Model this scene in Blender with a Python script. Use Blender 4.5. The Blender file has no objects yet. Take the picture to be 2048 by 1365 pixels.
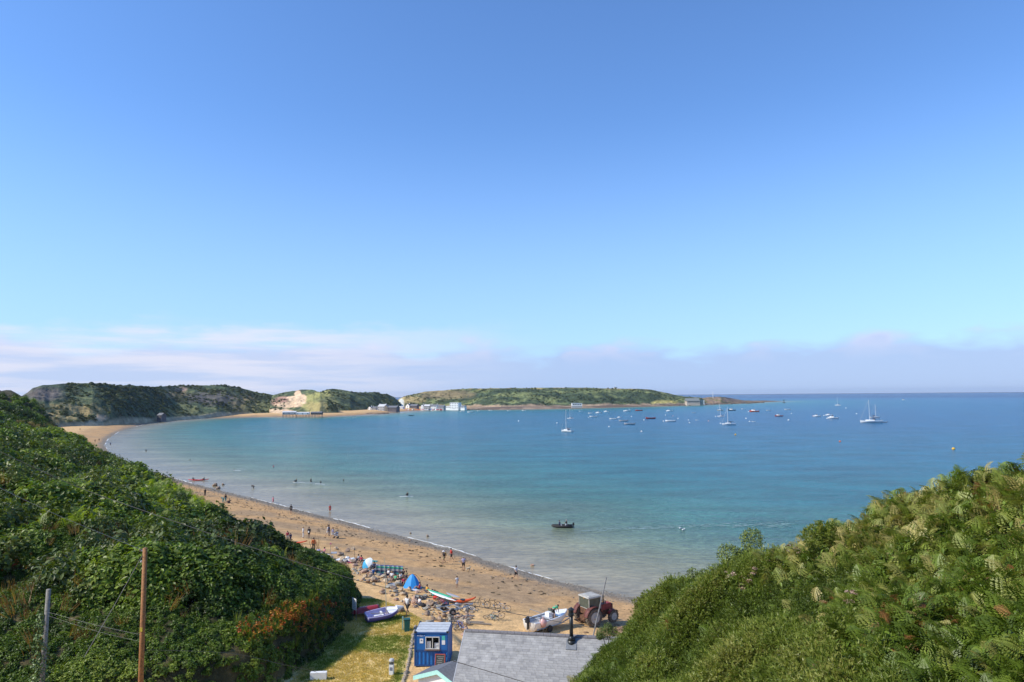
import bpy, bmesh, math, random
import numpy as np
from mathutils import Vector, Matrix, Quaternion
from mathutils import noise as mnoise
random.seed(7); rng = np.random.default_rng(7)
S = bpy.context.scene; C = S.collection
R = math.radians; PI = math.pi

# ---------------------------------------------------------------- camera, light, exposure
H = 23.5; F = 1365.0; PITCH = math.atan(107.0/F); ROLL = R(0.5)
_f = Vector((0, math.cos(PITCH), math.sin(PITCH))); _r = Vector((1, 0, 0)); _u = Vector((0, -math.sin(PITCH), math.cos(PITCH)))
rr = _r*math.cos(ROLL) - _u*math.sin(ROLL); uu = _u*math.cos(ROLL) + _r*math.sin(ROLL)
cd = bpy.data.cameras.new('camera'); cam = bpy.data.objects.new('camera', cd); C.objects.link(cam)
cam.matrix_world = Matrix(((rr.x, uu.x, -_f.x, 0), (rr.y, uu.y, -_f.y, 0), (rr.z, uu.z, -_f.z, H), (0, 0, 0, 1)))
cd.sensor_width = 36; cd.lens = 36*F/2048; cd.clip_start = 0.5; cd.clip_end = 60000
S.camera = cam

def ray(px, py):
    return _f + rr*((px-1024)/F) - uu*((py-682.5)/F)
def P(px, py, z=0.0):            # where the ray through a pixel of the photograph meets the level z
    d = ray(px, py); k = (z-H)/d.z
    return Vector((d.x*k, d.y*k, z))
def Q(px, py, y):                # the point of that ray at depth y
    d = ray(px, py); k = y/d.y
    return Vector((d.x*k, y, H+d.z*k))

SUN_EL = R(42); SUN_AZ = R(-17)
to_sun = Vector((-math.cos(SUN_AZ)*math.cos(SUN_EL), math.sin(SUN_AZ)*math.cos(SUN_EL), math.sin(SUN_EL)))
sl = bpy.data.lights.new('sun', 'SUN'); so = bpy.data.objects.new('sun', sl); C.objects.link(so)
sl.energy = 5.0; sl.angle = R(0.55); sl.color = (1.0, 0.935, 0.81)
so.rotation_euler = to_sun.to_track_quat('Z', 'Y').to_euler()
S.view_settings.view_transform = 'Standard'; S.view_settings.look = 'None'
S.view_settings.exposure = 0.06; S.view_settings.gamma = 1; S.view_settings.use_curve_mapping = False

def N(nt, typ, **kw):
    n = nt.nodes.new(typ)
    for k, v in kw.items():
        if k in n.inputs.keys(): n.inputs[k].default_value = v
        else: setattr(n, k, v)
    return n
def L(nt, a, b): nt.links.new(a, b)
def mathn(nt, op, a, b=None, clamp=False):
    n = nt.nodes.new('ShaderNodeMath'); n.operation = op; n.use_clamp = clamp
    for i, v in enumerate((a, b)):
        if v is None: continue
        if isinstance(v, (int, float)): n.inputs[i].default_value = v
        else: L(nt, v, n.inputs[i])
    return n.outputs[0]
def mixc(nt, fac, a, b, mode='MIX'):
    n = nt.nodes.new('ShaderNodeMix'); n.data_type = 'RGBA'; n.blend_type = mode
    for s, v in ((0, fac), (6, a), (7, b)):
        if isinstance(v, (int, float)): n.inputs[s].default_value = v
        elif isinstance(v, (tuple, list)): n.inputs[s].default_value = (*v[:3], 1)
        else: L(nt, v, n.inputs[s])
    return n.outputs[2]
def maprange(nt, v, a, b, c=0.0, d=1.0, smooth=True):
    n = nt.nodes.new('ShaderNodeMapRange'); n.interpolation_type = 'SMOOTHSTEP' if smooth else 'LINEAR'
    L(nt, v, n.inputs[0])
    for i, x in enumerate((a, b, c, d)): n.inputs[i+1].default_value = x
    return n.outputs[0]

W = bpy.data.worlds.new('World'); S.world = W; W.use_nodes = True
wt = W.node_tree; wt.nodes.clear()
sky = N(wt, 'ShaderNodeTexSky', sky_type='NISHITA', sun_disc=False)
sky.sun_elevation = SUN_EL; sky.sun_rotation = math.atan2(to_sun.x, to_sun.y)
sky.altitude = 0; sky.air_density = 1.0; sky.dust_density = 0.25; sky.ozone_density = 3.0
SKY = 0.12
tc = N(wt, 'ShaderNodeTexCoord'); sep = N(wt, 'ShaderNodeSeparateXYZ'); L(wt, tc.outputs['Generated'], sep.inputs[0])
el = sep.outputs[2]
mp = N(wt, 'ShaderNodeMapping'); mp.inputs['Scale'].default_value = (1.6, 1.6, 22); L(wt, tc.outputs['Generated'], mp.inputs[0])
n1 = N(wt, 'ShaderNodeTexNoise', Scale=2.6, Detail=5.0, Roughness=0.55); L(wt, mp.outputs[0], n1.inputs['Vector'])
mp2 = N(wt, 'ShaderNodeMapping'); mp2.inputs['Scale'].default_value = (3, 3, 9); mp2.inputs['Location'].default_value = (4.1, 2.2, 0); L(wt, tc.outputs['Generated'], mp2.inputs[0])
n2 = N(wt, 'ShaderNodeTexNoise', Scale=3.4, Detail=7.0, Roughness=0.5); L(wt, mp2.outputs[0], n2.inputs['Vector'])
# distant cloud bank: its upper edge wanders with the noise
edge = mathn(wt, 'MULTIPLY', mathn(wt, 'SUBTRACT', n2.outputs[0], 0.5), 0.085)
e2 = mathn(wt, 'SUBTRACT', el, edge)
bank = maprange(wt, e2, 0.078, 0.050)
side = maprange(wt, sep.outputs[0], 0.10, -0.38)           # towards the sun the veil is higher and whiter
veil = mathn(wt, 'MULTIPLY', maprange(wt, e2, 0.105, 0.075), side)
streak = maprange(wt, n1.outputs[0], 0.34, 0.60)
veil = mathn(wt, 'MULTIPLY', veil, mathn(wt, 'ADD', mathn(wt, 'MULTIPLY', streak, 0.7), 0.25))
puff = mathn(wt, 'MULTIPLY', maprange(wt, n2.outputs[0], 0.47, 0.66), maprange(wt, e2, 0.03, 0.06))
base = mixc(wt, 1.0, sky.outputs[0], (1.04, 1.38, 1.80), 'MULTIPLY')
base = mixc(wt, maprange(wt, el, 0.0, 0.40, 0.66, 0.0), base, (3.6, 5.45, 8.4))
bankcol = mixc(wt, puff, (3.6, 4.65, 7.15), (5.3, 5.6, 7.6))
c1 = mixc(wt, mathn(wt, 'MULTIPLY', bank, 0.80), base, bankcol)
c2 = mixc(wt, mathn(wt, 'MULTIPLY', veil, 0.8), c1, (6.8, 6.8, 7.8))
bg = N(wt, 'ShaderNodeBackground', Strength=SKY); L(wt, c2, bg.inputs[0])
wo = N(wt, 'ShaderNodeOutputWorld'); L(wt, bg.outputs[0], wo.inputs[0])

# ---------------------------------------------------------------- materials
_m = {}
def mat(name, col, rough=0.6, var=0.12, scale=8.0, bump=0.0, metal=0.0, spec=0.5, emit=None):
    if name in _m: return _m[name]
    m = bpy.data.materials.new(name); m.use_nodes = True; nt = m.node_tree; b = nt.nodes['Principled BSDF']
    t = N(nt, 'ShaderNodeTexCoord'); n = N(nt, 'ShaderNodeTexNoise', Scale=scale, Detail=5.0); L(nt, t.outputs['Object'], n.inputs['Vector'])
    f = maprange(nt, n.outputs[0], 0.25, 0.75, 1-var*2, 1+var, False)
    h = N(nt, 'ShaderNodeVectorMath', operation='SCALE'); h.inputs[0].default_value = col[:3]; L(nt, f, h.inputs['Scale'])
    L(nt, h.outputs[0], b.inputs['Base Color'])
    b.inputs['Roughness'].default_value = rough; b.inputs['Metallic'].default_value = metal
    b.inputs['Specular IOR Level'].default_value = spec
    if bump:
        bn = N(nt, 'ShaderNodeBump', Strength=bump, Distance=0.05); L(nt, n.outputs[0], bn.inputs['Height']); L(nt, bn.outputs[0], b.inputs['Normal'])
    _m[name] = m; return m

def leafmat(name, cols, trans=0.35, patch=0.25, rough=0.45, dark=1.0):
    """foliage: colour varies by plant (tint) and in patches over the hillside"""
    m = bpy.data.materials.new(name); m.use_nodes = True; nt = m.node_tree; nt.nodes.clear()
    a = N(nt, 'ShaderNodeAttribute', attribute_type='INSTANCER', attribute_name='tint')
    cr = N(nt, 'ShaderNodeValToRGB'); el_ = cr.color_ramp.elements
    while len(el_) < len(cols): el_.new(0.5)
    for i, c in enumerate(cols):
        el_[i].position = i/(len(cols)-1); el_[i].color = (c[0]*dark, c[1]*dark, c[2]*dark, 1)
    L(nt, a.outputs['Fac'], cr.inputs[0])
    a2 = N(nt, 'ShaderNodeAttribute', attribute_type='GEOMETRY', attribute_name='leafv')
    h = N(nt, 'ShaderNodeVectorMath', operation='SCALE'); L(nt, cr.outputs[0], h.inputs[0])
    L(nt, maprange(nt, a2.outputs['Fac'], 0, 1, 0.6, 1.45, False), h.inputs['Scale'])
    d = N(nt, 'ShaderNodeBsdfPrincipled', Roughness=rough); d.inputs['Specular IOR Level'].default_value = 0.3
    L(nt, h.outputs[0], d.inputs['Base Color'])
    t = N(nt, 'ShaderNodeBsdfTranslucent'); tcol = mixc(nt, 1.0, h.outputs[0], (1.5, 1.6, 0.5), 'MULTIPLY'); L(nt, tcol, t.inputs[0])
    mx = N(nt, 'ShaderNodeMixShader'); mx.inputs[0].default_value = trans
    L(nt, d.outputs[0], mx.inputs[1]); L(nt, t.outputs[0], mx.inputs[2])
    o = N(nt, 'ShaderNodeOutputMaterial'); L(nt, mx.outputs[0], o.inputs[0])
    return m

# ---------------------------------------------------------------- mesh helpers
class MB:
    def __init__(s): s.v = []; s.f = []
    def add(s, vs, fs, M=None):
        o = len(s.v)
        s.v += [tuple(M @ Vector(v)) if M is not None else tuple(v) for v in vs]
        s.f += [tuple(i+o for i in f) for f in fs]; return s
    def box(s, c, d, rz=0, M=None, taper=1.0):
        x, y, z = d[0]/2, d[1]/2, d[2]/2; ca, sa = math.cos(rz), math.sin(rz); vs = []
        for k in (-1, 1):
            t = taper if k > 0 else 1
            for i, j in ((-1, -1), (1, -1), (1, 1), (-1, 1)):
                a, b = i*x*t, j*y*t
                vs.append((c[0]+a*ca-b*sa, c[1]+a*sa+b*ca, c[2]+k*z))
        return s.add(vs, [(3, 2, 1, 0), (4, 5, 6, 7), (0, 1, 5, 4), (1, 2, 6, 5), (2, 3, 7, 6), (3, 0, 4, 7)], M)
    def tube(s, pts, r, n=8, M=None, caps=True):
        pts = [Vector(p) for p in pts]; rs = r if isinstance(r, (list, tuple)) else [r]*len(pts)
        vs = []; fs = []
        for i, p in enumerate(pts):
            t = (pts[min(i+1, len(pts)-1)]-pts[max(i-1, 0)]).normalized()
            a = t.cross(Vector((0, 0, 1)) if abs(t.z) < .95 else Vector((1, 0, 0))).normalized(); b = t.cross(a)
            for k in range(n):
                th = 2*PI*k/n; vs.append(p+(a*math.cos(th)+b*math.sin(th))*rs[i])
        for i in range(len(pts)-1):
            for k in range(n):
                fs.append((i*n+k, i*n+(k+1) % n, (i+1)*n+(k+1) % n, (i+1)*n+k))
        if caps: fs += [tuple(range(n))[::-1], tuple(range((len(pts)-1)*n, len(pts)*n))]
        return s.add(vs, fs, M)
    def lathe(s, prof, n=14, M=None, c=(0, 0, 0)):
        vs = []; fs = []
        for r_, z in prof:
            for k in range(n):
                th = 2*PI*k/n; vs.append((c[0]+r_*math.cos(th), c[1]+r_*math.sin(th), c[2]+z))
        for i in range(len(prof)-1):
            for k in range(n): fs.append((i*n+k, i*n+(k+1) % n, (i+1)*n+(k+1) % n, (i+1)*n+k))
        fs += [tuple(range(n))[::-1], tuple(range((len(prof)-1)*n, len(prof)*n))]
        return s.add(vs, fs, M)
    def prism(s, poly, h0, h1, M=None):   # poly in xy
        n = len(poly); vs = [(p[0], p[1], h0) for p in poly]+[(p[0], p[1], h1) for p in poly]
        fs = [tuple(range(n))[::-1], tuple(range(n, 2*n))]+[(i, (i+1) % n, n+(i+1) % n, n+i) for i in range(n)]
        return s.add(vs, fs, M)
    def ball(s, c, r, n=10, m=6, sc=(1, 1, 1)):
        prof = [(max(1e-3, math.sin(PI*i/m)), -math.cos(PI*i/m)) for i in range(m+1)]
        vs = []; fs = []
        for a, z in prof:
            for k in range(n):
                th = 2*PI*k/n; vs.append((c[0]+r*sc[0]*a*math.cos(th), c[1]+r*sc[1]*a*math.sin(th), c[2]+r*sc[2]*z))
        for i in range(m):
            for k in range(n): fs.append((i*n+k, i*n+(k+1) % n, (i+1)*n+(k+1) % n, (i+1)*n+k))
        return s.add(vs, fs)
    def mesh(s, name):
        me = bpy.data.meshes.new(name); me.from_pydata(s.v, [], s.f); me.update(); return me
    def build(s, name, m, parent=None, smooth=False, loc=None, label=None):
        me = s.mesh(name)
        if smooth: me.polygons.foreach_set('use_smooth', [True]*len(me.polygons))
        o = bpy.data.objects.new(name, me)
        if m: me.materials.append(m)
        C.objects.link(o)
        if parent is not None: o.parent = parent
        if loc is not None: o.location = loc
        if label: o['label'] = label
        return o
def thing(name, label, cat, loc=(0, 0, 0), rz=0, group=None, sc=1):
    o = bpy.data.objects.new(name, None); C.objects.link(o); o.location = loc; o.rotation_euler = (0, 0, rz); o.scale = (sc, sc, sc)
    o.empty_display_size = .3
    return tag(o, label, cat, group)
def tag(o, label=None, cat=None, group=None, kind=None):
    if label: o['label'] = label
    if cat: o['category'] = cat
    if group: o['group'] = group
    if kind: o['kind'] = kind
    return o
def dup(root, loc, rz=None, label=None, group=None, sc=None):
    r = root.copy(); C.objects.link(r); r.location = loc
    if rz is not None: r.rotation_euler = (0, 0, rz)
    if sc: r.scale = (sc, sc, sc) if not isinstance(sc, tuple) else sc
    if label: r['label'] = label
    if group: r['group'] = group
    for ch in list(root.children):
        c = ch.copy(); C.objects.link(c); c.parent = r
        for g in list(ch.children):
            d = g.copy(); C.objects.link(d); d.parent = c
    return r

# ---------------------------------------------------------------- terrain functions
def seg_dist(x, y, pts, closed=False):
    d = np.full(x.shape, 1e9); n = len(pts)
    for i in range(n if closed else n-1):
        ax, ay = pts[i]; bx, by = pts[(i+1) % n]; dx, dy = bx-ax, by-ay; l2 = dx*dx+dy*dy+1e-9
        t = np.clip(((x-ax)*dx+(y-ay)*dy)/l2, 0, 1); d = np.minimum(d, np.hypot(x-ax-t*dx, y-ay-t*dy))
    return d
def inside(x, y, pts):
    r = np.zeros(x.shape, bool); n = len(pts)
    for i in range(n):
        ax, ay = pts[i]; bx, by = pts[(i+1) % n]
        if ay == by: continue
        cnd = ((ay > y) != (by > y)) & (x < (bx-ax)*(y-ay)/(by-ay)+ax); r ^= cnd
    return r
def sdist(x, y, pts): return np.where(inside(x, y, pts), 1, -1)*seg_dist(x, y, pts, True)
def sstep(a, b, v): t = np.clip((v-a)/(b-a), 0, 1); return t*t*(3-2*t)
def vnoise(x, y, sc, seed=0):       # cheap smooth value noise
    x = np.asarray(x, float)/sc+seed*17.3; y = np.asarray(y, float)/sc+seed*9.1
    xi = np.floor(x).astype(np.int64); yi = np.floor(y).astype(np.int64); fx = x-xi; fy = y-yi
    fx = fx*fx*(3-2*fx); fy = fy*fy*(3-2*fy)
    def h(a, b):
        k = (a*374761393+b*668265263+seed*1442695041) & 0xffffffff; k = ((k ^ (k >> 13))*1274126177) & 0xffffffff
        return ((k ^ (k >> 16)) & 0xffff)/65535.0
    return (h(xi, yi)*(1-fx)+h(xi+1, yi)*fx)*(1-fy)+(h(xi, yi+1)*(1-fx)+h(xi+1, yi+1)*fx)*fy
def fbm(x, y, sc, seed=0, o=4):
    r = 0; a = .5
    for i in range(o): r = r+a*vnoise(x, y, sc/2**i, seed+i); a *= .5
    return r/(1-.5**o)

shore_px = [(1310, 1203), (1200, 1182), (1100, 1160), (1000, 1130), (900, 1098), (850, 1085), (800, 1073), (700, 1047), (640, 1032), (580, 1017), (500, 996),
            (440, 982), (380, 967), (320, 949), (270, 932), (235, 917), (215, 903), (208, 890), (215, 878), (235, 865), (255, 857), (300, 847), (340, 843), (400, 838), (480, 835),
            (560, 834), (640, 834), (700, 832), (760, 828), (800, 824), (860, 820.5), (920, 819), (1000, 820), (1100, 818.5), (1200, 816), (1300, 813.5), (1380, 811),
            (1420, 809), (1470, 807.5), (1505, 805.5)]
shore = [tuple(P(*p)[:2]) for p in shore_px]
land = [(140, -400), (120, -60), (70, 40), (32, 66)]+shore+[(700, 1750), (420, 1800), (0, 1700), (-220, 1500), (-500, 1500), (-1500, 1500), (-1500, -400)]
hill_foot = [(-60, 24), (-30, 37), (-19, 42), (-16, 46), (-14.5, 52), (-14, 60), (-14.5, 66), (-19, 74), (-37, 103), (-71, 151), (-124, 215), (-166, 268), (-196, 303), (-211, 326), (-238, 350), (-300, 366)]
hill_poly = hill_foot+[(-500, 420), (-800, 300), (-800, 24)]
rh_poly = [(-30, -30), (-4, 0), (0, 12), (1.3, 22), (2.0, 30), (4.3, 32.5), (7.0, 33), (8.6, 28.5), (13.0, 24), (14.6, 19.5), (22, 12), (60, 0), (60, -30)]
SEA_S = None
def ground(x, y, rough=True, full=False):
    x = np.asarray(x, float); y = np.asarray(y, float)
    s = sdist(x, y, land)
    z = np.where(s < 0, np.maximum(s*0.07, -5), np.interp(s, [0, 18, 30, 60, 300], [0, 2.0, 2.9, 3.2, 4]))
    # lawn and yard platform
    yb = np.interp(x, [-40, -14, -8.5, -5.3, -3, 10, 30], [70, 67, 60.5, 56.5, 51, 47, 45])
    pl = sstep(yb+5.5, yb-0.5, y)*sstep(45, 25, x)
    z = np.where(s > 0, z+pl*np.maximum(0, 4.4-z), z)
    if rough: z = z+np.where(s > 0, (fbm(x, y, 5, 3)-.5)*0.22+(fbm(x, y, 1.2, 5)-.5)*0.10, 0)
    sh = sdist(x, y, hill_poly)
    k = np.interp(y, [80, 150, 240, 290, 320], [1.0, .9, 1.35, 2.5, 4.6])
    prof = np.interp(np.maximum(sh, 0)*k, [0, 1.2, 5, 15, 32, 50, 75, 120, 300], [0, 2.7, 4.1, 6.3, 11.2, 16.5, 20.5, 22.2, 24])+3.8*np.exp(-((x+248)/24)**2-((y-318)/30)**2)*np.clip(sh/10, 0, 1)
    prof = prof-2.4*sstep(67, 76, y)*sstep(16, 2, sh)*np.minimum(1, np.maximum(sh, 0)/1.2)*sstep(230, 180, y)
    lump = (fbm(x, y, 17, 11)-.5)*5.5*np.clip(sh/12, 0, 1)+(fbm(x, y, 5, 21, 3)-.5)*2.2*np.clip(sh/4, 0, 1)
    zh = z*0+np.minimum(z, 4.4)+prof+lump
    left = sh > 0; z = np.where(left, zh, z)
    # the hillside under the viewer
    sr = sdist(x, y, rh_poly)
    zr = 10.15+0.66*x-0.13*(y-20)+.75*sstep(7, 10, x)+.8*np.exp(-((x-8.1)/1.3)**2-((y-29)/4)**2)-.45*np.exp(-((x-4.6)/1.6)**2-((y-32)/4)**2)+.95*sstep(12, 15, x); zr = np.where(zr > 21.5, 21.5+(zr-21.5)*.3, zr)+(fbm(x, y, 4, 31)-.5)*1.5-1.25*np.maximum(0, -sr)
    zc = 21.8-np.maximum(0, np.hypot(x*.6, y+2)-3.2)*0.95
    zr = np.maximum(zr, zc)
    right = zr > z; z = np.maximum(z, zr)
    if full: return z, s, sh, sr, left, right, pl
    return z
def gz(x, y): return float(ground(np.array([x]), np.array([y]))[0])
def G(px, py, dz=0.0):      # the ground point seen at a pixel of the photograph
    d = ray(px, py); t0 = 12.0; prev = 1
    ks = np.concatenate([np.arange(12, 250, .25), np.arange(250, 2200, 2.0)])/d.y
    zz = ground(d.x*ks, d.y*ks); hh = H+d.z*ks; i = int(np.argmax(hh <= zz))
    if hh[i] > zz[i] or zz[i] < 0: return P(px, py, 0)+Vector((0, 0, dz))
    k = ks[i]; return Vector((d.x*k, d.y*k, float(zz[i])+dz))
def Gz(px, py, z): return P(px, py, z)

def grid_mesh(name, X, Y, Z, attrs=None, m=None, wrap=False, smooth=True):
    nr, nc = X.shape; v = np.stack([X, Y, Z], -1).reshape(-1, 3).astype(np.float32)
    i = np.arange(nr-1)[:, None]*nc+np.arange(nc-1)[None, :]
    q = np.stack([i, i+1, i+nc+1, i+nc], -1).reshape(-1, 4)
    if wrap:
        j = np.arange(nr-1)*nc; q = np.concatenate([q, np.stack([j+nc-1, j, j+nc, j+2*nc-1], -1)])
    me = bpy.data.meshes.new(name); me.vertices.add(len(v)); me.vertices.foreach_set('co', v.ravel())
    me.loops.add(q.size); me.polygons.add(len(q)); me.loops.foreach_set('vertex_index', q.ravel().astype(np.int32))
    me.polygons.foreach_set('loop_start', np.arange(0, q.size, 4, dtype=np.int32)); me.polygons.foreach_set('use_smooth', np.full(len(q), smooth))
    me.update(calc_edges=True)
    for k, a in (attrs or {}).items():
        if a.ndim == 3 or a.shape[-1] == 4:
            at = me.attributes.new(k, 'FLOAT_COLOR', 'POINT'); at.data.foreach_set('color', a.reshape(-1).astype(np.float32))
        else:
            at = me.attributes.new(k, 'FLOAT', 'POINT'); at.data.foreach_set('value', a.reshape(-1).astype(np.float32))
    if m: me.materials.append(m)
    o = bpy.data.objects.new(name, me); C.objects.link(o); return o

fine = np.radians(np.concatenate([np.arange(-180, -48, 4.0), np.arange(-48, 48.01, 0.25), np.arange(52, 180, 4.0)]))
def covermat(name, sc1, sc2, bump, dist, rough=.9, amt=.35):
    m = bpy.data.materials.new(name); m.use_nodes = True; nt = m.node_tree; b = nt.nodes['Principled BSDF']
    a = N(nt, 'ShaderNodeAttribute', attribute_name='cov'); g = N(nt, 'ShaderNodeNewGeometry')
    n = N(nt, 'ShaderNodeTexNoise', Scale=sc1, Detail=6.0, Roughness=.65); L(nt, g.outputs['Position'], n.inputs['Vector'])
    n_ = N(nt, 'ShaderNodeTexNoise', Scale=sc2, Detail=3.0, Roughness=.7); L(nt, g.outputs['Position'], n_.inputs['Vector'])
    f = mathn(nt, 'MULTIPLY', maprange(nt, n.outputs[0], .25, .75, 1-amt, 1+amt, False), maprange(nt, n_.outputs[0], .3, .7, 1-amt*.8, 1+amt*.6, False))
    h = N(nt, 'ShaderNodeVectorMath', operation='SCALE'); L(nt, a.outputs['Color'], h.inputs[0]); L(nt, f, h.inputs['Scale'])
    L(nt, h.outputs[0], b.inputs['Base Color']); b.inputs['Roughness'].default_value = rough; b.inputs['Specular IOR Level'].default_value = .2
    bn = N(nt, 'ShaderNodeBump', Strength=bump, Distance=dist); L(nt, n_.outputs[0], bn.inputs['Height']); L(nt, bn.outputs[0], b.inputs['Normal'])
    return m
def lerp3(a, b, t): t = np.clip(t, 0, 1)[..., None]; return a*(1-t)+np.array(b)*t

# ---- ground sheet
rad = np.exp(np.arange(math.log(2.0), math.log(2600), 0.0105)); rad = np.concatenate([rad, [3500, 5000, 9000, 13000]])
RR, TT = np.meshgrid(rad, fine, indexing='ij'); X = RR*np.sin(TT); Y = RR*np.cos(TT)
Z, s_, sh_, sr_, lf_, rt_, pl_ = ground(X, Y, full=True)
Z = np.where(RR > 2500, -6, Z)
n5 = fbm(X, Y, 9, 41); n6 = fbm(X, Y, 2.2, 44); n7 = vnoise(X*.35+Y*.9, Y*.2-X*.2, 3.0, 47)
cov = np.empty(X.shape+(3,)); cov[:] = (0.62, 0.40, 0.185)                           # dry sand
cov = lerp3(cov, (0.45, 0.265, 0.12), sstep(23, 13, s_+(n5-.5)*9)*(.75+.5*(n6-.5)))     # damp, pebbly sand
cov = lerp3(cov, (0.28, 0.205, 0.13), sstep(.56, .74, n7)*sstep(26, 14, s_)*.6)
cov = lerp3(cov, (0.20, 0.175, 0.14), sstep(4.2, 1.0, s_+(n6-.5)*2))
cov = lerp3(cov, (0.22, 0.18, 0.13), sstep(1, 0, s_))
lawn = [(-17, 30), (-17.5, 46), (-16.5, 52), (-16.2, 66), (-11.2, 67), (-7.8, 60.5), (-8.0, 56), (-7.4, 44), (-7.1, 30)]
ld = sdist(X+ (n6-.5)*.9, Y, lawn)
g_ = np.array((0.60, 0.44, 0.17))*np.ones(X.shape+(3,))
g_ = lerp3(g_, (0.27, 0.28, 0.06), sstep(.50, .66, fbm(X, Y, 3.2, 61))*.8)
g_ = lerp3(g_, (0.70, 0.52, 0.25), sstep(.58, .72, fbm(X, Y, 1.3, 63))*.7)
grass_w = sstep(-.4, .3, ld)
cov = cov*(1-grass_w[..., None])+g_*grass_w[..., None]
soil = np.array((0.055, 0.05, 0.022))*np.ones(X.shape+(3,)); soil = lerp3(soil, (.13, .10, .04), sstep(.5, .7, n6))
cov = np.where((lf_ | rt_)[..., None], soil, cov)
cov = np.concatenate([cov, np.ones(X.shape+(1,))], -1)
gm = covermat('ground_cover', .9, 5.0, .6, .16)
farrock = sstep(600, 900, Y)*sstep(-110, -40, X)
cov[..., :3] = lerp3(cov[..., :3], (.15, .105, .075), farrock)
cov[..., :3] = lerp3(cov[..., :3], (.34, .25, .17), farrock*sstep(.5, .62, fbm(X, Y, 22, 99))*sstep(3, 8, s_))
fs = sstep(430, 620, Y)*sstep(9, 4, s_)*(1-farrock); cov[..., :3] = lerp3(cov[..., :3], (.26, .19, .13), fs*.8)
go = tag(grid_mesh('ground', X, Y, Z, {'cov': cov}, gm, wrap=True), kind='structure')

# ---- water
rw = np.exp(np.arange(math.log(30), math.log(9000), 0.03)); RW, TW = np.meshgrid(rw, np.radians(np.arange(-180, 180, .75)), indexing='ij')
XW = RW*np.sin(TW); YW = RW*np.cos(TW); sw = -sdist(XW, YW, land)
wm = bpy.data.materials.new('sea_water'); wm.use_nodes = True; nt = wm.node_tree; b = nt.nodes['Principled BSDF']
a = N(nt, 'ShaderNodeAttribute', attribute_name='offshore'); ge = N(nt, 'ShaderNodeNewGeometry')
mpw = N(nt, 'ShaderNodeMapping'); mpw.inputs['Scale'].default_value = (1, 2.6, 1); mpw.inputs['Rotation'].default_value = (0, 0, R(12)); L(nt, ge.outputs['Position'], mpw.inputs[0])
big = N(nt, 'ShaderNodeTexNoise', Scale=.012, Detail=4.0); L(nt, mpw.outputs[0], big.inputs['Vector'])
sepw = N(nt, 'ShaderNodeSeparateXYZ'); L(nt, ge.outputs['Position'], sepw.inputs[0])
dd = mathn(nt, 'ADD', a.outputs['Fac'], mathn(nt, 'MULTIPLY', mathn(nt, 'SUBTRACT', big.outputs[0], .5), mathn(nt, 'MINIMUM', mathn(nt, 'MULTIPLY', a.outputs['Fac'], .8), 130.0)))
cr = N(nt, 'ShaderNodeValToRGB'); L(nt, maprange(nt, dd, 0, 2100, 0, 1, False), cr.inputs[0]); e = cr.color_ramp.elements
stops = [(0, (.27, .22, .135)), (.005, (.25, .23, .14)), (.012, (.155, .21, .14)), (.024, (.055, .20, .17)), (.046, (.010, .155, .19)), (.10, (.005, .128, .21)), (.2, (.005, .100, .21)), (.42, (.006, .088, .21)), (.5, (.003, .036, .12)), (1, (.003, .032, .115))]
while len(e) < len(stops): e.new(.5)
for i, (p, c_) in enumerate(stops): e[i].position = p; e[i].color = (*c_, 1)
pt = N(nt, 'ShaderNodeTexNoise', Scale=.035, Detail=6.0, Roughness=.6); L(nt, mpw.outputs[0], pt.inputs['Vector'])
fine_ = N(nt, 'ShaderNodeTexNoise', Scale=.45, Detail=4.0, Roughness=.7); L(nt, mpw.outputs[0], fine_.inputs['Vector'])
pf_ = mathn(nt, 'MULTIPLY', maprange(nt, pt.outputs[0], .3, .7, .74, 1.22), maprange(nt, fine_.outputs[0], .3, .7, .74, 1.26))  # wind streaks and light and dark wave facets painted into the water colour
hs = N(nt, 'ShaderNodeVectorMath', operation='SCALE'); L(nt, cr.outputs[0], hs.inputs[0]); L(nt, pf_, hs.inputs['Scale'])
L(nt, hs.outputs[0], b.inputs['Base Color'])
b.inputs['Roughness'].default_value = .22; b.inputs['IOR'].default_value = 1.33; b.inputs['Specular IOR Level'].default_value = .4
w1 = N(nt, 'ShaderNodeTexNoise', Scale=.75, Detail=4.0, Roughness=.6); L(nt, mpw.outputs[0], w1.inputs['Vector'])
w2 = N(nt, 'ShaderNodeTexNoise', Scale=.13, Detail=3.0, Roughness=.55); L(nt, mpw.outputs[0], w2.inputs['Vector'])
hh = mathn(nt, 'ADD', mathn(nt, 'MULTIPLY', w1.outputs[0], .6), mathn(nt, 'MULTIPLY', w2.outputs[0], .9))
calm = maprange(nt, a.outputs['Fac'], 0, 45, .12, 1.0)
bn = N(nt, 'ShaderNodeBump', Distance=2.2); L(nt, calm, bn.inputs['Strength']); L(nt, hh, bn.inputs['Height']); L(nt, bn.outputs[0], b.inputs['Normal'])
wob = grid_mesh('water', XW, YW, np.zeros_like(XW), {'offshore': sw}, wm, wrap=True); tag(wob, kind='structure')
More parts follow.
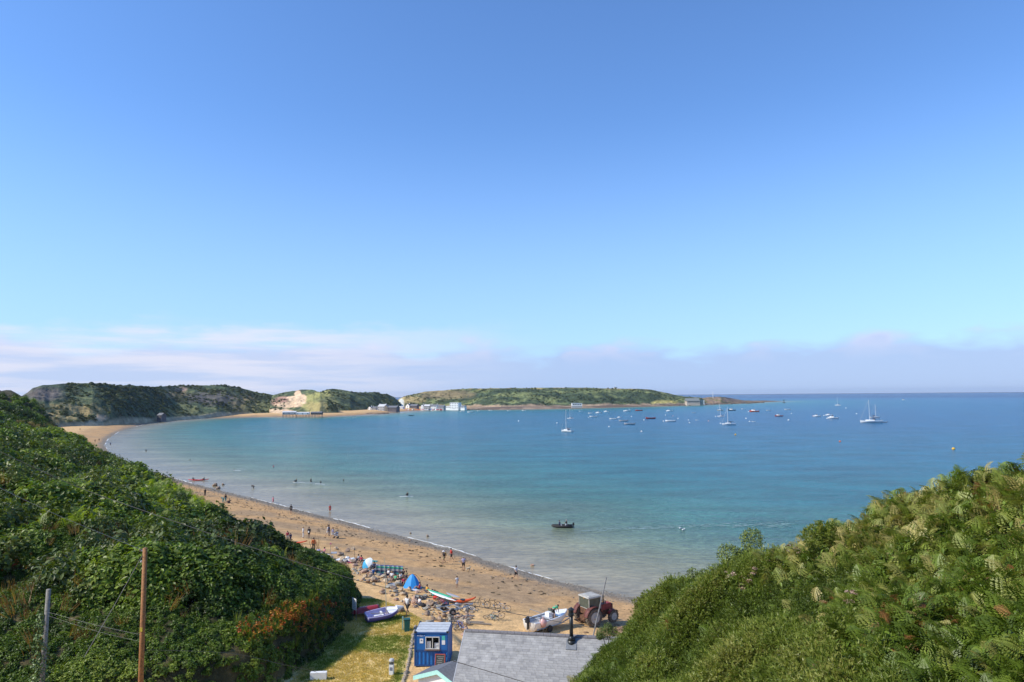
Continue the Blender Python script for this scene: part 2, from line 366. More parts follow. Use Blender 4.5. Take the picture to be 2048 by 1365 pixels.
# ---------------------------------------------------------------- far coast: hills with real depth
def hillrange(name, cols, cover, seed, dfront, depth, back, rows=46, step=1.5, amp=3.0):
    """cols: (px, py of the crest, py of the foot) read along the coast; front slope rises over `depth` metres"""
    pxs = np.arange(cols[0][0], cols[-1][0]+.1, step); cx = [c[0] for c in cols]
    yt = np.interp(pxs, cx, [c[1] for c in cols]); D0 = np.interp(pxs, [d[0] for d in dfront], [d[1] for d in dfront])
    dep = np.interp(pxs, [d[0] for d in depth], [d[1] for d in depth])
    V = np.concatenate([np.linspace(0, 1, rows), 1+np.linspace(.08, 1, 12)])
    PX, VV = np.meshgrid(pxs, V); YT = np.broadcast_to(yt, PX.shape); D0 = np.broadcast_to(D0, PX.shape); DP = np.broadcast_to(dep, PX.shape)
    D = np.where(VV < 1, D0+VV*DP, D0+DP+(VV-1)*back)
    az = np.arctan((PX-1024)/F)
    X = D*np.tan(az); Y = D.copy()
    hor = 789.5-.00873*(PX-1024); top = H+(hor-YT)/F*(D0+DP)*1.0
    v1 = np.clip(VV, 0, 1); gul = (fbm(PX, VV*14, 48, seed)-.5)*.7
    prof = v1**(.75+gul*.9); prof = prof*.93+.07*np.sin(v1*PI/2)
    z = 1.2+(top-1.2)*prof
    z = np.where(VV > 1, top-(VV-1)**1.3*(top*.9), z)
    rise = np.clip(np.minimum(v1*5, (1-v1)*6), 0, 1)
    z = z+((fbm(X, Y, 38, seed+3)-.5)*amp*3.2+(fbm(X, Y, 9, seed+5, 3)-.5)*amp*1.3)*rise
    z = z+(fbm(X, Y, 12, seed+8, 3)-.45)*1.3*(v1 >= .98)
    endf = np.clip(np.minimum((PX-cols[0][0])/6, (cols[-1][0]-PX)/6), 0, 1); z = np.where(endf < 1, z*endf-1.5*(1-endf), z)
    z = np.where(VV < .001, -.5, z)
    PY = hor-(z-H)/D*F
    cov = cover(PX, PY, VV, X, Y)
    cov = np.concatenate([np.clip(cov*1.8, 0, .62), np.ones(PX.shape+(1,))], -1)
    o = tag(grid_mesh(name, X, Y, z, {'cov': cov}, hillmat), kind='structure')
    return o, X, Y, z, PX, PY, VV
hillmat = covermat('hill_cover', .035, .16, .9, 3.0, amt=.42)
scrub = (.035, .050, .026); dark = (.018, .028, .019); grass = (.125, .125, .05); heath = (.16, .12, .065); sandc = (.36, .25, .16); rockc = (.10, .085, .075); ochre = (.22, .165, .07)
def blob(PX, PY, cx, cy, rx, ry, soft=.35, seed=1):
    n = (fbm(PX, PY*2.2, 12, seed)-.5)*.9
    return sstep(1+soft, 1-soft, np.hypot((PX-cx)/rx, (PY-cy)/ry)+n)
def coverA(PX, PY, V, X, Y):
    n = fbm(X+Y*.6, Y*2.6-X*.5, 30, 71); n2 = fbm(X+Y*.6, Y*2.6-X*.5, 9, 73)
    c = np.array(scrub)*np.ones(PX.shape+(3,)); c = lerp3(c, dark, sstep(.42, .6, n)*.9); c = lerp3(c, grass, sstep(.56, .72, n2)*.55)
    c = lerp3(c, (.085, .07, .062), blob(PX, PY, 95, 789, 42, 12, .4)*(1-sstep(110, 140, PX))*.85)
    c = lerp3(c, ochre, blob(PX, PY, 130, 826, 80, 17)*.9); c = lerp3(c, sandc, blob(PX, PY, 205, 836, 14, 6)*.9)
    c = lerp3(c, heath, blob(PX, PY, 352, 784, 24, 12, .4)*.85); c = lerp3(c, (.22, .14, .11), blob(PX, PY, 362, 779, 12, 6)*.7)
    c = lerp3(c, grass, blob(PX, PY, 370, 818, 34, 9)*.8); c = lerp3(c, (.085, .07, .07), blob(PX, PY, 425, 796, 52, 13, .4)*.65)
    c = lerp3(c, heath, blob(PX, PY, 490, 808, 24, 18)*.7); c = lerp3(c, grass, blob(PX, PY, 515, 815, 35, 12)*.6)
    c = lerp3(c, (.22, .19, .13), sstep(.07, .02, V)); return c
def coverB(PX, PY, V, X, Y):
    n = fbm(X+Y*.6, Y*2.6-X*.5, 26, 81); n2 = fbm(X+Y*.6, Y*2.6-X*.5, 8, 83)
    c = np.array(scrub)*np.ones(PX.shape+(3,)); c = lerp3(c, grass, sstep(.48, .68, n2)*.6); c = lerp3(c, dark, sstep(.5, .7, n)*.8)
    c = lerp3(c, (.20, .19, .07), blob(PX, PY, 636, 808, 34, 26, .3)*.9); c = lerp3(c, ochre, blob(PX, PY, 642, 816, 30, 12)*.6)
    c = lerp3(c, (.26, .15, .11), blob(PX, PY, 562, 803, 18, 8)*.8)
    w = blob(PX, PY, 596, 787, 7, 9, .15); w = np.maximum(w, blob(PX, PY, 591, 800, 15, 7, .2)); w = np.maximum(w, blob(PX, PY, 577, 810, 24, 6, .25)); w = np.maximum(w, blob(PX, PY, 607, 798, 6, 9, .3)); w = np.maximum(w, blob(PX, PY, 560, 822, 24, 5, .25))
    c = lerp3(c, sandc, w)
    c = lerp3(c, dark, blob(PX, PY, 650, 800, 24, 6, .3)*sstep(622, 634, PX)*.5); c = lerp3(c, sandc, sstep(.05, .02, V)*.7); return c  # dark blob right of the spur crest: its shaded face painted into the colour
def coverC(PX, PY, V, X, Y):
    n = fbm(X+Y*.6, Y*2.6-X*.5, 40, 91); n2 = fbm(X+Y*.6, Y*2.6-X*.5, 12, 93); g = np.array((.082, .098, .042))*np.ones(PX.shape+(3,))
    g = lerp3(g, scrub, sstep(.40, .58, n)); g = lerp3(g, dark, sstep(.55, .72, n2)*.8); g = lerp3(g, (.13, .14, .055), sstep(.5, .35, n)*sstep(.45, .6, n2)*.8)
    g = lerp3(g, (.24, .18, .08), blob(PX, PY, 822, 800, 26, 8, .3)*.8); g = lerp3(g, heath, blob(PX, PY, 885, 789, 60, 9)*.75)
    g = lerp3(g, (.55, .45, .33), blob(PX, PY, 803, 806, 5, 8, .15)*.9)
    g = lerp3(g, (.30, .25, .08), blob(PX, PY, 1328, 806, 22, 5, .3)*.9)
    g = lerp3(g, (.21, .15, .10), sstep(.10, .03, V+(n2-.5)*.1)); g = lerp3(g, ochre, (V > .93)*sstep(.45, .65, n2)*.8); return g
def coverD(PX, PY, V, X, Y):
    n2 = fbm(X, Y, 9, 97); g = np.array((.17, .115, .075))*np.ones(PX.shape+(3,)); g = lerp3(g, (.10, .095, .04), sstep(.5, .66, n2)); g = lerp3(g, rockc, sstep(.45, .35, n2)*.7); return g
HA = hillrange('hill', [(10, 806), (40, 796), (56, 786), (66, 777), (85, 771), (110, 769), (160, 767), (215, 768.5), (232, 772), (262, 770), (300, 775), (340, 772), (400, 771), (450, 771), (480, 776), (512, 785), (548, 791), (575, 797)],
               coverA, 3, [(10, 430), (100, 480), (150, 505), (210, 535), (300, 640), (400, 745), (500, 835), (575, 870)], [(10, 90), (300, 95), (360, 150), (480, 120), (575, 90)], 260)
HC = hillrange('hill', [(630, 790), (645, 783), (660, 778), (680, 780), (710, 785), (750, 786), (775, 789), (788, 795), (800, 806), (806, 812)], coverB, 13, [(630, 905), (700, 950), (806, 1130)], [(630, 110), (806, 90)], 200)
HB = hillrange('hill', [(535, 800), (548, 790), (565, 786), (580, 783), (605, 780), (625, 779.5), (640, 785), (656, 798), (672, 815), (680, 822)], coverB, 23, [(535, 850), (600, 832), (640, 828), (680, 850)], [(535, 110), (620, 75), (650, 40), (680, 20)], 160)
HD = hillrange('hill', [(784, 812), (792, 803), (800, 797.5), (810, 793), (830, 788), (850, 784), (900, 780), (940, 777.5), (1000, 777), (1100, 776), (1170, 776), (1230, 778), (1270, 778), (1300, 780), (1330, 786), (1350, 791), (1372, 794), (1400, 796), (1412, 806)],
               coverC, 33, [(784, 1190), (860, 1240), (920, 1215), (1000, 1150), (1200, 1200), (1300, 1260), (1412, 1370)], [(784, 110), (1000, 120), (1412, 90)], 260, amp=3.4)
HE = hillrange('rocky_point', [(1385, 803), (1396, 797), (1415, 794.5), (1440, 794), (1456, 796), (1470, 799), (1484, 801), (1498, 802.5), (1512, 803.6), (1530, 804.5)],
               coverD, 43, [(1385, 1410), (1440, 1440), (1530, 1630)], [(1385, 45), (1530, 30)], 60, amp=1.6)

# ---------------------------------------------------------------- plants: prototypes instanced over points ("stuff")
def proto_mesh(name, V, Fc, m, lv):
    me = bpy.data.meshes.new(name); me.from_pydata([tuple(v) for v in V], [], Fc); me.update()
    at = me.attributes.new('leafv', 'FLOAT', 'FACE'); at.data.foreach_set('value', np.array(lv, np.float32))
    me.materials.append(m); o = bpy.data.objects.new(name, me); return o
def clump(name, m, n=80, leaf=.13, r=.55, h=.6, asp=.6, seed=0, up=.3):
    rg = np.random.default_rng(seed); V = []; Fc = []; lv = []
    for i in range(n):
        d = rg.normal(size=3); d[2] = abs(d[2])*.9; d /= np.linalg.norm(d); rad_ = rg.uniform(.62, 1.0)*(1+.25*math.sin(i*1.7))
        c = np.array([d[0]*r*rad_, d[1]*r*rad_, d[2]*h*rad_]); nrm = d+rg.normal(size=3)*.55+np.array([0, 0, up]); nrm /= np.linalg.norm(nrm)
        a = np.cross(nrm, rg.normal(size=3)); a /= np.linalg.norm(a); b = np.cross(nrm, a); s = leaf*rg.uniform(.6, 1.3)
        fold = nrm*s*.18; o = len(V)
        V += [c-a*s, c+b*s*asp+fold, c+a*s*1.1, c-b*s*asp+fold]; Fc += [(o, o+1, o+2), (o, o+2, o+3)]; k = rg.uniform(); lv += [k, k]
    return proto_mesh(name, V, Fc, m, lv)
def frond(name, m, seed=0, ln=1.0, pairs=17):
    rg = np.random.default_rng(seed); V = []; Fc = []; lv = []
    def rp(t): return np.array([0.0, ln*t*(1-.18*t), ln*(.34*math.sin(t*1.5)-.28*t*t*t)])
    V += []; 
    for j in range(12):
        a, b = rp(j/12), rp((j+1)/12); w = .010*(1-j/13); o = len(V)
        V += [a+(-w, 0, 0), a+(w, 0, 0), b+(w*.8, 0, 0), b+(-w*.8, 0, 0)]; Fc.append((o, o+1, o+2, o+3)); lv.append(.9)
    for j in range(pairs):
        t = .16+.82*j/pairs; p = rp(t); L_ = ln*.34*(1-((t-.16)/.86)**1.25)*(.75+.5*min(1, (t-.1)*4))*rg.uniform(.9, 1.08)
        for sd in (-1, 1):
            ang = R(24+rg.uniform(-5, 5)); d = np.array([sd*math.cos(ang), math.sin(ang), -.18+rg.uniform(-.06, .06)])
            w = ln*.040; wv = np.array([0, 1, 0])*w; k = rg.uniform(.3, 1)
            # toothed pinna: a few lobes
            nl = 3
            for q in range(nl):
                u0, u1 = q/nl, (q+.82)/nl; wd = wv*(1-u0*.75); o = len(V)
                V += [p+d*L_*u0-wd*.2, p+d*L_*(u0+.5/nl)-wd*1.0, p+d*L_*u1+wd*.05, p+d*L_*(u0+.55/nl)+wd*1.1]
                Fc.append((o, o+1, o+2, o+3)); lv.append(k*rg.uniform(.8, 1))
    return proto_mesh(name, V, Fc, m, lv)
def gorse(name, m, seed=0, shoots=26, r=.32):
    rg = np.random.default_rng(seed); V = []; Fc = []; lv = []
    for i in range(shoots):
        d = rg.normal(size=3); d[2] = abs(d[2])+.35; d /= np.linalg.norm(d); base = d*r*.25; L_ = r*rg.uniform(.6, 1.1)
        k0 = rg.uniform()
        for j in range(9):
            u = .2+.8*j/9; c = base+d*L_*u; e = d*1.1+rg.normal(size=3)*.75; e /= np.linalg.norm(e); ln = .085*(1.15-u*.5)
            w = np.cross(e, rg.normal(size=3)); w /= np.linalg.norm(w); w *= .011; o = len(V)
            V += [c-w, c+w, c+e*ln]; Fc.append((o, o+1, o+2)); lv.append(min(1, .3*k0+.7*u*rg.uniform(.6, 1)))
    return proto_mesh(name, V, Fc, m, lv)
def gorse_bush(name, m, seed=0, shoots=190, r=.5):
    rg = np.random.default_rng(seed); V = []; Fc = []; lv = []
    for i in range(shoots):
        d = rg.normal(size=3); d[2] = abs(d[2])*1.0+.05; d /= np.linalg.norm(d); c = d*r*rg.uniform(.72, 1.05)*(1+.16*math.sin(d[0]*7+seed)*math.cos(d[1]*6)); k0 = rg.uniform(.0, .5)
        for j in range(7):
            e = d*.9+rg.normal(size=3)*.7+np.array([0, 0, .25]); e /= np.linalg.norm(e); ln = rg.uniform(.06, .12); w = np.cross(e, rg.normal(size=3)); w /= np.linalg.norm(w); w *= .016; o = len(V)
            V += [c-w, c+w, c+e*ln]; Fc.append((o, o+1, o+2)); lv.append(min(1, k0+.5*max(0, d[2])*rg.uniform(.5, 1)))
    return proto_mesh(name, V, Fc, m, lv)
def tuft(name, m, seed=0, n=26, h=.3, r=.14, w=.012):
    rg = np.random.default_rng(seed); V = []; Fc = []; lv = []
    for i in range(n):
        a = rg.uniform(0, 6.28); b = rg.uniform(0, 1)**.5*r; c = np.array([math.cos(a)*b, math.sin(a)*b, 0]); e = np.array([math.cos(a)*.5*rg.uniform(), math.sin(a)*.5*rg.uniform(), 1])*h*rg.uniform(.5, 1.1)
        s_ = np.array([-math.sin(a+i), math.cos(a+i), 0])*w; o = len(V); V += [c-s_, c+s_, c+e*.6+s_*.6, c+e]; Fc.append((o, o+1, o+2, o+3)); lv.append(rg.uniform())
    return proto_mesh(name, V, Fc, m, lv)
def head(name, m, seed=0, n=40, r=.11, stem=.0, flat=.35, leaf=.03):
    rg = np.random.default_rng(seed); V = []; Fc = []; lv = []
    for i in range(n):
        a = rg.uniform(0, 6.28); b = rg.uniform(0, 1)**.5*r; c = np.array([math.cos(a)*b, math.sin(a)*b, stem+flat*r*(1-(b/r)**2)+rg.uniform(-.01, .01)])
        x = rg.normal(size=3); x /= np.linalg.norm(x); y = np.cross(x, [0, 0, 1.]); y /= (np.linalg.norm(y)+1e-6); o = len(V)
        V += [c-x*leaf, c+y*leaf, c+x*leaf, c-y*leaf]; Fc.append((o, o+1, o+2, o+3)); lv.append(rg.uniform())
    return proto_mesh(name, V, Fc, m, lv)

def scatter(name, proto, pts, scale, rot, tint, label=None, group=None):
    """one object: `proto` on every point, by geometry nodes"""
    n = len(pts); me = bpy.data.meshes.new(name); me.vertices.add(n); me.vertices.foreach_set('co', np.asarray(pts, np.float32).ravel())
    def at(k, t, d, f): a_ = me.attributes.new(k, t, 'POINT'); a_.data.foreach_set(f, np.asarray(d, np.float32).ravel())
    at('sc', 'FLOAT_VECTOR', scale, 'vector'); at('ro', 'FLOAT_VECTOR', rot, 'vector'); at('tint', 'FLOAT', tint, 'value')
    o = bpy.data.objects.new(name, me); C.objects.link(o)
    ng = bpy.data.node_groups.new(name, 'GeometryNodeTree'); ng.interface.new_socket('Geometry', in_out='INPUT', socket_type='NodeSocketGeometry'); ng.interface.new_socket('Geometry', in_out='OUTPUT', socket_type='NodeSocketGeometry')
    gi = ng.nodes.new('NodeGroupInput'); go_ = ng.nodes.new('NodeGroupOutput'); io = ng.nodes.new('GeometryNodeInstanceOnPoints'); oi = ng.nodes.new('GeometryNodeObjectInfo'); oi.inputs[0].default_value = proto; oi.inputs['As Instance'].default_value = True
    s1 = ng.nodes.new('GeometryNodeInputNamedAttribute'); s1.data_type = 'FLOAT_VECTOR'; s1.inputs[0].default_value = 'sc'
    s2 = ng.nodes.new('GeometryNodeInputNamedAttribute'); s2.data_type = 'FLOAT_VECTOR'; s2.inputs[0].default_value = 'ro'
    e2r = ng.nodes.new('FunctionNodeEulerToRotation')
    ng.links.new(gi.outputs[0], io.inputs['Points']); ng.links.new(oi.outputs['Geometry'], io.inputs['Instance']); ng.links.new(s1.outputs[0], io.inputs['Scale'])
    ng.links.new(s2.outputs[0], e2r.inputs[0]); ng.links.new(e2r.outputs[0], io.inputs['Rotation']); ng.links.new(io.outputs[0], go_.inputs[0])
    md = o.modifiers.new('scatter', 'NODES'); md.node_group = ng
    tag(o, label, None, group, 'stuff'); return o
def euler_up(n, tilt, rg):     # random heading, leaning up to `tilt`
    return np.stack([rg.uniform(-tilt, tilt, n), rg.uniform(-tilt, tilt, n), rg.uniform(0, 6.283, n)], -1)

m_bram = leafmat('bramble_leaf', [(.028, .046, .008), (.050, .084, .011), (.085, .138, .015), (.14, .20, .02), (.21, .26, .04)], .3)
m_dry = leafmat('dry_grass', [(.10, .09, .03), (.20, .15, .06), (.32, .23, .11), (.40, .28, .14)], .3)
m_gorse = leafmat('gorse_leaf', [(.07, .10, .016), (.125, .165, .026), (.175, .21, .036), (.24, .235, .06)], .3)
m_brack = leafmat('bracken_leaf', [(.065, .10, .010), (.105, .155, .016), (.15, .20, .026), (.21, .225, .05), (.32, .27, .09)], .22)
m_brown = leafmat('dead_bracken', [(.12, .05, .02), (.22, .10, .035), (.30, .17, .06)], .3)
m_orange = leafmat('orange_petal', [(.34, .06, .015), (.48, .14, .025), (.45, .24, .05)], .3)
m_pink = leafmat('pink_petal', [(.30, .20, .15), (.42, .30, .24), (.38, .31, .23)], .25)
m_far = leafmat('far_scrub', [(.07, .085, .034), (.11, .13, .046), (.165, .18, .06), (.22, .21, .08)], .15)

rg = np.random.default_rng(11)
# left hillside: points by distance bands (denser, smaller near)
def hill_points(n, r0, r1, a0, a1, cond):
    r_ = np.sqrt(rg.uniform(r0*r0, r1*r1, n)); t_ = np.radians(rg.uniform(a0, a1, n)); x, y = r_*np.sin(t_), r_*np.cos(t_)
    z, s, sh, sr, l, rt, pl = ground(x, y, full=True); k = cond(x, y, z, sh, sr, l, rt); return x[k], y[k], z[k], sh[k], sr[k]
onleft = lambda x, y, z, sh, sr, l, rt: (sh > -.1) & ~rt
protos = [clump('bramble_clump', m_bram, 95, .115, .55, .62, seed=1), clump('bramble_clump', m_bram, 80, .15, .6, .5, seed=2, up=.8)]
for bi, (n, r0, r1, sz) in enumerate([(22000, 30, 75, .95), (15000, 75, 140, 1.3), (11000, 140, 240, 2.0), (8000, 240, 380, 2.8)]):
    x, y, z, sh, sr = hill_points(n, r0, r1, -41, -4, onleft)
    bush = fbm(x, y, 6.5, 51, 3); green = fbm(x, y, 24, 53, 3)
    size = sz*(.55+1.0*sstep(.35, .7, bush))*rg.uniform(.6, 1.25, len(x)); size = np.minimum(size, .5+sh*.14)
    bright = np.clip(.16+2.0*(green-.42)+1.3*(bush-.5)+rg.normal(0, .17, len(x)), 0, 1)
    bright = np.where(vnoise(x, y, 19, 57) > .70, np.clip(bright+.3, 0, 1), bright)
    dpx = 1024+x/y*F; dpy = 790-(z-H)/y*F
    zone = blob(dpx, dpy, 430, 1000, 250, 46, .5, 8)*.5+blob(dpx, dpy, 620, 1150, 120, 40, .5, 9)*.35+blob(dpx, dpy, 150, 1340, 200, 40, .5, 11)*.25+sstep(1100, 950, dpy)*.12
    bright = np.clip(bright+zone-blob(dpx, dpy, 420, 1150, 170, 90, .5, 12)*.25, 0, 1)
    dryz = (blob(dpx, dpy, 45, 880, 85, 28, .5, 5)+blob(dpx, dpy, 185, 905, 40, 10, .5, 6)+blob(dpx, dpy, 10, 1110, 40, 20, .5, 7)+blob(dpx, dpy, 120, 850, 60, 12, .5, 27)*.8+blob(dpx, dpy, 640, 1128, 60, 8, .5, 28)*.9 > .38)
    zz = z+size*.05+np.maximum((bush-.40)*3.6+(vnoise(x, y, 2.3, 66)-.5)*1.1, -.15)*np.clip(sh/8, 0, 1)
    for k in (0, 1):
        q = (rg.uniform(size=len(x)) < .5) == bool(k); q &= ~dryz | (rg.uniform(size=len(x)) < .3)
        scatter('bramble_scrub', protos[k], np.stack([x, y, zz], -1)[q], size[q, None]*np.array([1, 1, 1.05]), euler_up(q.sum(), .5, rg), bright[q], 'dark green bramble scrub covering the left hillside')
    q = dryz; x2 = x[q]; 
    if q.sum():
        rep = 3; xx = np.repeat(x2, rep)+rg.normal(0, sz*.6, len(x2)*rep); yy = np.repeat(y[q], rep)+rg.normal(0, sz*.6, len(x2)*rep); zg = ground(xx, yy)
        if 'tf' not in globals(): tf = tuft('dry_tuft', m_dry, 3, 34, .55, .3, .03)
        scatter('dry_grass', tf, np.stack([xx, yy, zg], -1), (sz*.9*rg.uniform(.6, 1.3, len(xx)))[:, None]*np.ones(3), euler_up(len(xx), .2, rg), np.clip(rg.normal(.5, .22, len(xx)), 0, 1), 'straw coloured dry grass patch on the left hillside')
# orange montbretia by the lawn's bank
fx = []; 
for cx, cy, n, sp in ((615, 1255, 110, 34), (560, 1262, 70, 34), (650, 1228, 40, 16), (500, 1275, 22, 22), (20, 1140, 12, 26), (600, 1235, 60, 30), (530, 1290, 20, 20)):
    for i in range(n):
        p = G(cx+rg.normal()*sp, cy+rg.normal()*sp*.42); fx.append((p.x, p.y, p.z+rg.uniform(.35, .8)))
fx = np.array(fx); fx = fx[sdist(fx[:, 0], fx[:, 1], hill_poly) > .2]
scatter('orange_flowers', head('flower_head', m_orange, 5, 18, .12, 0, 1.2, .045), fx, rg.uniform(.7, 1.4, len(fx))[:, None]*np.ones(3), euler_up(len(fx), .6, rg), rg.uniform(0, 1, len(fx)), 'orange flowers on the bank beside the lawn')
m_spike = leafmat('montbretia_leaf', [(.08, .13, .02), (.17, .20, .03)], .4)
f2 = fx[::2]+rg.normal(0, .35, fx[::2].shape); f2[:, 2] = ground(f2[:, 0], f2[:, 1])+.35
scatter('flower_leaves', tuft('leaf_tuft', m_spike, 8, 16, .6, .15, .02), f2, rg.uniform(.8, 1.4, len(f2))[:, None]*np.ones(3), euler_up(len(f2), .3, rg), rg.uniform(0, 1, len(f2)), 'sword shaped leaves among the orange flowers')

x, y, z, sh, sr = hill_points(60000, 45, 190, -40, -8, onleft); dpx = 1024+x/y*F; dpy = 790-(z-H)/y*F
zn = blob(dpx, dpy, 430, 1000, 250, 46, .6, 8)+blob(dpx, dpy, 640, 1150, 110, 36, .6, 9)+blob(dpx, dpy, 120, 1040, 120, 22, .6, 15)+blob(dpx, dpy, 240, 1250, 120, 18, .6, 16)*.6
k = (rg.uniform(size=len(x)) < np.clip(zn, 0, 1)*.42) & (sh > 6); n = k.sum(); mb_ = leafmat('hill_bracken_leaf', [(.09, .14, .012), (.15, .21, .018), (.22, .27, .03), (.30, .28, .06)], .4)
scatter('hill_bracken', frond('hill_frond', mb_, 8, 1.0, 11), np.stack([x, y, z+.55+(fbm(x, y, 6.5, 51, 3)-.4)*2.6], -1)[k], (rg.uniform(.8, 1.5, n)*(1+y[k]/160))[:, None]*np.ones(3), np.stack([rg.uniform(.1, 1.1, n), rg.normal(0, .3, n), rg.uniform(0, 6.28, n)], -1), np.clip(rg.normal(.45, .22, n), 0, 1), 'bright green bracken patches on the left hillside')
k = (rg.uniform(size=len(x)) < .018) & (sh > 9) & (y < 150); n = k.sum()
scatter('hawthorn_scrub', clump('shrub_clump', leafmat('shrub_leaf', [(.045, .065, .014), (.08, .11, .022), (.13, .15, .03)], .2), 240, .085, .62, .8, seed=14), np.stack([x, y, z+.2+(fbm(x, y, 6.5, 51, 3)-.4)*3], -1)[k], (rg.uniform(1.1, 2.4, n)*(1+y[k]/260))[:, None]*np.ones(3), euler_up(n, .2, rg), rg.uniform(0, 1, n), 'darker small leaved shrubs standing proud of the brambles')
k = (rg.uniform(size=len(x)) < .04*blob(dpx, dpy, 250, 1100, 330, 200, .8, 17)) & (sh > 3); n = k.sum()
scatter('brown_stems', tuft('stem_tuft', m_brown, 31, 22, 1.0, .35, .012), np.stack([x, y, z+.6+(fbm(x, y, 6.5, 51, 3)-.4)*2.6], -1)[k], rg.uniform(.7, 1.5, n)[:, None]*np.ones(3), euler_up(n, .5, rg), rg.uniform(0, 1, n), 'brown dead stems sticking out of the brambles')

# right hillside: gorse to the left, bracken to the right
onright = lambda x, y, z, sh, sr, l, rt: (sr > -3.5) & (y > 5) & (z < H-.15*y*0+1) & (x > -3)
x, y, z, sh, sr = hill_points(50000, 9, 42, -6, 43, onright)
hum = .5*fbm(x, y, 3.1, 33, 3)+.5*vnoise(x, y, 1.5, 36); px_ = 1024+x/y*F; py_ = 790-(z-H)/y*F
gw = sstep(1760, 1560, px_+(py_-1150)*-.15+(fbm(x, y, 4, 35)-.5)*500)
isg = rg.uniform(size=len(x)) < gw*.55; isb = ~isg & (rg.uniform(size=len(x)) < gw*.30)
lift = (hum-.47)*3.0*np.clip((sr+2.5)/3, 0, 1)
gs = [gorse('gorse_sprig', m_gorse, i) for i in (1, 2)]
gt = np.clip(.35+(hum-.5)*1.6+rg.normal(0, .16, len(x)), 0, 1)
for k in (0, 1):
    q = isg & ((rg.uniform(size=len(x)) < .5) == bool(k))
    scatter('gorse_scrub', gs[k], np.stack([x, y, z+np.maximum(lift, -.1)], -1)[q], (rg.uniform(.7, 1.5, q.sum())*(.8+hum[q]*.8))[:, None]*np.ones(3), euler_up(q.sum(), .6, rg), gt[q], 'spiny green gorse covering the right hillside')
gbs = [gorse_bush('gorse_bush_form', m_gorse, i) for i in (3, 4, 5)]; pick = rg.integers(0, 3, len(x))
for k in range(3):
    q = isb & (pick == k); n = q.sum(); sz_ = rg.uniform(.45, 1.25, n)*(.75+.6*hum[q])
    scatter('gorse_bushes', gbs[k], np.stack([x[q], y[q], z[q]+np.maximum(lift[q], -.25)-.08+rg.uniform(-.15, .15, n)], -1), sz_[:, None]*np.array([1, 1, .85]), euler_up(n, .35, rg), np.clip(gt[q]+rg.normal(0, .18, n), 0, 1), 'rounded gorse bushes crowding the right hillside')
q = ~isg & ~isb & (rg.uniform(size=len(x)) < .78-gw*.5)
fr = [frond('bracken_frond', m_brack, i, .76, 14) for i in (1, 2)]
ripe = np.clip(.20+.42*sstep(15, 24, np.hypot(x, y))*sstep(7, 12, x)+(fbm(x, y, 5, 37)-.5)*.9+rg.normal(0, .25, len(x)), 0, 1)
for k in (0, 1):
    qq = q & ((rg.uniform(size=len(x)) < .5) == bool(k)); n = qq.sum()
    ro = np.stack([rg.uniform(.1, 1.15, n), rg.normal(0, .35, n), rg.uniform(0, 6.283, n)], -1)
    scatter('bracken', fr[k], np.stack([x, y, z+np.maximum(lift, -.1)*.8+.12], -1)[qq], rg.uniform(.6, 1.25, n)[:, None]*np.ones(3), ro, ripe[qq], 'green and yellowing bracken fronds on the right hillside')
qq = (fbm(x, y, 2.2, 39, 3) > .64) & (rg.uniform(size=len(x)) < .28); n = qq.sum()
scatter('dead_bracken', frond('dead_frond', m_brown, 6, .5), np.stack([x, y, z+np.maximum(lift, -.1)+.1], -1)[qq], rg.uniform(.6, 1.1, n)[:, None]*np.ones(3), np.stack([rg.uniform(-.2, 1.2, n), rg.normal(0, .6, n), rg.uniform(0, 6.28, n)], -1), rg.uniform(0, 1, n), 'rusty brown dead fronds among the gorse')
# under-layer of broad leaves filling the gaps
qq = rg.uniform(size=len(x)) < .30; n = qq.sum()
scatter('leafy_undergrowth', clump('undergrowth_clump', m_brack, 60, .05, .28, .25, seed=9), np.stack([x, y, z+np.maximum(lift, -.1)-.05], -1)[qq], rg.uniform(.8, 1.5, n)[:, None]*np.ones(3), euler_up(n, .5, rg), np.clip(rg.normal(.15, .12, n), 0, 1), 'low leafy undergrowth below the gorse and bracken')
# pink flower heads standing out of the gorse
fp = []
for cx, cy, n, sp in ((1490, 1172, 9, 10), (1515, 1122, 8, 9), (1530, 1147, 5, 6), (1588, 1134, 7, 8), (1542, 1117, 4, 6), (1460, 1186, 6, 7), (1508, 1180, 5, 8), (1500, 1132, 4, 8), (1705, 1245, 5, 6), (1650, 1040, 6, 8), (1490, 1200, 3, 5), (1795, 990, 5, 7)):
    for i in range(n):
        p = G(cx+rg.normal()*sp, cy+rg.normal()*sp*.5+14); d_ = ray(cx, cy); fp.append((p.x, p.y, p.z+rg.uniform(.55, .95)))
fp = np.array(fp)
scatter('pink_flower_heads', head('flower_cluster', m_pink, 7, 34, .075), fp, rg.uniform(.7, 1.4, len(fp))[:, None]*np.ones(3), euler_up(len(fp), .35, rg), rg.uniform(0, 1, len(fp)), 'dusty pink flower heads rising from the gorse')

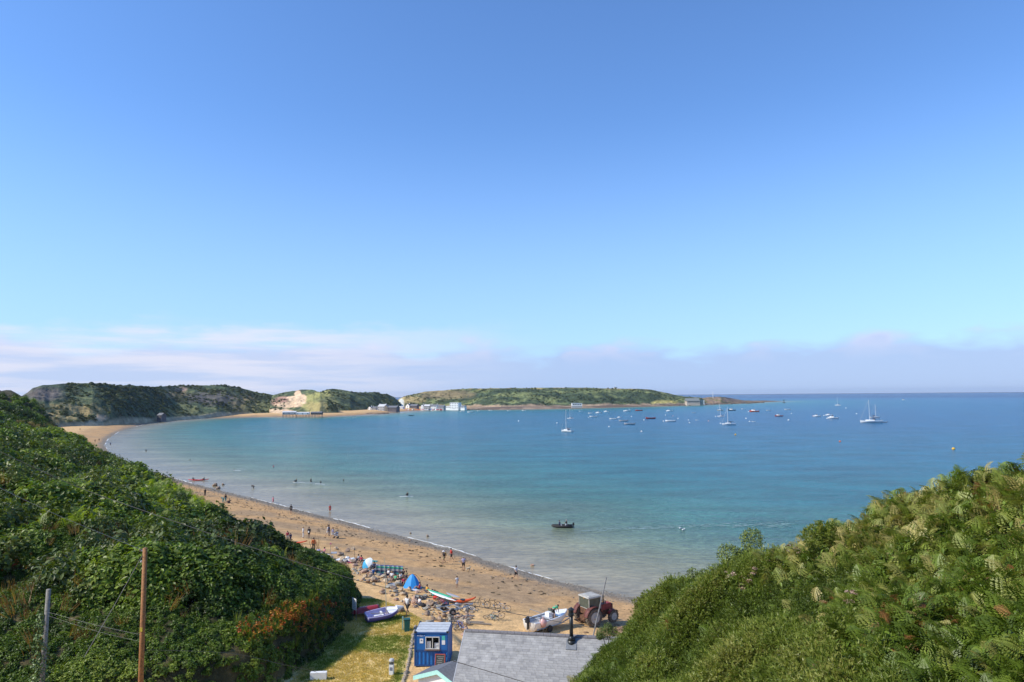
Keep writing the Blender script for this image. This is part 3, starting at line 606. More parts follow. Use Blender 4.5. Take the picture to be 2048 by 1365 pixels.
# far scrub: bushes reading as one mass
fb = clump('far_bush', m_far, 46, .34, .8, .8, asp=.8, seed=12)
for nm, (o, X_, Y_, Z_, PX_, PY_, V_) in zip(('a', 'b', 'c', 'd'), (HA, HB, HC, HD)):
    n = {'a': 5200, 'b': 700, 'c': 1500, 'd': 3300}[nm]; i = rg.integers(0, X_.shape[0], n); j = rg.integers(0, X_.shape[1], n)
    v = V_[i, j]; pp = np.stack([X_[i, j], Y_[i, j], Z_[i, j]], -1); cl = fbm(pp[:, 0]+pp[:, 1]*.6, pp[:, 1]*2.6-pp[:, 0]*.5, 30, 71 if nm == 'a' else 91)
    keep = (v > .06) & (v < 1.05) & (cl > (.43 if nm in 'ac' else .53))
    pxx, pyy = PX_[i, j], PY_[i, j]
    keep &= ~((pxx > 570) & (pxx < 655) & (nm == 'b')); keep &= ~((pxx > 55) & (pxx < 132) & (pyy < 803) & (nm == 'a'))
    pp = pp[keep]; n = len(pp)
    scatter('far_scrub', fb, pp, (rg.uniform(.9, 2.2, n))[:, None]*np.array([1, 1, .62]), euler_up(n, .3, rg), np.clip(.15+(.62-cl[keep])*1.3+rg.normal(0, .14, n), 0, 1), 'dark scrub covering the hills across the bay')
# lawn tufts and pebbles
n = 9000; x = rg.uniform(-15, -7, n); y = rg.uniform(42, 67, n); k = sdist(x, y, lawn) > .2; x, y = x[k], y[k]
m_lawn = leafmat('lawn_blade', [(.17, .21, .04), (.36, .30, .09), (.55, .42, .17)], .35)
scatter('lawn_grass', tuft('lawn_tuft', m_lawn, 4, 18, .09, .16, .016), np.stack([x, y, ground(x, y)], -1), rg.uniform(.6, 1.4, len(x))[:, None]*np.ones(3), euler_up(len(x), .2, rg), np.clip(1-1.1*sstep(.45, .68, fbm(x, y, 3.2, 61))+rg.normal(0, .15, len(x)), 0, 1), 'patchy green and straw coloured grass of the lawn')
m_peb = leafmat('pebble_stone', [(.10, .10, .085), (.17, .155, .13), (.26, .22, .18), (.42, .37, .31)], 0, rough=.8)
pb = MB().ball((0, 0, 0), 1, 7, 4, (1, .8, .5)); pbm = proto_mesh('pebble', pb.v, pb.f, m_peb, [random.random() for _ in pb.f])
near = [p for p in shore if p[1] < 340]; cum = []; 
xs = []; ys = []
for (ax, ay), (bx, by) in zip(near[:-1], near[1:]):
    l = math.hypot(bx-ax, by-ay); n = int(l*(24 if ay < 140 else 11)); t = rg.uniform(0, 1, n); o_ = np.abs(rg.normal(0, 2.2, n))-0.6+rg.exponential(1.2, n)*(rg.uniform(size=n) < .4)*2
    nx, ny = -(by-ay)/l, (bx-ax)/l; 
    xs.append(ax+(bx-ax)*t+nx*o_); ys.append(ay+(by-ay)*t+ny*o_)
x = np.concatenate(xs); y = np.concatenate(ys); s_ = sdist(x, y, land); k = (s_ > -.8) & (s_ < 16); x, y = x[k], y[k]; n = len(x)
scatter('pebbles', pbm, np.stack([x, y, ground(x, y)+.01], -1), (rg.uniform(.03, .12, n)*(1+.5*(y > 140)))[:, None]*np.ones(3), euler_up(n, .4, rg), np.clip(rg.normal(.4, .25, n), 0, 1), 'line of grey and pale pebbles along the water edge')
# foam line where the small waves break
fm = MB(); 
for (ax, ay), (bx, by) in zip(shore[1:-2], shore[2:-1]):
    l = math.hypot(bx-ax, by-ay); k = max(1, int(l/1.6)); nx, ny = (by-ay)/l, -(bx-ax)/l
    if ay > 700: break
    for i in range(k):
        cxp, cyp = ax+(bx-ax)*(i+.5)/k, ay+(by-ay)*(i+.5)/k
        if vnoise(np.array([cxp]), np.array([cyp]), 9 if ay < 150 else 16, 77)[0] < .58: continue
        w = random.uniform(.04, .16)*(1+ay/170); o_ = random.uniform(.1, .5); ex, ey = (bx-ax)/k*.62, (by-ay)/k*.62
        fm.prism([(cxp-ex+nx*o_, cyp-ey+ny*o_), (cxp+nx*(o_-w*.4), cyp+ny*(o_-w*.4)), (cxp+ex+nx*o_, cyp+ey+ny*o_), (cxp+nx*(o_+w), cyp+ny*(o_+w))], .006, .035)
tag(fm.build('foam', mat('foam_white', (.72, .73, .72), .7)), 'thin white foam line where waves meet the beach', kind='stuff')

xs = []; ys = []
for (ax, ay), (bx, by) in zip(near[:-1], near[1:]):
    l = math.hypot(bx-ax, by-ay); n = int(l*3.2); t = rg.uniform(0, 1, n); o_ = rg.normal(7.5, 1.0, n)+3*(rg.uniform(size=n) < .4)*rg.normal(0, 1.5, n); nx, ny = -(by-ay)/l, (bx-ax)/l; xs.append(ax+(bx-ax)*t+nx*o_); ys.append(ay+(by-ay)*t+ny*o_)
x = np.concatenate(xs); y = np.concatenate(ys); k = sdist(x, y, land) > 1; x, y = x[k], y[k]; n = len(x)
m_weed = leafmat('seaweed_frond', [(.03, .03, .012), (.07, .05, .02), (.14, .11, .05)], .1)
scatter('seaweed', clump('weed_clump', m_weed, 14, .09, .14, .05, seed=33), np.stack([x, y, ground(x, y)+.01], -1), rg.uniform(.4, 1.3, n)[:, None]*np.array([1.6, 1, .6]), euler_up(n, .1, rg), rg.uniform(0, 1, n), 'broken line of dark seaweed scraps on the damp sand')
# ---------------------------------------------------------------- near buildings
white = mat('white_paint', (.78, .78, .76), .5, .04); mint = mat('mint_paint', (.40, .72, .66), .5, .05); greyp = mat('grey_metal', (.32, .33, .34), .4, .1, metal=.6)
black = mat('black_plastic', (.02, .02, .022), .45, .2); wood = mat('weathered_wood', (.30, .26, .21), .8, .2, 14, .3); glass = mat('dark_glass', (.03, .04, .045), .12, .1)
steel = mat('galvanised_steel', (.42, .44, .46), .45, .15, metal=.7); rubber = mat('rubber_tyre', (.035, .032, .03), .8, .3); blackiron = mat('black_flue', (.018, .02, .019), .42, .1)

A = Vector((-3.02, 43.0, 9.14)); B = Vector((6.9, 41.27, 9.14)); ud = (B-A).normalized(); nd = Vector((ud.y, -ud.x, 0))  # nd: towards the viewer
SL = R(35); down = nd*math.cos(SL)-Vector((0, 0, 1))*math.sin(SL); upn = nd*math.sin(SL)+Vector((0, 0, 1))*math.cos(SL)
RL = 14.2; RW_ = 5.6
house = thing('beach_house', 'low building with pale grey slate roof and black flue above the beach', 'house', A-Vector((0, 0, 4.9)))
HM = Matrix.Translation(-(A-Vector((0, 0, 4.9)))) @ Matrix(((ud.x, down.x, upn.x, A.x), (ud.y, down.y, upn.y, A.y), (ud.z, down.z, upn.z, A.z), (0, 0, 0, 1)))
HV = Matrix.Translation(-(A-Vector((0, 0, 4.9)))) @ Matrix(((ud.x, nd.x, 0, A.x), (ud.y, nd.y, 0, A.y), (ud.z, nd.z, 1, A.z), (0, 0, 0, 1)))
def pbuild(mb, name, m, parent, smooth=False, M=None, label=None):
    if M is not None: mb.v = [tuple(M @ Vector(v)) for v in mb.v]
    return mb.build(name, m, parent, smooth, label=label)
cw, ch = RW_*math.cos(SL), RW_*math.sin(SL)
w_ = MB(); w_.prism([(.2, -cw+.3), (RL-.2, -cw+.3), (RL-.2, cw-.3), (.2, cw-.3)], -4.9, -ch+.12)
w_.add([(.2, -cw+.3, -ch+.12), (.2, cw-.3, -ch+.12), (.2, 0, -.16), (.35, -cw+.3, -ch+.12), (.35, cw-.3, -ch+.12), (.35, 0, -.16)], [(0, 1, 2), (3, 5, 4), (0, 2, 5, 3), (1, 4, 5, 2)])
pbuild(w_, 'wall', white, house, M=HV)
rf = pbuild(MB().box((RL/2, RW_/2, -.09), (RL, RW_, .10)), 'roof', mat('roof_underlay', (.12, .12, .125), .8), house, M=HM)
bk = MB(); bk.add([(0, 0, -.1), (RL, 0, -.1), (RL, -cw, -ch-.1), (0, -cw, -ch-.1), (0, 0, -.02), (RL, 0, -.02), (RL, -cw, -ch-.02), (0, -cw, -ch-.02)], [(3, 2, 1, 0), (4, 5, 6, 7), (0, 1, 5, 4), (1, 2, 6, 5), (2, 3, 7, 6), (3, 0, 4, 7)])
pbuild(bk, 'back_roof', mat('slate_dark', (.16, .165, .18), .6, .15), house, M=HV)
pbuild(MB().box((-.03, RW_/2, -.06), (.05, RW_, .16)), 'verge_trim', mat('verge_grey', (.40, .41, .43), .5), house, M=HM)
slm = [mat('slate_%s' % w, c, .62, .16, 2.2, .1) for w, c in (('pale', (.33, .32, .305)), ('light', (.36, .35, .33)), ('mid', (.30, .292, .28)), ('grey', (.265, .258, .25)))]
tw, te = .185, .162
tile_me = []
for i in range(4):
    m_ = MB().box((0, 0, 0), (tw*2-.007, te+.03, .012)); me = m_.mesh('tile'); me.materials.append(slm[i]); tile_me.append(me)
tl = []; row = 0
cu = 1143
v = te*.5+.08
while v < RW_-.02:
    u = 0.0
    while u < RL-.05:
        wt_ = random.choice((.20, .26, .32, .36, .42, .50)); wt_ = min(wt_, RL-u); p = HM @ Vector((u+wt_/2, v, .004+.006*random.random())); tl.append((u, v, p, p+house.location, wt_/.37)); u += wt_
    v += te; row += 1
rowrot = Matrix(((-ud.x, down.x, upn.x), (-ud.y, down.y, upn.y), (-ud.z, down.z, upn.z))) @ Matrix.Rotation(.05, 3, 'X')
def inframe(p):
    x = 1024+p.x/p.y*F; y = 790-(p.z-H)/p.y*F; return -20 < x < 1265-(y-1265)*1.4 and y < 1375
vis = [t for t in tl if inframe(t[3])]; vis.sort(key=lambda t: t[3].y)
singles = set(id(t) for t in vis[:300]); rest = MB()
bx = MB().box((0, 0, 0), (tw*2-.007, te+.03, .012))
restm = {i: MB() for i in range(4)}
for t in tl:
    r_ = random.random(); i = 0 if r_ < .45 else 1 if r_ < .70 else 2 if r_ < .93 else 3
    if id(t) in singles:
        o = bpy.data.objects.new('tile', tile_me[i]); C.objects.link(o); o.parent = house; o.location = t[2]; o.rotation_euler = rowrot.to_euler(); o.scale = (t[4], 1, 1)
    else:
        restm[i].add(bx.v, bx.f, Matrix.Translation(t[2]) @ rowrot.to_4x4() @ Matrix.Diagonal((t[4], 1, 1, 1)))
me = bpy.data.meshes.new('tiles'); V = []; Fc = []; MI = []
for i in range(4):
    o_ = len(V); V += restm[i].v; Fc += [tuple(k+o_ for k in f) for f in restm[i].f]; MI += [i]*len(restm[i].f)
me.from_pydata(V, [], Fc); me.polygons.foreach_set('material_index', MI); [me.materials.append(x) for x in slm]; me.update()
o = bpy.data.objects.new('roof_tiles', me); C.objects.link(o); o.parent = house; o['kind'] = 'stuff'
rm = mat('ridge_tile_grey', (.17, .16, .165), .65, .1, 6, .1)
rt = MB(); rt.tube([(0, -.0, 0), (.425, 0, 0)], .13, 10); rtm = rt.mesh('ridge_tile'); rtm.materials.append(rm)
u = 0.0
while u < RL-.2:
    o = bpy.data.objects.new('ridge_tile', rtm); C.objects.link(o); o.parent = house; o.location = HM @ Vector((u+.425, .02, -.03)); o.rotation_euler = Matrix(((-ud.x, nd.x, 0), (-ud.y, nd.y, 0), (-ud.z, nd.z, 1))).to_euler(); u += .44
# flue
def on_roof(px, py):
    d = ray(px, py); o_ = Vector((0, 0, H)); k = (A-o_).dot(upn)/d.dot(upn); return o_+d*k
fp_ = on_roof(1143, 1284)-house.location
fl = MB().tube([fp_-Vector((0, 0, .2)), fp_+Vector((0, 0, .10))], .24, 16).tube([fp_+Vector((0, 0, .10)), fp_+Vector((0, 0, .34))], [.22, .13], 16)
pbuild(fl, 'flue_base', blackiron, house, True)
fl = MB().tube([fp_+Vector((0, 0, .30)), fp_+Vector((0, 0, 1.55))], .11, 16); f_ = pbuild(fl, 'flue_pipe', blackiron, house, True)
fc = MB().tube([fp_+Vector((0, 0, 1.5)), fp_+Vector((0, 0, 1.62))], .17, 16).tube([fp_+Vector((0, 0, 1.66)), fp_+Vector((0, 0, 1.86))], [.15, .15], 12).tube([fp_+Vector((0, 0, 1.86)), fp_+Vector((0, 0, 1.98))], [.21, .04], 14)
pbuild(fc, 'cowl', blackiron, f_)
fl_ = MB().box((0, 0, 0), (.62, .75, .02)); pbuild(fl_, 'flashing', mat('lead_flashing', (.20, .21, .22), .5), house, M=Matrix.Translation(fp_-Vector((0, 0, .0))+(down*.18)+upn*.03) @ rowrot.to_4x4())

# white gabled annex with mint bargeboards
gp = P(879, 1341, 6.35)     # apex
d1 = Vector((.55, .83, 0)).normalized()      # its ridge runs back to the slate roof
sd_ = Vector((d1.y, -d1.x, 0))
an = thing('annex', 'small white gabled annex with mint green bargeboards beside the slate roof', 'building', (gp.x, gp.y, 4.3))
AM = Matrix(((sd_.x, d1.x, 0, 0), (sd_.y, d1.y, 0, 0), (0, 0, 1, gp.z-4.3), (0, 0, 0, 1)))   # local: x across, y back, z from apex
hw, dp, rl = 1.75, .68, 1.6
w_ = MB(); w_.add([(-hw, 0, -dp), (hw, 0, -dp), (0, 0, -.03), (-hw, rl, -dp), (hw, rl, -dp), (0, rl, -.03), (-hw, 0, -2.3), (hw, 0, -2.3), (-hw, rl, -2.3), (hw, rl, -2.3)], [(6, 7, 1, 2, 0), (8, 3, 5, 4, 9), (0, 3, 8, 6), (7, 9, 4, 1)])
pbuild(w_, 'wall', white, an, M=AM)
for sx in (-1, 1):
    e_ = 1.12; r_ = MB(); x1, z1 = sx*hw*e_, -dp*e_
    r_.add([(0, -.22, .02), (x1, -.22, z1+.02), (x1, rl, z1+.02), (0, rl, .02), (0, -.22, .10), (x1, -.22, z1+.10), (x1, rl, z1+.10), (0, rl, .10)], [(0, 1, 2, 3), (7, 6, 5, 4), (0, 4, 5, 1), (1, 5, 6, 2), (2, 6, 7, 3), (3, 7, 4, 0)])
    pbuild(r_, 'roof', mat('felt_roof', (.13, .135, .15), .7, .12, 6, .2), an, M=AM)
    b_ = MB(); b_.add([(0, -.26, -.17), (x1, -.26, z1-.17), (x1, -.225, z1-.17), (0, -.225, -.17), (0, -.26, .09), (x1, -.26, z1+.09), (x1, -.225, z1+.09), (0, -.225, .09)], [(0, 1, 2, 3), (7, 6, 5, 4), (0, 4, 5, 1), (1, 5, 6, 2), (2, 6, 7, 3), (3, 7, 4, 0)])
    pbuild(b_, 'bargeboard', mint, an, M=AM)

# ---- blue container kiosk
blue = mat('container_blue', (.008, .13, .40), .42, .12, 3, .05); blue2 = mat('container_blue_dark', (.006, .07, .24), .45, .1)
kb = P(862, 1335, 4.42); KW, KD, KH = 2.42, 2.25, 2.30
kz = gz(kb.x, kb.y); ko = thing('kiosk', 'blue corrugated container kiosk with a serving window on the lawn edge', 'kiosk', (kb.x+.02, kb.y, kz+.04), R(-2))
w2_ = KW/2
b_ = MB()
for sx in (-1, 1):
    for yy in (.05, KD-.05): b_.box((sx*(w2_-.05), yy, KH/2), (.10, .10, KH))
for zz in (.06, KH-.06):
    b_.box((0, .045, zz), (KW-.2, .08, .12)); b_.box((0, KD-.045, zz), (KW-.2, .08, .12))
    for sx in (-1, 1): b_.box((sx*(w2_-.045), KD/2, zz), (.08, KD-.2, .12))
b_.build('frame', blue2, ko)
for sx in (-1, 1):
    for yy in (.06, KD-.06): MB().box((sx*(w2_-.07), yy, KH+.02), (.15, .16, .10)).build('corner_casting', black, ko)
def corr(x0, x1, z0, z1, y0, n, dep=.045, axis='x', m=blue):
    prof = []
    L_ = (x1-x0)/n
    for i in range(n):
        a = x0+i*L_; prof += [(a, 0), (a+L_*.30, 0), (a+L_*.5, dep), (a+L_*.8, dep)]
    prof.append((x1, 0)); q = MB()
    vs = []
    for z_ in (z0, z1):
        for u_, w__ in prof: vs.append((u_, y0+w__, z_) if axis == 'x' else (y0+w__, u_, z_))
    k = len(prof); q.add(vs, [(i, i+1, k+i+1, k+i) for i in range(k-1)]); return q
panels = [(-1.11, -.60), (-.60, -.08), (-.08, .44), (.44, 1.11)]
for a, b in ((-1.11, -.55), (-.55, 0), (0, .55), (.55, 1.11)):
    corr(a, b, .12, .95, .02, 2).build('panel', blue, ko)
MB().box((0, .05, 1.03), (2.2, .03, .16)).build('panel', blue2, ko)
for a, b in ((-1.11, -.42), (.58, 1.11)): MB().box(((a+b)/2, .045, 1.62), (b-a, .03, 1.02)).build('panel', blue, ko)
MB().box((.08, .045, 2.10), (1.0, .03, .16)).build('panel', blue, ko)
MB().box((.08, .045, 1.12), (1.0, .03, .06)).build('panel', blue, ko)
for sx in (-1, 1):
    corr(.1, KD-.1, .12, KH-.12, sx*(w2_-.06), 7, .04, 'y').build('side_panel', blue, ko)
corr(-1.1, 1.1, .12, KH-.12, KD-.07, 7).build('back_panel', blue, ko)
roofm = mat('container_roof_grey', (.50, .52, .53), .55, .1, 4)
q = MB()
for i in range(4):
    y0 = .06+i*.54
    MB().box((0, y0+.25, KH-.02+.025), (KW-.12, .46, .05)).build('roof_panel', roofm, ko); q.box((0, y0+.51, KH-.01), (KW-.12, .08, .02))
q.build('roof_groove', mat('roof_groove_grey', (.22, .23, .24), .6), ko)
wn = MB(); x0, x1, z0, z1 = -.42, .58, 1.16, 2.01
for a, b, c_, d_ in ((x0, x1, z0, z0+.05), (x0, x1, z1-.05, z1), (x0, x0+.05, z0+.05, z1-.05), (x1-.05, x1, z0+.05, z1-.05), (.06, .11, z0+.05, z1-.05)): wn.box(((a+b)/2, .02, (c_+d_)/2), (b-a, .06, d_-c_))
wo_ = wn.build('window', mat('window_frame_cream', (.66, .64, .58), .5), ko)
MB().box(((x0+x1)/2, .9, (z0+z1)/2), (.96, .02, .85)).build('interior', mat('kiosk_interior', (.05, .045, .035), .8), wo_)
MB().box((-.20, .16, 1.43), (.28, .16, .48)).build('fridge', mat('appliance_white', (.62, .62, .60), .4), wo_)
MB().box((.36, .16, 1.37), (.30, .18, .36)).box((.36, .05, 1.44), (.14, .02, .05)).build('till', mat('appliance_white', (.62, .62, .60), .4), wo_)
MB().box(((x0+x1)/2, -.05, z0-.03), (1.1, .16, .03)).build('counter', mat('counter_brown', (.16, .09, .06), .6), ko)
MB().box((-.70, .018, 1.72), (.25, .012, .32)).build('notice', white, ko, label='white paper notice left of the window')
MB().box((-.70, .010, 1.76), (.12, .004, .10)).build('notice_print', mat('ink_grey', (.2, .22, .28), .6), ko)
MB().box((.86, .018, 1.93), (.23, .012, .29)).build('sign', mat('teal_sign', (.08, .50, .42), .5), ko, label='teal sign right of the window')
MB().box((.86, .018, 1.62), (.23, .012, .30)).build('notice', white, ko, label='white notice below the teal sign')
def text(body, size, m, parent, M, name='lettering'):
    cu_ = bpy.data.curves.new('t', 'FONT'); cu_.body = body; cu_.size = size; cu_.extrude = .003; cu_.resolution_u = 2; to = bpy.data.objects.new('t', cu_); C.objects.link(to)
    dg = bpy.context.evaluated_depsgraph_get(); me = bpy.data.meshes.new_from_object(to.evaluated_get(dg)); bpy.data.objects.remove(to); me.transform(M); me.materials.clear(); me.materials.append(m)
    o = bpy.data.objects.new(name, me); C.objects.link(o); o.parent = parent; return o
wht = mat('lettering_white', (.75, .75, .78), .5)
text('TYHELA 7', .125, wht, ko, Matrix.Translation((-1.02, .022, 2.02)) @ Matrix.Rotation(PI/2, 4, 'X'))
text('2200391', .13, wht, ko, Matrix.Translation((-w2_-.012, .16, 1.15)) @ Matrix.Rotation(-PI/2, 4, 'Z') @ Matrix.Rotation(PI/2, 4, 'X') @ Matrix.Rotation(PI/2, 4, 'Z'))
# chalkboard
cb = thing('chalkboard', 'red framed chalkboard leaning against the blue kiosk front', 'board', (kb.x+.66, kb.y-.42, kz), R(-4))
LM = Matrix.Rotation(R(-12), 4, 'X')
q = MB()
for a, b, c_, d_ in ((-.36, .36, .12, .17), (-.36, .36, .93, .98), (-.36, -.31, .17, .93), (.31, .36, .17, .93), (-.36, -.32, 0, .12), (.32, .36, 0, .12)): q.box(((a+b)/2, 0, (c_+d_)/2), (b-a, .05, d_-c_))
pbuild(q, 'frame', mat('frame_red', (.42, .09, .06), .6), cb, M=LM)
pbuild(MB().box((0, .01, .55), (.62, .02, .76)), 'slate_panel', mat('chalk_panel', (.06, .065, .06), .8, .3, 12), cb, M=LM)
q = MB()
for i in range(5): q.box((random.uniform(-.05, .05), -.004, .80-i*.12), (random.uniform(.25, .5), .004, .025))
pbuild(q, 'chalk_lines', mat('chalk_white', (.35, .36, .34), .9), cb, M=LM)
# kerb of stones between lawn and yard
kmesh = []
for i in range(4):
    bm = bmesh.new(); bmesh.ops.create_icosphere(bm, subdivisions=1, radius=1)
    for v_ in bm.verts: v_.co = Vector((v_.co.x, v_.co.y*.62, v_.co.z*.6))*(1+random.uniform(-.18, .18))
    me = bpy.data.meshes.new('kerb_stone'); bm.to_mesh(me); bm.free(); me.materials.append(mat('kerb_stone_buff', (.40, .33, .25), .9, .3, 6, .3)); kmesh.append(me)
kt = thing('stone_edging', 'row of buff edging stones between the lawn and the yard', 'edging', (-7.5, 50, gz(-7.5, 50)))
yy = 40.5
while yy < 58.5:
    xx = np.interp(yy, [40, 46, 52, 56, 58.5], [-7.0, -7.35, -7.75, -8.1, -8.2])+random.uniform(-.06, .06); s = random.uniform(.13, .24)
    o = bpy.data.objects.new('stone', random.choice(kmesh)); C.objects.link(o); o.parent = kt; o.location = Vector((xx, yy, gz(xx, yy)+s*.25))-kt.location; o.rotation_euler = (0, 0, random.uniform(1.2, 1.9)); o.scale = (s, s, s); yy += s*1.7
# ---- bin, walking-path post, sign posts
green = mat('bin_green', (.01, .13, .11), .5)
p = G(814, 1264); bn_ = thing('litter_bin', 'dark teal litter bin beside the lawn edge behind the kiosk', 'bin', p, .2)
MB().box((0, 0, .45), (.42, .42, .86), taper=1.12).build('bin_body', green, bn_); MB().box((0, .02, .94), (.52, .52, .10)).build('lid', mat('bin_lid', (.008, .08, .07), .5), bn_)
for sx in (-1, 1): MB().tube([(sx*.19, .27, .1), (sx*.23, .27, .1)], .09, 10).build('wheel', rubber, bn_)
p = G(805.5, 1262); MB_ = thing('post', 'pale teal marker post standing beside the litter bin', 'post', p)
MB().box((0, 0, .5), (.09, .09, 1.0)).build('shaft', mat('teal_post', (.30, .48, .46), .6), MB_); MB().box((0, 0, 1.02), (.11, .11, .05)).build('cap', mat('teal_post', (.30, .48, .46), .6), MB_)
p = G(783, 1351); mp_ = thing('donation_post', 'white pillar with a dark domed head on the lawn', 'pillar', p, -.1)
MB().box((0, 0, .34), (.30, .24, .70)).build('pillar_body', white, mp_); MB().box((0, 0, .78), (.26, .2, .20)).build('neck', mat('pillar_dark', (.10, .11, .11), .5), mp_)
MB().lathe([(.17, .88), (.19, .95), (.15, 1.04), (.05, 1.09)], 12).build('head', mat('pillar_pale', (.5, .5, .48), .5), mp_); MB().box((0, -.125, .42), (.2, .006, .22)).build('label_plate', mat('ink_grey', (.2, .22, .28), .6), mp_)
p = G(709, 1240); q0 = p.z; sg = thing('notice_board', 'narrow white notice board on two posts against the hedge', 'sign', (p.x, p.y, q0), R(-48))
for sx in (-1, 1): MB().tube([(sx*.27, 0, 0), (sx*.27, 0, 1.75)], .025, 8).build('post', greyp, sg)
MB().box((0, -.04, 1.32), (.66, .025, .95)).build('board', white, sg)
q = MB()
for i in range(6): q.box((random.uniform(-.06, .06), -.056, 1.66-i*.13), (random.uniform(.3, .5), .004, .05 if i == 0 else .03))
q.build('print_lines', mat('ink_grey', (.2, .22, .28), .6), sg)
p = G(637, 1362); top = Q(637, 1344, p.y); sg = thing('sign_box', 'white box shaped sign with a metal bracket on top, at the lawn foot', 'sign', (p.x, p.y, p.z-.2), R(4))
hh_ = top.z-p.z+.2
MB().box((0, 0, hh_-.32), (1.08, .30, .62)).build('box', white, sg); MB().box((0, -.165, hh_-.60), (1.08, .02, .05)).build('lower_edge', black, sg)
for sx in (-.36, .36): MB().box((sx, 0, (hh_-.63)/2), (.09, .09, hh_-.63)).build('leg', wood, sg)
for sx in (-.3, .3): MB().tube([(sx, 0, hh_-.01), (sx, 0, hh_+.05), (sx+.05, 0, hh_+.08)], .015, 6).build('bracket', greyp, sg)

# ---- poles and wires
def G0(x, y): return Vector((x, y, gz(x, y)))
tp = Q(291, 1097, 37); bp_ = G0(tp.x-.02, 37); up_ = thing('utility_pole', 'tall orange brown timber utility pole with a stay wire', 'pole', bp_)
MB().tube([(0, 0, -.6), (0, 0, (tp.z-bp_.z)*.5), (0, 0, tp.z-bp_.z)], [.145, .13, .115], 14).build('shaft', mat('pole_timber', (.34, .145, .045), .75, .25, 10, .3), up_, True)
MB().tube([(0, 0, tp.z-bp_.z), (0, 0, tp.z-bp_.z+.04)], [.118, .05], 14).build('cap', mat('pole_cap', (.25, .13, .06), .8), up_)
zz = Q(290, 1258, 37).z-bp_.z; MB().box((0, -.142, zz), (.14, .02, .2)).build('plate', mat('warning_yellow', (.55, .42, .04), .5), up_)
zz = tp.z-bp_.z-.12; br = MB().box((-.14, 0, zz), (.12, .08, .05)).build('bracket', steel, up_); MB().lathe([(.03, 0), (.06, .03), (.06, .09), (.03, .12)], 10, c=(-.24, 0, zz-.05)).build('insulator', mat('insulator_brown', (.09, .05, .04), .3), up_)
MB().lathe([(.035, 0), (.05, .05), (.035, .1)], 8, c=(-.18, 0, zz-.62)).build('insulator', mat('insulator_white', (.6, .62, .62), .3), up_)
tq = Q(98, 1179, 39); bq = G0(tq.x-.12, 39); gp_ = thing('old_post', 'weathered grey post half wrapped in ivy among the brambles', 'post', bq)
MB().tube([(-.15, 0, -.4), (0.1, 0, tq.z-bq.z)], [.14, .115], 12).build('shaft', mat('grey_timber', (.24, .225, .19), .85, .25, 9, .3), gp_, True)
iv = MB()
for i in range(1500):
    z_ = random.uniform(0, 1)**.8*(tq.z-bq.z-1.3); a_ = random.uniform(0, 6.28); r_ = .13+random.uniform(0, .55)*(1-z_/(tq.z-bq.z)); c = Vector((-.2+r_*math.cos(a_)*1.2, r_*math.sin(a_), z_)); e = Vector((random.gauss(0, 1), random.gauss(0, 1), random.gauss(0, .6))).normalized()*.07; f2_ = e.cross(Vector((math.cos(a_), math.sin(a_), .3))).normalized()*.06
    iv.add([c-e, c+f2_, c+e, c-f2_], [(0, 1, 2, 3)])
iv.build('ivy', mat('ivy_leaf', (.11, .17, .035), .5, .35, 6), gp_)
def spline(pts, n=60):
    out = []; m = len(pts)
    for i in range(m-1):
        p0 = pts[max(0, i-1)]; p1 = pts[i]; p2 = pts[i+1]; p3 = pts[min(m-1, i+2)]
        for k in range(n//m+2):
            t = k/(n//m+2); out.append(.5*((2*p1)+(p2-p0)*t+(2*p0-5*p1+4*p2-p3)*t*t+(-p0+3*p1-3*p2+p3)*t**3))
    return out+[pts[-1]]
wirem = mat('cable_grey', (.10, .10, .095), .5); wired = mat('cable_dark', (.04, .035, .03), .6); wirel = mat('cable_pale', (.26, .27, .26), .5)
def wire(label, pts, r, m=wirem):
    ps = spline([Q(*p) for p in pts]); o_ = ps[0].copy(); o = MB().tube([p-o_ for p in ps], r, 5).build('overhead_wire', m, loc=o_); return tag(o, label, 'wire')
wire('long sagging cable crossing from the left hillside to the leaning pole by the tractor', [(-30, 890, 58), (150, 972, 58), (285, 1021, 57), (500, 1094, 55), (740, 1168, 53), (1000, 1222, 51), (1192, 1257, 48)], .024, wired)
wire('pale wire running from the utility pole top to the upper left', [(286, 1101, 37), (200, 1066, 36), (100, 1024, 34), (-30, 962, 32)], .011, wirel)
wire('taut stay wire slanting down from the utility pole top into the brambles', [(284, 1112, 36.9), (228, 1212, 36.8), (168, 1315, 36.6)], .017, wirel)
wire('upper thin wire between the ivy post and the utility pole', [(97, 1225, 38.9), (190, 1250, 38), (286, 1271, 37.1)], .006)
wire('lower thin wire between the ivy post and the utility pole', [(97, 1232, 38.9), (190, 1262, 38), (286, 1285, 37.1)], .005)
wire('thin wire from the utility pole to the white sign box', [(292, 1300, 37), (460, 1307, 39.5), (560, 1328, 41.5), (632, 1344, p.y-.05)], .010)
wire('black cable dipping in front of the slate roof', [(905, 1322, 36.5), (970, 1341, 36), (1060, 1368, 35), (1120, 1386, 34)], .018, wired)
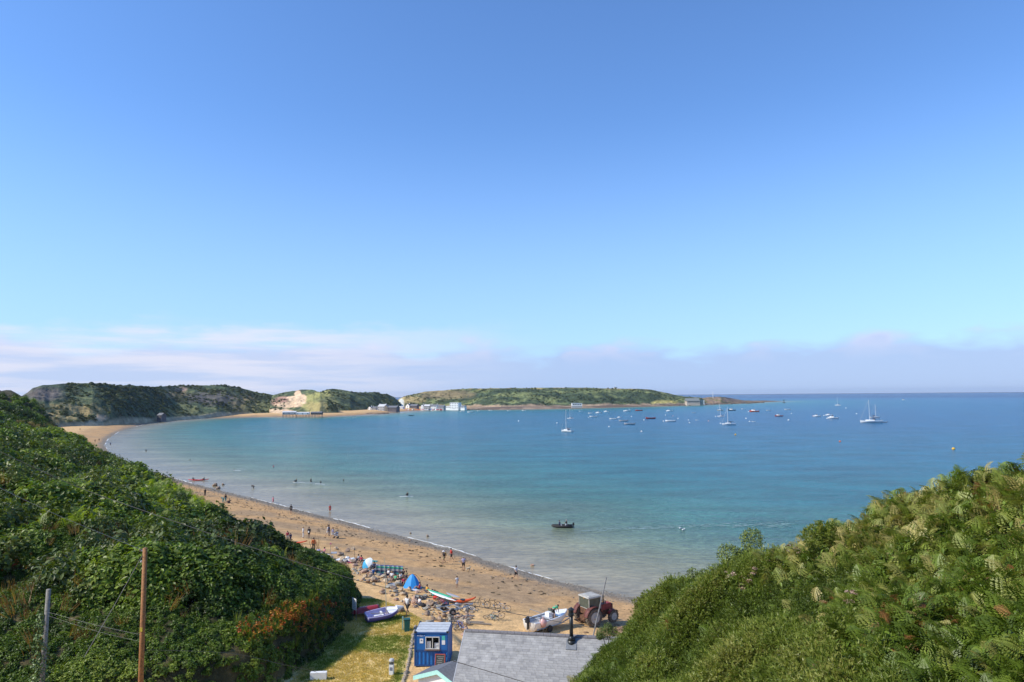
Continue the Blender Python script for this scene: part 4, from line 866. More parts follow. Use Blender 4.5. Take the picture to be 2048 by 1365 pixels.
# small bush on bare stems before the roof
bc = Q(1214, 1264, 33.5); cx_, cy_ = Q(1222, 1300, 33.5).x, 33.5; bz_ = gz(cx_, cy_)
bs = thing('small_tree', 'small round-headed gorse tree on bare stems in front of the roof', 'tree', (cx_, cy_, bz_))
t_ = MB(); hc = bc.z-bz_
for dx, dy in ((-.28, .05), (.0, 0), (.12, .05)): t_.tube([(0, 0, -.2), (dx*.5, dy, hc*.5), (bc.x-cx_+dx*.8, dy, hc-.1)], [.035, .025, .015], 6)
t_.build('trunk', mat('bark', (.12, .095, .07), .9, .3), bs)
cr_ = MB(); rnd = random.Random(4)
for lx, ly, lz, lr in ((0, 0, 0, .34), (.26, 0, .04, .24), (-.26, 0, -.06, .26), (-.36, 0, -.2, .16), (.05, .1, .16, .22)):
    for i in range(750):
        d = Vector((rnd.gauss(0, 1), rnd.gauss(0, 1), rnd.gauss(0, .9))).normalized(); c = Vector((bc.x-cx_+lx, ly, hc+lz))+d*lr*rnd.uniform(.6, 1.02)*Vector((1, 1, .8)).length/1.62; e = (d+Vector((rnd.gauss(0, .6), rnd.gauss(0, .6), rnd.gauss(0, .6)))).normalized()*.055; f2_ = e.cross(d+Vector((.1, .2, .3))).normalized()*.013
        cr_.add([c-f2_, c+f2_, c+e], [(0, 1, 2)])
cr_.build('crown', mat('gorse_crown', (.12, .165, .03), .6, .3, 5), bs)
# bushes with an outline of their own on the right crest
def bushy(label, px, py, y, r, col, seed, n=5200, name='bush'):
    c0 = Q(px, py, y); z0 = gz(c0.x, y); th = thing(name, label, 'bush', (c0.x, y, min(z0, c0.z-r*.6))); rn = random.Random(seed); hc = c0.z-th.location.z
    s_ = MB()
    for i in range(7):
        a_ = rn.uniform(0, 6.28); s_.tube([(0, 0, 0), (math.cos(a_)*r*.3, math.sin(a_)*r*.3, hc*.6), (math.cos(a_)*r*.8, math.sin(a_)*r*.8, hc+rn.uniform(-.2, .3)*r)], [.03, .02, .008], 5)
    s_.build('stems', mat('bark', (.12, .095, .07), .9, .3), th)
    q = MB(); lobes = [(rn.gauss(0, .55)*r, rn.gauss(0, .4)*r, rn.gauss(0, .38)*r, r*rn.uniform(.28, .5)) for _ in range(10)]
    for i in range(n):
        lx, ly, lz, lr = lobes[i % 10]; d = Vector((rn.gauss(0, 1), rn.gauss(0, 1), rn.gauss(0, .9)+.2)).normalized(); c = Vector((lx, ly, hc+lz))+d*lr*rn.uniform(.6, 1.1); e = (d+Vector((rn.gauss(0, .7), rn.gauss(0, .7), rn.gauss(0, .7)))).normalized()*.075; f2_ = e.cross(d+Vector((.1, .2, .3))).normalized()*.024
        q.add([c-f2_, c+f2_, c+e], [(0, 1, 2)])
    q.build('foliage', mat('bush_leaf_%d' % seed, col, .6, .35, 4), th); return th
bushy('dark green gorse bush jutting out over the sea at the crest', 1490, 1122, 28.6, .95, (.18, .23, .035), 21, 11000)
bushy('round green bush at the crest left of the jutting one', 1412, 1162, 31.5, .75, (.16, .21, .035), 22, 3800)
bushy('loose bush with bare twigs low on the crest above the beach', 1352, 1188, 33, .75, (.16, .20, .035), 23, 3200)
bushy('bright green bush above the right end of the slate roof', 1322, 1262, 33, .7, (.18, .23, .035), 24, 4200)
# ---------------------------------------------------------------- people
skin = mat('skin', (.42, .24, .16), .6, .05); hairm = {k: mat('hair_'+k, c, .7, .1) for k, c in (('dark', (.02, .014, .01)), ('brown', (.07, .04, .02)), ('fair', (.32, .22, .11)), ('grey', (.3, .29, .28)))}
cloth_cols = {'white': (.72, .72, .72), 'black': (.018, .018, .022), 'red': (.50, .025, .02), 'navy': (.02, .03, .10), 'grey': (.32, .33, .36), 'orange': (.62, .12, .025), 'yellow': (.62, .32, .03), 'green': (.04, .42, .22), 'blue': (.03, .16, .5), 'teal': (.03, .25, .26), 'pink': (.6, .2, .26), 'lilac': (.42, .40, .58), 'khaki': (.2, .18, .1), 'crimson': (.35, .02, .06)}
def cm(c): return mat('cloth_'+c, cloth_cols[c], .8, .08)
def skinned(chains, name, sub=1):
    """chains: list of ([(xyz, radius)...]) sharing first vertices by equal coordinates -> one smooth surface"""
    V = []; E = []; Rr = []; idx = {}
    for ch in chains:
        prev = None
        for p, r_ in ch:
            k = tuple(round(c, 4) for c in p)
            if k not in idx: idx[k] = len(V); V.append(p); Rr.append(r_)
            i = idx[k]
            if prev is not None and prev != i: E.append((prev, i))
            prev = i
    me = bpy.data.meshes.new(name); me.from_pydata(V, E, []); o = bpy.data.objects.new(name, me); C.objects.link(o)
    md = o.modifiers.new('s', 'SKIN'); me.skin_vertices or None
    for i, sv in enumerate(me.skin_vertices[0].data): sv.radius = (Rr[i], Rr[i]); sv.use_root = (i == 0)
    sb = o.modifiers.new('d', 'SUBSURF'); sb.levels = sub; sb.render_levels = sub
    bpy.context.view_layer.update(); dg = bpy.context.evaluated_depsgraph_get(); m2 = bpy.data.meshes.new_from_object(o.evaluated_get(dg)); m2.name = name
    bpy.data.objects.remove(o); m2.polygons.foreach_set('use_smooth', [True]*len(m2.polygons)); return m2
POSES = {
 # pelvis, chest, neck, head, (shoulder, elbow, wrist)x2, (hip, knee, ankle, toe)x2 ; forward is +y
 'stand': [(0, 0, .94), (0, .0, 1.28), (0, 0, 1.47), (0, .02, 1.60), (-.17, 0, 1.40), (-.24, -.02, 1.14), (-.22, .08, .90), (.17, 0, 1.40), (.24, -.02, 1.14), (.22, .08, .90), (-.09, 0, .88), (-.10, .02, .48), (-.10, -.02, .07), (-.12, .15, .03), (.09, 0, .88), (.12, .02, .48), (.13, -.02, .07), (.16, .15, .03)],
 'walk': [(0, 0, .93), (0, .03, 1.27), (0, .04, 1.46), (0, .07, 1.59), (-.17, .03, 1.39), (-.23, -.12, 1.15), (-.21, -.10, .92), (.17, .03, 1.39), (.23, .12, 1.14), (.20, .32, 1.0), (-.09, 0, .87), (-.10, .22, .50), (-.10, .26, .08), (-.11, .42, .04), (.09, 0, .87), (.11, -.10, .47), (.12, -.36, .14), (.13, -.22, .04)],
 'bend': [(0, -.1, .88), (0, .20, 1.05), (0, .38, 1.10), (0, .50, 1.09), (-.17, .30, 1.04), (-.2, .38, .80), (-.16, .45, .58), (.17, .30, 1.04), (.2, .38, .80), (.16, .45, .58), (-.09, -.1, .82), (-.11, .02, .45), (-.11, -.04, .07), (-.12, .12, .03), (.09, -.1, .82), (.12, .02, .45), (.12, -.04, .07), (.14, .12, .03)],
 'sit': [(0, 0, .12), (0, -.10, .45), (0, -.10, .63), (0, -.06, .77), (-.17, -.10, .56), (-.25, .02, .36), (-.14, .24, .36), (.17, -.10, .56), (.25, .02, .36), (.14, .24, .36), (-.10, .05, .12), (-.16, .40, .42), (-.14, .62, .07), (-.14, .76, .05), (.10, .05, .12), (.16, .40, .42), (.14, .62, .07), (.14, .76, .05)],
 'lie': [(0, 0, .12), (0, -.36, .16), (0, -.55, .18), (0, -.68, .22), (-.17, -.50, .16), (-.36, -.40, .10), (-.40, -.18, .07), (.17, -.50, .16), (.36, -.40, .10), (.40, -.18, .07), (-.09, .06, .11), (-.12, .45, .24), (-.12, .86, .08), (-.13, .92, .18), (.09, .06, .11), (.12, .46, .10), (.12, .88, .08), (.14, .93, .18)],
 'kneel': [(0, 0, .42), (0, .02, .74), (0, .03, .92), (0, .06, 1.05), (-.17, .03, .85), (-.26, .12, .62), (-.12, .34, .60), (.17, .03, .85), (.26, .12, .62), (.12, .34, .60), (-.10, 0, .38), (-.13, .30, .10), (-.13, -.10, .08), (-.13, -.22, .06), (.10, 0, .38), (.13, .30, .10), (.13, -.10, .08), (.13, -.22, .06)],
}
PM = {}
def person_parts(pose):
    if pose in PM: return PM[pose]
    j = POSES[pose]; pe, chst, nk, hd = j[0:4]; la = j[4:7]; ra = j[7:10]; ll = j[10:14]; rl_ = j[14:18]
    def hand(w, e_): d = (Vector(w)-Vector(e_)).normalized()*.10; return tuple(Vector(w)+d)
    body = [[(pe, .12), (chst, .135), (nk, .055), (hd, .095)], [(chst, .135), (la[0], .062), (la[1], .043), (la[2], .030), (hand(la[2], la[1]), .032)],
            [(chst, .135), (ra[0], .062), (ra[1], .043), (ra[2], .030), (hand(ra[2], ra[1]), .032)],
            [(pe, .12), (ll[0], .088), (ll[1], .058), (ll[2], .038), (ll[3], .034)], [(pe, .12), (rl_[0], .088), (rl_[1], .058), (rl_[2], .038), (rl_[3], .034)]]
    mid = lambda a, b, t: tuple(Vector(a).lerp(Vector(b), t))
    shirt = [[(mid(pe, chst, -.05), .137), (chst, .155), (mid(chst, nk, .75), .085)], [(chst, .155), (la[0], .078), (mid(la[0], la[1], .75), .058)], [(chst, .155), (ra[0], .078), (mid(ra[0], ra[1], .75), .058)]]
    full = [[(mid(pe, chst, -.05), .137), (chst, .155), (mid(chst, nk, .75), .085)], [(chst, .155), (la[0], .078), (la[1], .056), (mid(la[1], la[2], .9), .042)], [(chst, .155), (ra[0], .078), (ra[1], .056), (mid(ra[1], ra[2], .9), .042)]]
    shorts = [[(pe, .138), (ll[0], .105), (mid(ll[0], ll[1], .85), .084)], [(pe, .138), (rl_[0], .105), (mid(rl_[0], rl_[1], .85), .084)]]
    trs = [[(pe, .138), (ll[0], .105), (ll[1], .074), (mid(ll[1], ll[2], .9), .056)], [(pe, .138), (rl_[0], .105), (rl_[1], .074), (mid(rl_[1], rl_[2], .9), .056)]]
    b = skinned(body, 'body'); h = MB(); hv = Vector(hd); up = (hv-Vector(nk)).normalized()
    hc_ = hv+up*.035; h.ball((hc_.x, hc_.y-.02, hc_.z), .108, 10, 6, (1, 1.05, 1)); hm = h.mesh('hair')
    hat = MB().lathe([(.19, 0), (.19, .015), (.115, .03), (.10, .11), (.03, .13)], 14, c=(hc_.x, hc_.y, hc_.z+.01)).mesh('hat')
    fc_ = MB().ball((hd[0], hd[1]+.098, hd[2]), .018, 6, 4).ball((hd[0]-.095, hd[1], hd[2]), .022, 6, 4).ball((hd[0]+.095, hd[1], hd[2]), .022, 6, 4).mesh('face_features')
    PM[pose] = dict(body=b, shirt=skinned(shirt, 'shirt'), jumper=skinned(full, 'jumper'), shorts=skinned(shorts, 'shorts'), trousers=skinned(trs, 'trousers'), hair=hm, hat=hat, face_features=fc_)
    return PM[pose]
def inst(name, me, m, parent, loc=(0, 0, 0), rz=0, sc=None, label=None):
    o = bpy.data.objects.new(name, me); C.objects.link(o); o.parent = parent; o.location = loc; o.rotation_euler = (0, 0, rz)
    if sc: o.scale = sc
    if not me.materials: me.materials.append(m)
    o.material_slots[0].link = 'OBJECT'; o.material_slots[0].material = m
    if label: o['label'] = label
    return o
def person(label, loc, pose='stand', rz=0, top=('shirt', 'white'), leg=('shorts', 'navy'), hair='brown', sc=1.0, hat=None, group=None, sink=0):
    pp = person_parts(pose); th = thing('person', label, 'person', Vector(loc)-Vector((0, 0, sink)), rz, group, sc)
    inst('body', pp['body'], skin, th); inst('face_features', pp['face_features'], skin, th)
    if top: inst(top[0], pp[top[0]], cm(top[1]), th)
    if leg: inst(leg[0], pp[leg[0]], cm(leg[1]), th)
    inst('hair', pp['hair'], hairm[hair], th)
    if hat: inst('hat', pp['hat'], cm(hat), th)
    return th
GB = 'people on the beach'
def pers(px, py, label, **k):
    sea = k.pop('sea', None)
    p = P(px, py, 0) if sea else G(px, py)
    return person(label, p, **k)
pers(888, 1129, 'person in a white hat with a pale yellow backpack walking by the pebble line', pose='walk', rz=2.2, top=('shirt', 'black'), leg=('shorts', 'khaki'), hat='white', sc=1.02)
bpk = C.objects[-1].parent or C.objects[-1]
def lastperson(): return [o for o in C.objects if o.name.startswith('person')][-1]
def pack(th, col):
    MB().box((0, -.22, 1.22), (.28, .17, .40), taper=.8).build('backpack', cm(col), th)
W1 = [o for o in S.objects if o.name == 'person'][0]; pack(W1, 'yellow')
pers(903, 1123, 'person in a red shirt and dark shorts striding beside the water', pose='walk', rz=2.0, top=('shirt', 'red'), leg=('shorts', 'black'), hair='dark', sc=1.05)
pers(927, 1142, 'grey haired person in a lilac top and black trousers beside a pale dog', pose='stand', rz=.2, top=('shirt', 'lilac'), leg=('shorts', 'black'), hair='grey', sc=1.05)
pers(914, 1177, 'child in a white top standing alone on the open sand', pose='stand', rz=.5, top=('shirt', 'white'), leg=('shorts', 'white'), hair='dark', sc=.78)
pers(1032, 1160, 'person in a white shirt and dark shorts nearest the tractor at the pebble line', pose='walk', rz=-2.4, top=('shirt', 'white'), leg=('shorts', 'black'), hair='dark', sc=1.0)
pers(815, 1232, 'person in a white top and black shorts walking on the lawn towards the kiosk', pose='walk', rz=2.6, top=('shirt', 'white'), leg=('shorts', 'black'), hair='dark', sc=1.02)
pers(606, 1077, 'person dressed all in white standing on the sand', pose='stand', rz=-1.2, top=('jumper', 'white'), leg=('trousers', 'white'), hair='fair', sc=1.0)
pw = pers(618, 1077, 'person in black holding a white bag in front, right of the one all in white', pose='stand', rz=2.9, top=('jumper', 'black'), leg=('shorts', 'black'), hair='dark', sc=1.0)
MB().box((0, .17, .98), (.24, .08, .26), taper=.85).build('bag', cm('white'), pw)
pers(655, 1073, 'person in white left of the pushchair', pose='walk', rz=-1.4, top=('shirt', 'white'), leg=('shorts', 'white'), hair='brown')
pers(658, 1073, 'person in navy between the two in pale tops by the pushchair', pose='stand', rz=-1.4, top=('jumper', 'navy'), leg=('trousers', 'navy'), hair='dark', sc=1.05)
pers(665, 1078, 'person in a lilac top leaning towards the pushchair', pose='walk', rz=-1.4, top=('jumper', 'lilac'), leg=('shorts', 'white'), hair='dark')
pers(627, 1104, 'person in an orange-red top and black trousers standing among the sitters', pose='stand', rz=.3, top=('jumper', 'orange'), leg=('trousers', 'black'), hair='dark', sc=1.1)
seats = [(609, 1101, 'person sitting alone left of the standing figure in orange', 'black', 'dark', 'lie', 1.3), (616, 1103, 'person in khaki lying beside the standing figure in orange', 'khaki', 'brown', 'lie', .9),
 (529, 1062, 'person in white sitting highest up the beach beside the hedge', 'white', 'brown', 'sit', .5), (533, 1064, 'person in black sitting next to the one in white by the hedge', 'black', 'dark', 'sit', 2), (524, 1061, 'person in grey sitting behind the hedge top', 'grey', 'dark', 'sit', 1.6),
 (545, 1073, 'person in orange sitting between two groups beside the hillside', 'orange', 'brown', 'sit', 2.2), (552, 1080, 'person in lilac sitting left of the orange kayak', 'lilac', 'brown', 'sit', .4), (557, 1076, 'person in navy sitting with a raised knee left of the orange kayak', 'navy', 'dark', 'sit', -.4),
 (568, 1082, 'person in white sitting behind the stern of the orange kayak', 'white', 'dark', 'sit', .2), (648, 1108, 'person in pink sitting on pale towels by the flag pole', 'pink', 'dark', 'sit', .2), (637, 1108, 'person in lilac sitting on the pale towels left of the flag pole', 'lilac', 'fair', 'sit', 1.4),
 (722, 1126, 'person in crimson sitting left of the blue parasol', 'crimson', 'dark', 'sit', 1), (716, 1122, 'person in grey sitting behind the towels left of the parasol', 'grey', 'dark', 'sit', .5), (748, 1137, 'person in navy sitting between the parasol and the windbreak', 'navy', 'dark', 'sit', 1.1), (741, 1133, 'person in white in the lee of the parasol', 'white', 'brown', 'sit', -1),
 (746, 1150, 'person in blue sitting at the left end of the windbreak', 'blue', 'dark', 'sit', -.6), (776, 1152, 'person in white sitting in front of the windbreak middle', 'white', 'fair', 'sit', .3), (781, 1150, 'person in crimson sitting against the windbreak', 'crimson', 'brown', 'sit', 2.4), (783, 1158, 'person in white leaning forward beside the green towel', 'white', 'fair', 'sit', .9),
 (790, 1164, 'person in green sitting on the rocks left of the blue tent', 'green', 'dark', 'sit', .3), (797, 1168, 'person in black sitting on the rocks between the one in green and the tent', 'black', 'dark', 'sit', 1.9), (802, 1161, 'person in white sitting close behind the one in crimson by the tent', 'white', 'brown', 'sit', 2.8),
 (807, 1170, 'person in crimson sitting just left of the blue tent', 'crimson', 'brown', 'sit', 1.2), (806, 1152, 'person in black sitting at the right end of the windbreak', 'black', 'dark', 'sit', -1.2), (812, 1156, 'person in khaki crouched beyond the right end of the windbreak', 'khaki', 'dark', 'sit', .8),
 (838, 1180, 'person in crimson sitting just right of the blue tent', 'crimson', 'dark', 'sit', -.4), (853, 1186, 'person in yellow sitting right of the tent beside the long boards', 'yellow', 'brown', 'sit', .2), (864, 1188, 'person in lilac reclining right of the one in yellow', 'lilac', 'dark', 'lie', 1.3), (874, 1190, 'person in black lying farthest right of the sitters', 'black', 'dark', 'lie', 1.7),
 (838, 1212, 'person in white sitting on the grey boulders above the path', 'white', 'brown', 'sit', .2)]
for px, py, lab, c_, h_, po, rz in seats:
    pers(px, py, lab, pose=po, rz=rz+PI*.6, top=('shirt', c_), leg=('shorts', random.choice(['navy', 'grey', 'black', 'khaki'])), hair=h_, sc=random.uniform(.92, 1.05), group=None)
pers(575, 1084, 'person in red standing behind the orange kayak', pose='stand', rz=.3, top=('jumper', 'crimson'), leg=('trousers', 'grey'), hair='brown', sc=.9)
pers(581, 1084, 'person in navy standing beside the orange kayak', pose='stand', rz=.9, top=('jumper', 'navy'), leg=('trousers', 'navy'), hair='dark', sc=.75)
pers(410, 993, 'person in a black wetsuit standing on the far beach edge', pose='stand', rz=1, top=('jumper', 'black'), leg=('trousers', 'black'), hair='dark')
pers(446, 1006, 'person in teal standing on the far pebbles', pose='bend', rz=1, top=('shirt', 'teal'), leg=('trousers', 'teal'), hair='brown')
pers(451, 1005, 'person in black standing next to the one in teal', pose='stand', rz=1, top=('jumper', 'black'), leg=('trousers', 'teal'), hair='dark')
pers(458, 1007, 'person in black sitting beside the pair on the far pebbles', pose='sit', rz=1, top=('shirt', 'black'), leg=('shorts', 'navy'), hair='dark')
pers(582, 1028, 'person in a black robe with bare legs at the water edge', pose='stand', rz=0, top=('jumper', 'black'), leg=('shorts', 'black'), hair='dark', sc=1.05)
for px, py, lab, po, c_, sk in [(507, 977, 'wader in a black wetsuit leaning over the shallows', 'bend', 'black', .35), (546, 1006, 'wader in pink swimwear in the shallows left of the robed figure', 'stand', 'pink', .35), (660, 1023, 'wader in red swimwear in the shallows right of the robed figure', 'stand', 'red', .4),
   (292, 903, 'swimmer standing waist deep farthest left in the bay', 'stand', 'black', .8), (221, 890, 'small dark figure at the far corner of the waterline', 'stand', 'navy', .5), (380, 921, 'swimmer chest deep in the left bay', 'stand', 'navy', 1.1), (468, 941, 'swimmer chest deep beside a low pale board', 'stand', 'navy', 1.2),
   (547, 934, 'swimmer chest deep farthest from the beach', 'stand', 'pink', 1.1), (687, 962, 'swimmer right of the three paddle boards', 'stand', 'black', 1.15), (795, 849, 'lone dark swimmer far out towards the village', 'stand', 'black', .7), (992, 858, 'lone paddler far out in the middle of the bay', 'kneel', 'black', .2)]:
    pers(px, py, lab, sea=True, pose=po, rz=random.uniform(0, 6), top=('jumper', c_) if c_ not in ('pink', 'red') else ('shirt', c_), leg=('trousers', c_) if c_ not in ('pink', 'red') else ('shorts', c_), hair='dark', sink=sk)
for px, py in ((190, 886), (198, 884), (160, 862), (270, 852), (268, 848)):
    pers(px, py, {190: 'left of two tiny strollers on the far sand', 198: 'right of two tiny strollers on the far sand', 160: 'lone tiny walker at the far left end of the sand', 270: 'tiny pale figure at the far corner of the bay', 268: 'tiny white figure just above the far corner'}[px], pose='stand', rz=1, top=('shirt', 'white' if px > 200 else 'black'), leg=('shorts', 'black'), hair='dark')

# ---------------------------------------------------------------- boats
def hull_mb(L_, Bm, D, free=.5, sheer=.25, tr=.75, n=14, full=.55):
    """stern at -y, bow at +y; waterline z=0"""
    q = MB(); vs = []; m = 7
    for i in range(n+1):
        t = i/n; y = -L_/2+L_*t; hb = Bm/2*(tr+(1-tr)*math.sin(min(1, t/full)*PI/2))*(1 if t < full else math.cos(((t-full)/(1-full))**1.5*PI/2)); hb = max(hb, .01)
        zt = free+sheer*(t-.35)**2*2.2; kz_ = -D*(1-.9*max(0, t-.7)/.3) if t > .7 else -D
        for k in range(m):
            u = k/(m-1); vs.append((hb*math.sin(u*PI/2)**.8*(.97 if k < m-1 else 1), y+(.10*L_*max(0, t-.8)*u), kz_+(zt-kz_)*(1-math.cos(u*PI/2))**.9 if k else kz_))
    o_ = len(vs); vs += [(-x, y, z) for x, y, z in vs]
    fs = []
    for i in range(n):
        for k in range(m-1):
            a = i*m+k; fs.append((a, a+m, a+m+1, a+1)); b_ = o_+a; fs.append((b_, b_+1, b_+m+1, b_+m))
    fs.append(tuple([k for k in range(m)]+[o_+k for k in range(m-1, 0, -1)]))
    q.add(vs, fs)
    deck = MB(); dv = [vs[i*m+m-1] for i in range(n+1)]; dv = [(x*.97, y, z-.03) for x, y, z in dv]; ov = dv+[(-x, y, z) for x, y, z in dv]
    deck.add(ov, [(i, i+1, n+1+i+1, n+1+i) for i in range(n)])
    return q, deck, vs, m, n
def hull_paint(c): return mat('gelcoat_%d_%d_%d' % tuple(int(v*99) for v in c), c, .25, .04, 3)
ww = hull_paint((.80, .80, .78)); dk = hull_paint((.02, .025, .035)); rdp = hull_paint((.42, .05, .03)); org = hull_paint((.70, .12, .03)); blu = hull_paint((.03, .08, .25)); crm = hull_paint((.62, .58, .42)); gry = hull_paint((.42, .43, .45)); cov_bl = mat('canvas_navy', (.02, .03, .07), .8)
alu = mat('mast_aluminium', (.66, .68, .70), .4, .04)
def outboard(th, L_, z=.5, c=None):
    MB().box((0, -L_/2-.18, z+.25), (.30, .36, .48), taper=.75).box((0, -L_/2-.14, z-.25), (.12, .16, .7)).build('outboard_motor', c or black, th)
def sailboat(label, px, py, Lm, mast, rz, hull=ww, boot=None, group='sailing boats moored in the bay', sail=None):
    p = P(px, py, 0); th = thing('sailing_boat', label, 'sailing boat', p, rz, group)
    Bm = Lm*.32; q, deck, *_ = hull_mb(Lm, Bm, .35, Lm*.095, Lm*.02, .72, full=.5); q.build('hull', hull, th, True); deck.build('deck', ww, th)
    fb_ = Lm*.095; MB().prism([(-Bm*.26, -Lm*.12), (Bm*.26, -Lm*.12), (Bm*.24, Lm*.12), (Bm*.10, Lm*.26), (-Bm*.10, Lm*.26), (-Bm*.24, Lm*.12)], fb_, fb_+Lm*.055).build('cabin', ww, th)
    MB().box((0, -Lm*.12, fb_+Lm*.075), (Bm*.5, Lm*.10, Lm*.06), taper=.7).build('spray_hood', cov_bl, th)
    y0 = Lm*.08; MB().tube([(0, y0, fb_), (0, y0, mast)], [.15, .10], 8).build('mast', alu, th)
    MB().tube([(0, y0-.1, fb_+Lm*.13), (0, -Lm*.36, fb_+Lm*.11)], .07, 7).build('boom', alu, th); MB().tube([(0, y0-.2, fb_+Lm*.15), (0, -Lm*.34, fb_+Lm*.13)], .15, 8).build('furled_sail', sail or cov_bl, th)
    st = MB(); w_ = .022; st.tube([(0, Lm*.52, fb_+.2), (0, y0, mast-.1)], .05, 5); st.tube([(0, -Lm*.48, fb_+.1), (0, y0, mast-.1)], w_, 4); 
    for sx in (-1, 1): st.tube([(sx*Bm*.48, y0-.1, fb_), (sx*Bm*.24, y0, mast*.55), (0, y0, mast-.1)], w_, 4)
    st.tube([(-Bm*.24, y0, mast*.55), (Bm*.24, y0, mast*.55)], .03, 4); st.build('rigging', steel, th)
    rl = MB()
    for sx in (-1, 1):
        rl.tube([(sx*Bm*.40, -Lm*.45, fb_+.55), (sx*Bm*.48, 0, fb_+.55), (sx*Bm*.05, Lm*.5, fb_+.7)], .02, 4)
        for t in (-.4, -.2, 0, .2, .35): rl.tube([(sx*Bm*.44, Lm*t, fb_), (sx*Bm*.44, Lm*t, fb_+.55)], .02, 4)
    rl.build('guard_rail', steel, th); MB().box((0, -Lm*.5, 0), (.06, .25, .9)).build('rudder', ww, th)
    return th
sailboat('largest white yacht nearest its anchor on the right, with a tall mast', 1743, 846, 15.5, 17.2, R(82), ww, group='sailing boats moored in the bay')
sailboat('white yacht moored just behind the largest one', 1750, 836.5, 9.5, 12.0, R(-80), ww)
sailboat('white yacht with a tall mast in the middle of the moorings', 1458, 850, 9.8, 12.6, R(84), ww, boot=None)
sailboat('white yacht nearest the beach, seen at an angle with folded boom', 1134, 864, 9.6, 13.6, R(40), ww)
sailboat('small white yacht just behind the one nearest the beach', 1141, 838, 6.2, 9.6, R(75), ww)
sailboat('small white yacht between the lifeboat slip and the central yacht', 1442, 834, 6.5, 9.5, R(80), ww)
sailboat('cream coloured yacht closest to the rocky point', 1440.5, 821.5, 8.5, 9.0, R(85), crm)
sailboat('tiny distant yacht right of the rocky point near the horizon', 1676, 811.5, 9.5, 14, R(50), ww)
def motorboat(label, px, py, lpx, kind='open', hull=ww, rz=None, motor=True, name='motor_boat', group='small motor boats on moorings'):
    p = P(px, py, 0); Lm = lpx*p.y/F; rz = R(random.choice([78, 84, 95, 72])) if rz is None else R(rz); Lm = max(2.6, min(Lm/max(.5, abs(math.sin(rz))), 11))
    th = thing(name, label, 'boat', p, rz, group); Bm = Lm*.36; fb_ = .14*Lm*.8
    q, deck, *_ = hull_mb(Lm, Bm, .25, fb_, .06*Lm, .9, 10, .5); q.build('hull', hull, th, True)
    deck.v = [(x*.9, y, z-(.12 if kind == 'open' else 0)) for x, y, z in deck.v]; deck.build('deck', ww if kind != 'open' or hull is dk else mat('deck_pale', (.62, .63, .64), .5), th)
    if kind == 'open':
        for t in (-.2, .1): MB().box((0, Lm*t, fb_-.02), (Bm*.85, .25, .05)).build('thwart', wood, th)
        MB().prism([(-Bm*.3, Lm*.28), (Bm*.3, Lm*.28), (0, Lm*.46)], fb_, fb_+.10).build('fore_deck', ww, th)
    else:
        h_ = Lm*(.20 if kind == 'cabin' else .13); MB().prism([(-Bm*.33, -Lm*.05), (Bm*.33, -Lm*.05), (Bm*.28, Lm*.22), (0, Lm*.32), (-Bm*.28, Lm*.22)], fb_, fb_+h_*.6).build('cabin', ww, th)
        MB().box((0, Lm*.03, fb_+h_*.8), (Bm*.58, Lm*.17, h_*.45), taper=.85).build('windscreen', glass, th); MB().box((0, Lm*.02, fb_+h_*1.05), (Bm*.62, Lm*.19, .07)).build('wheelhouse_roof', ww, th)
    if motor: outboard(th, Lm, fb_)
    return th
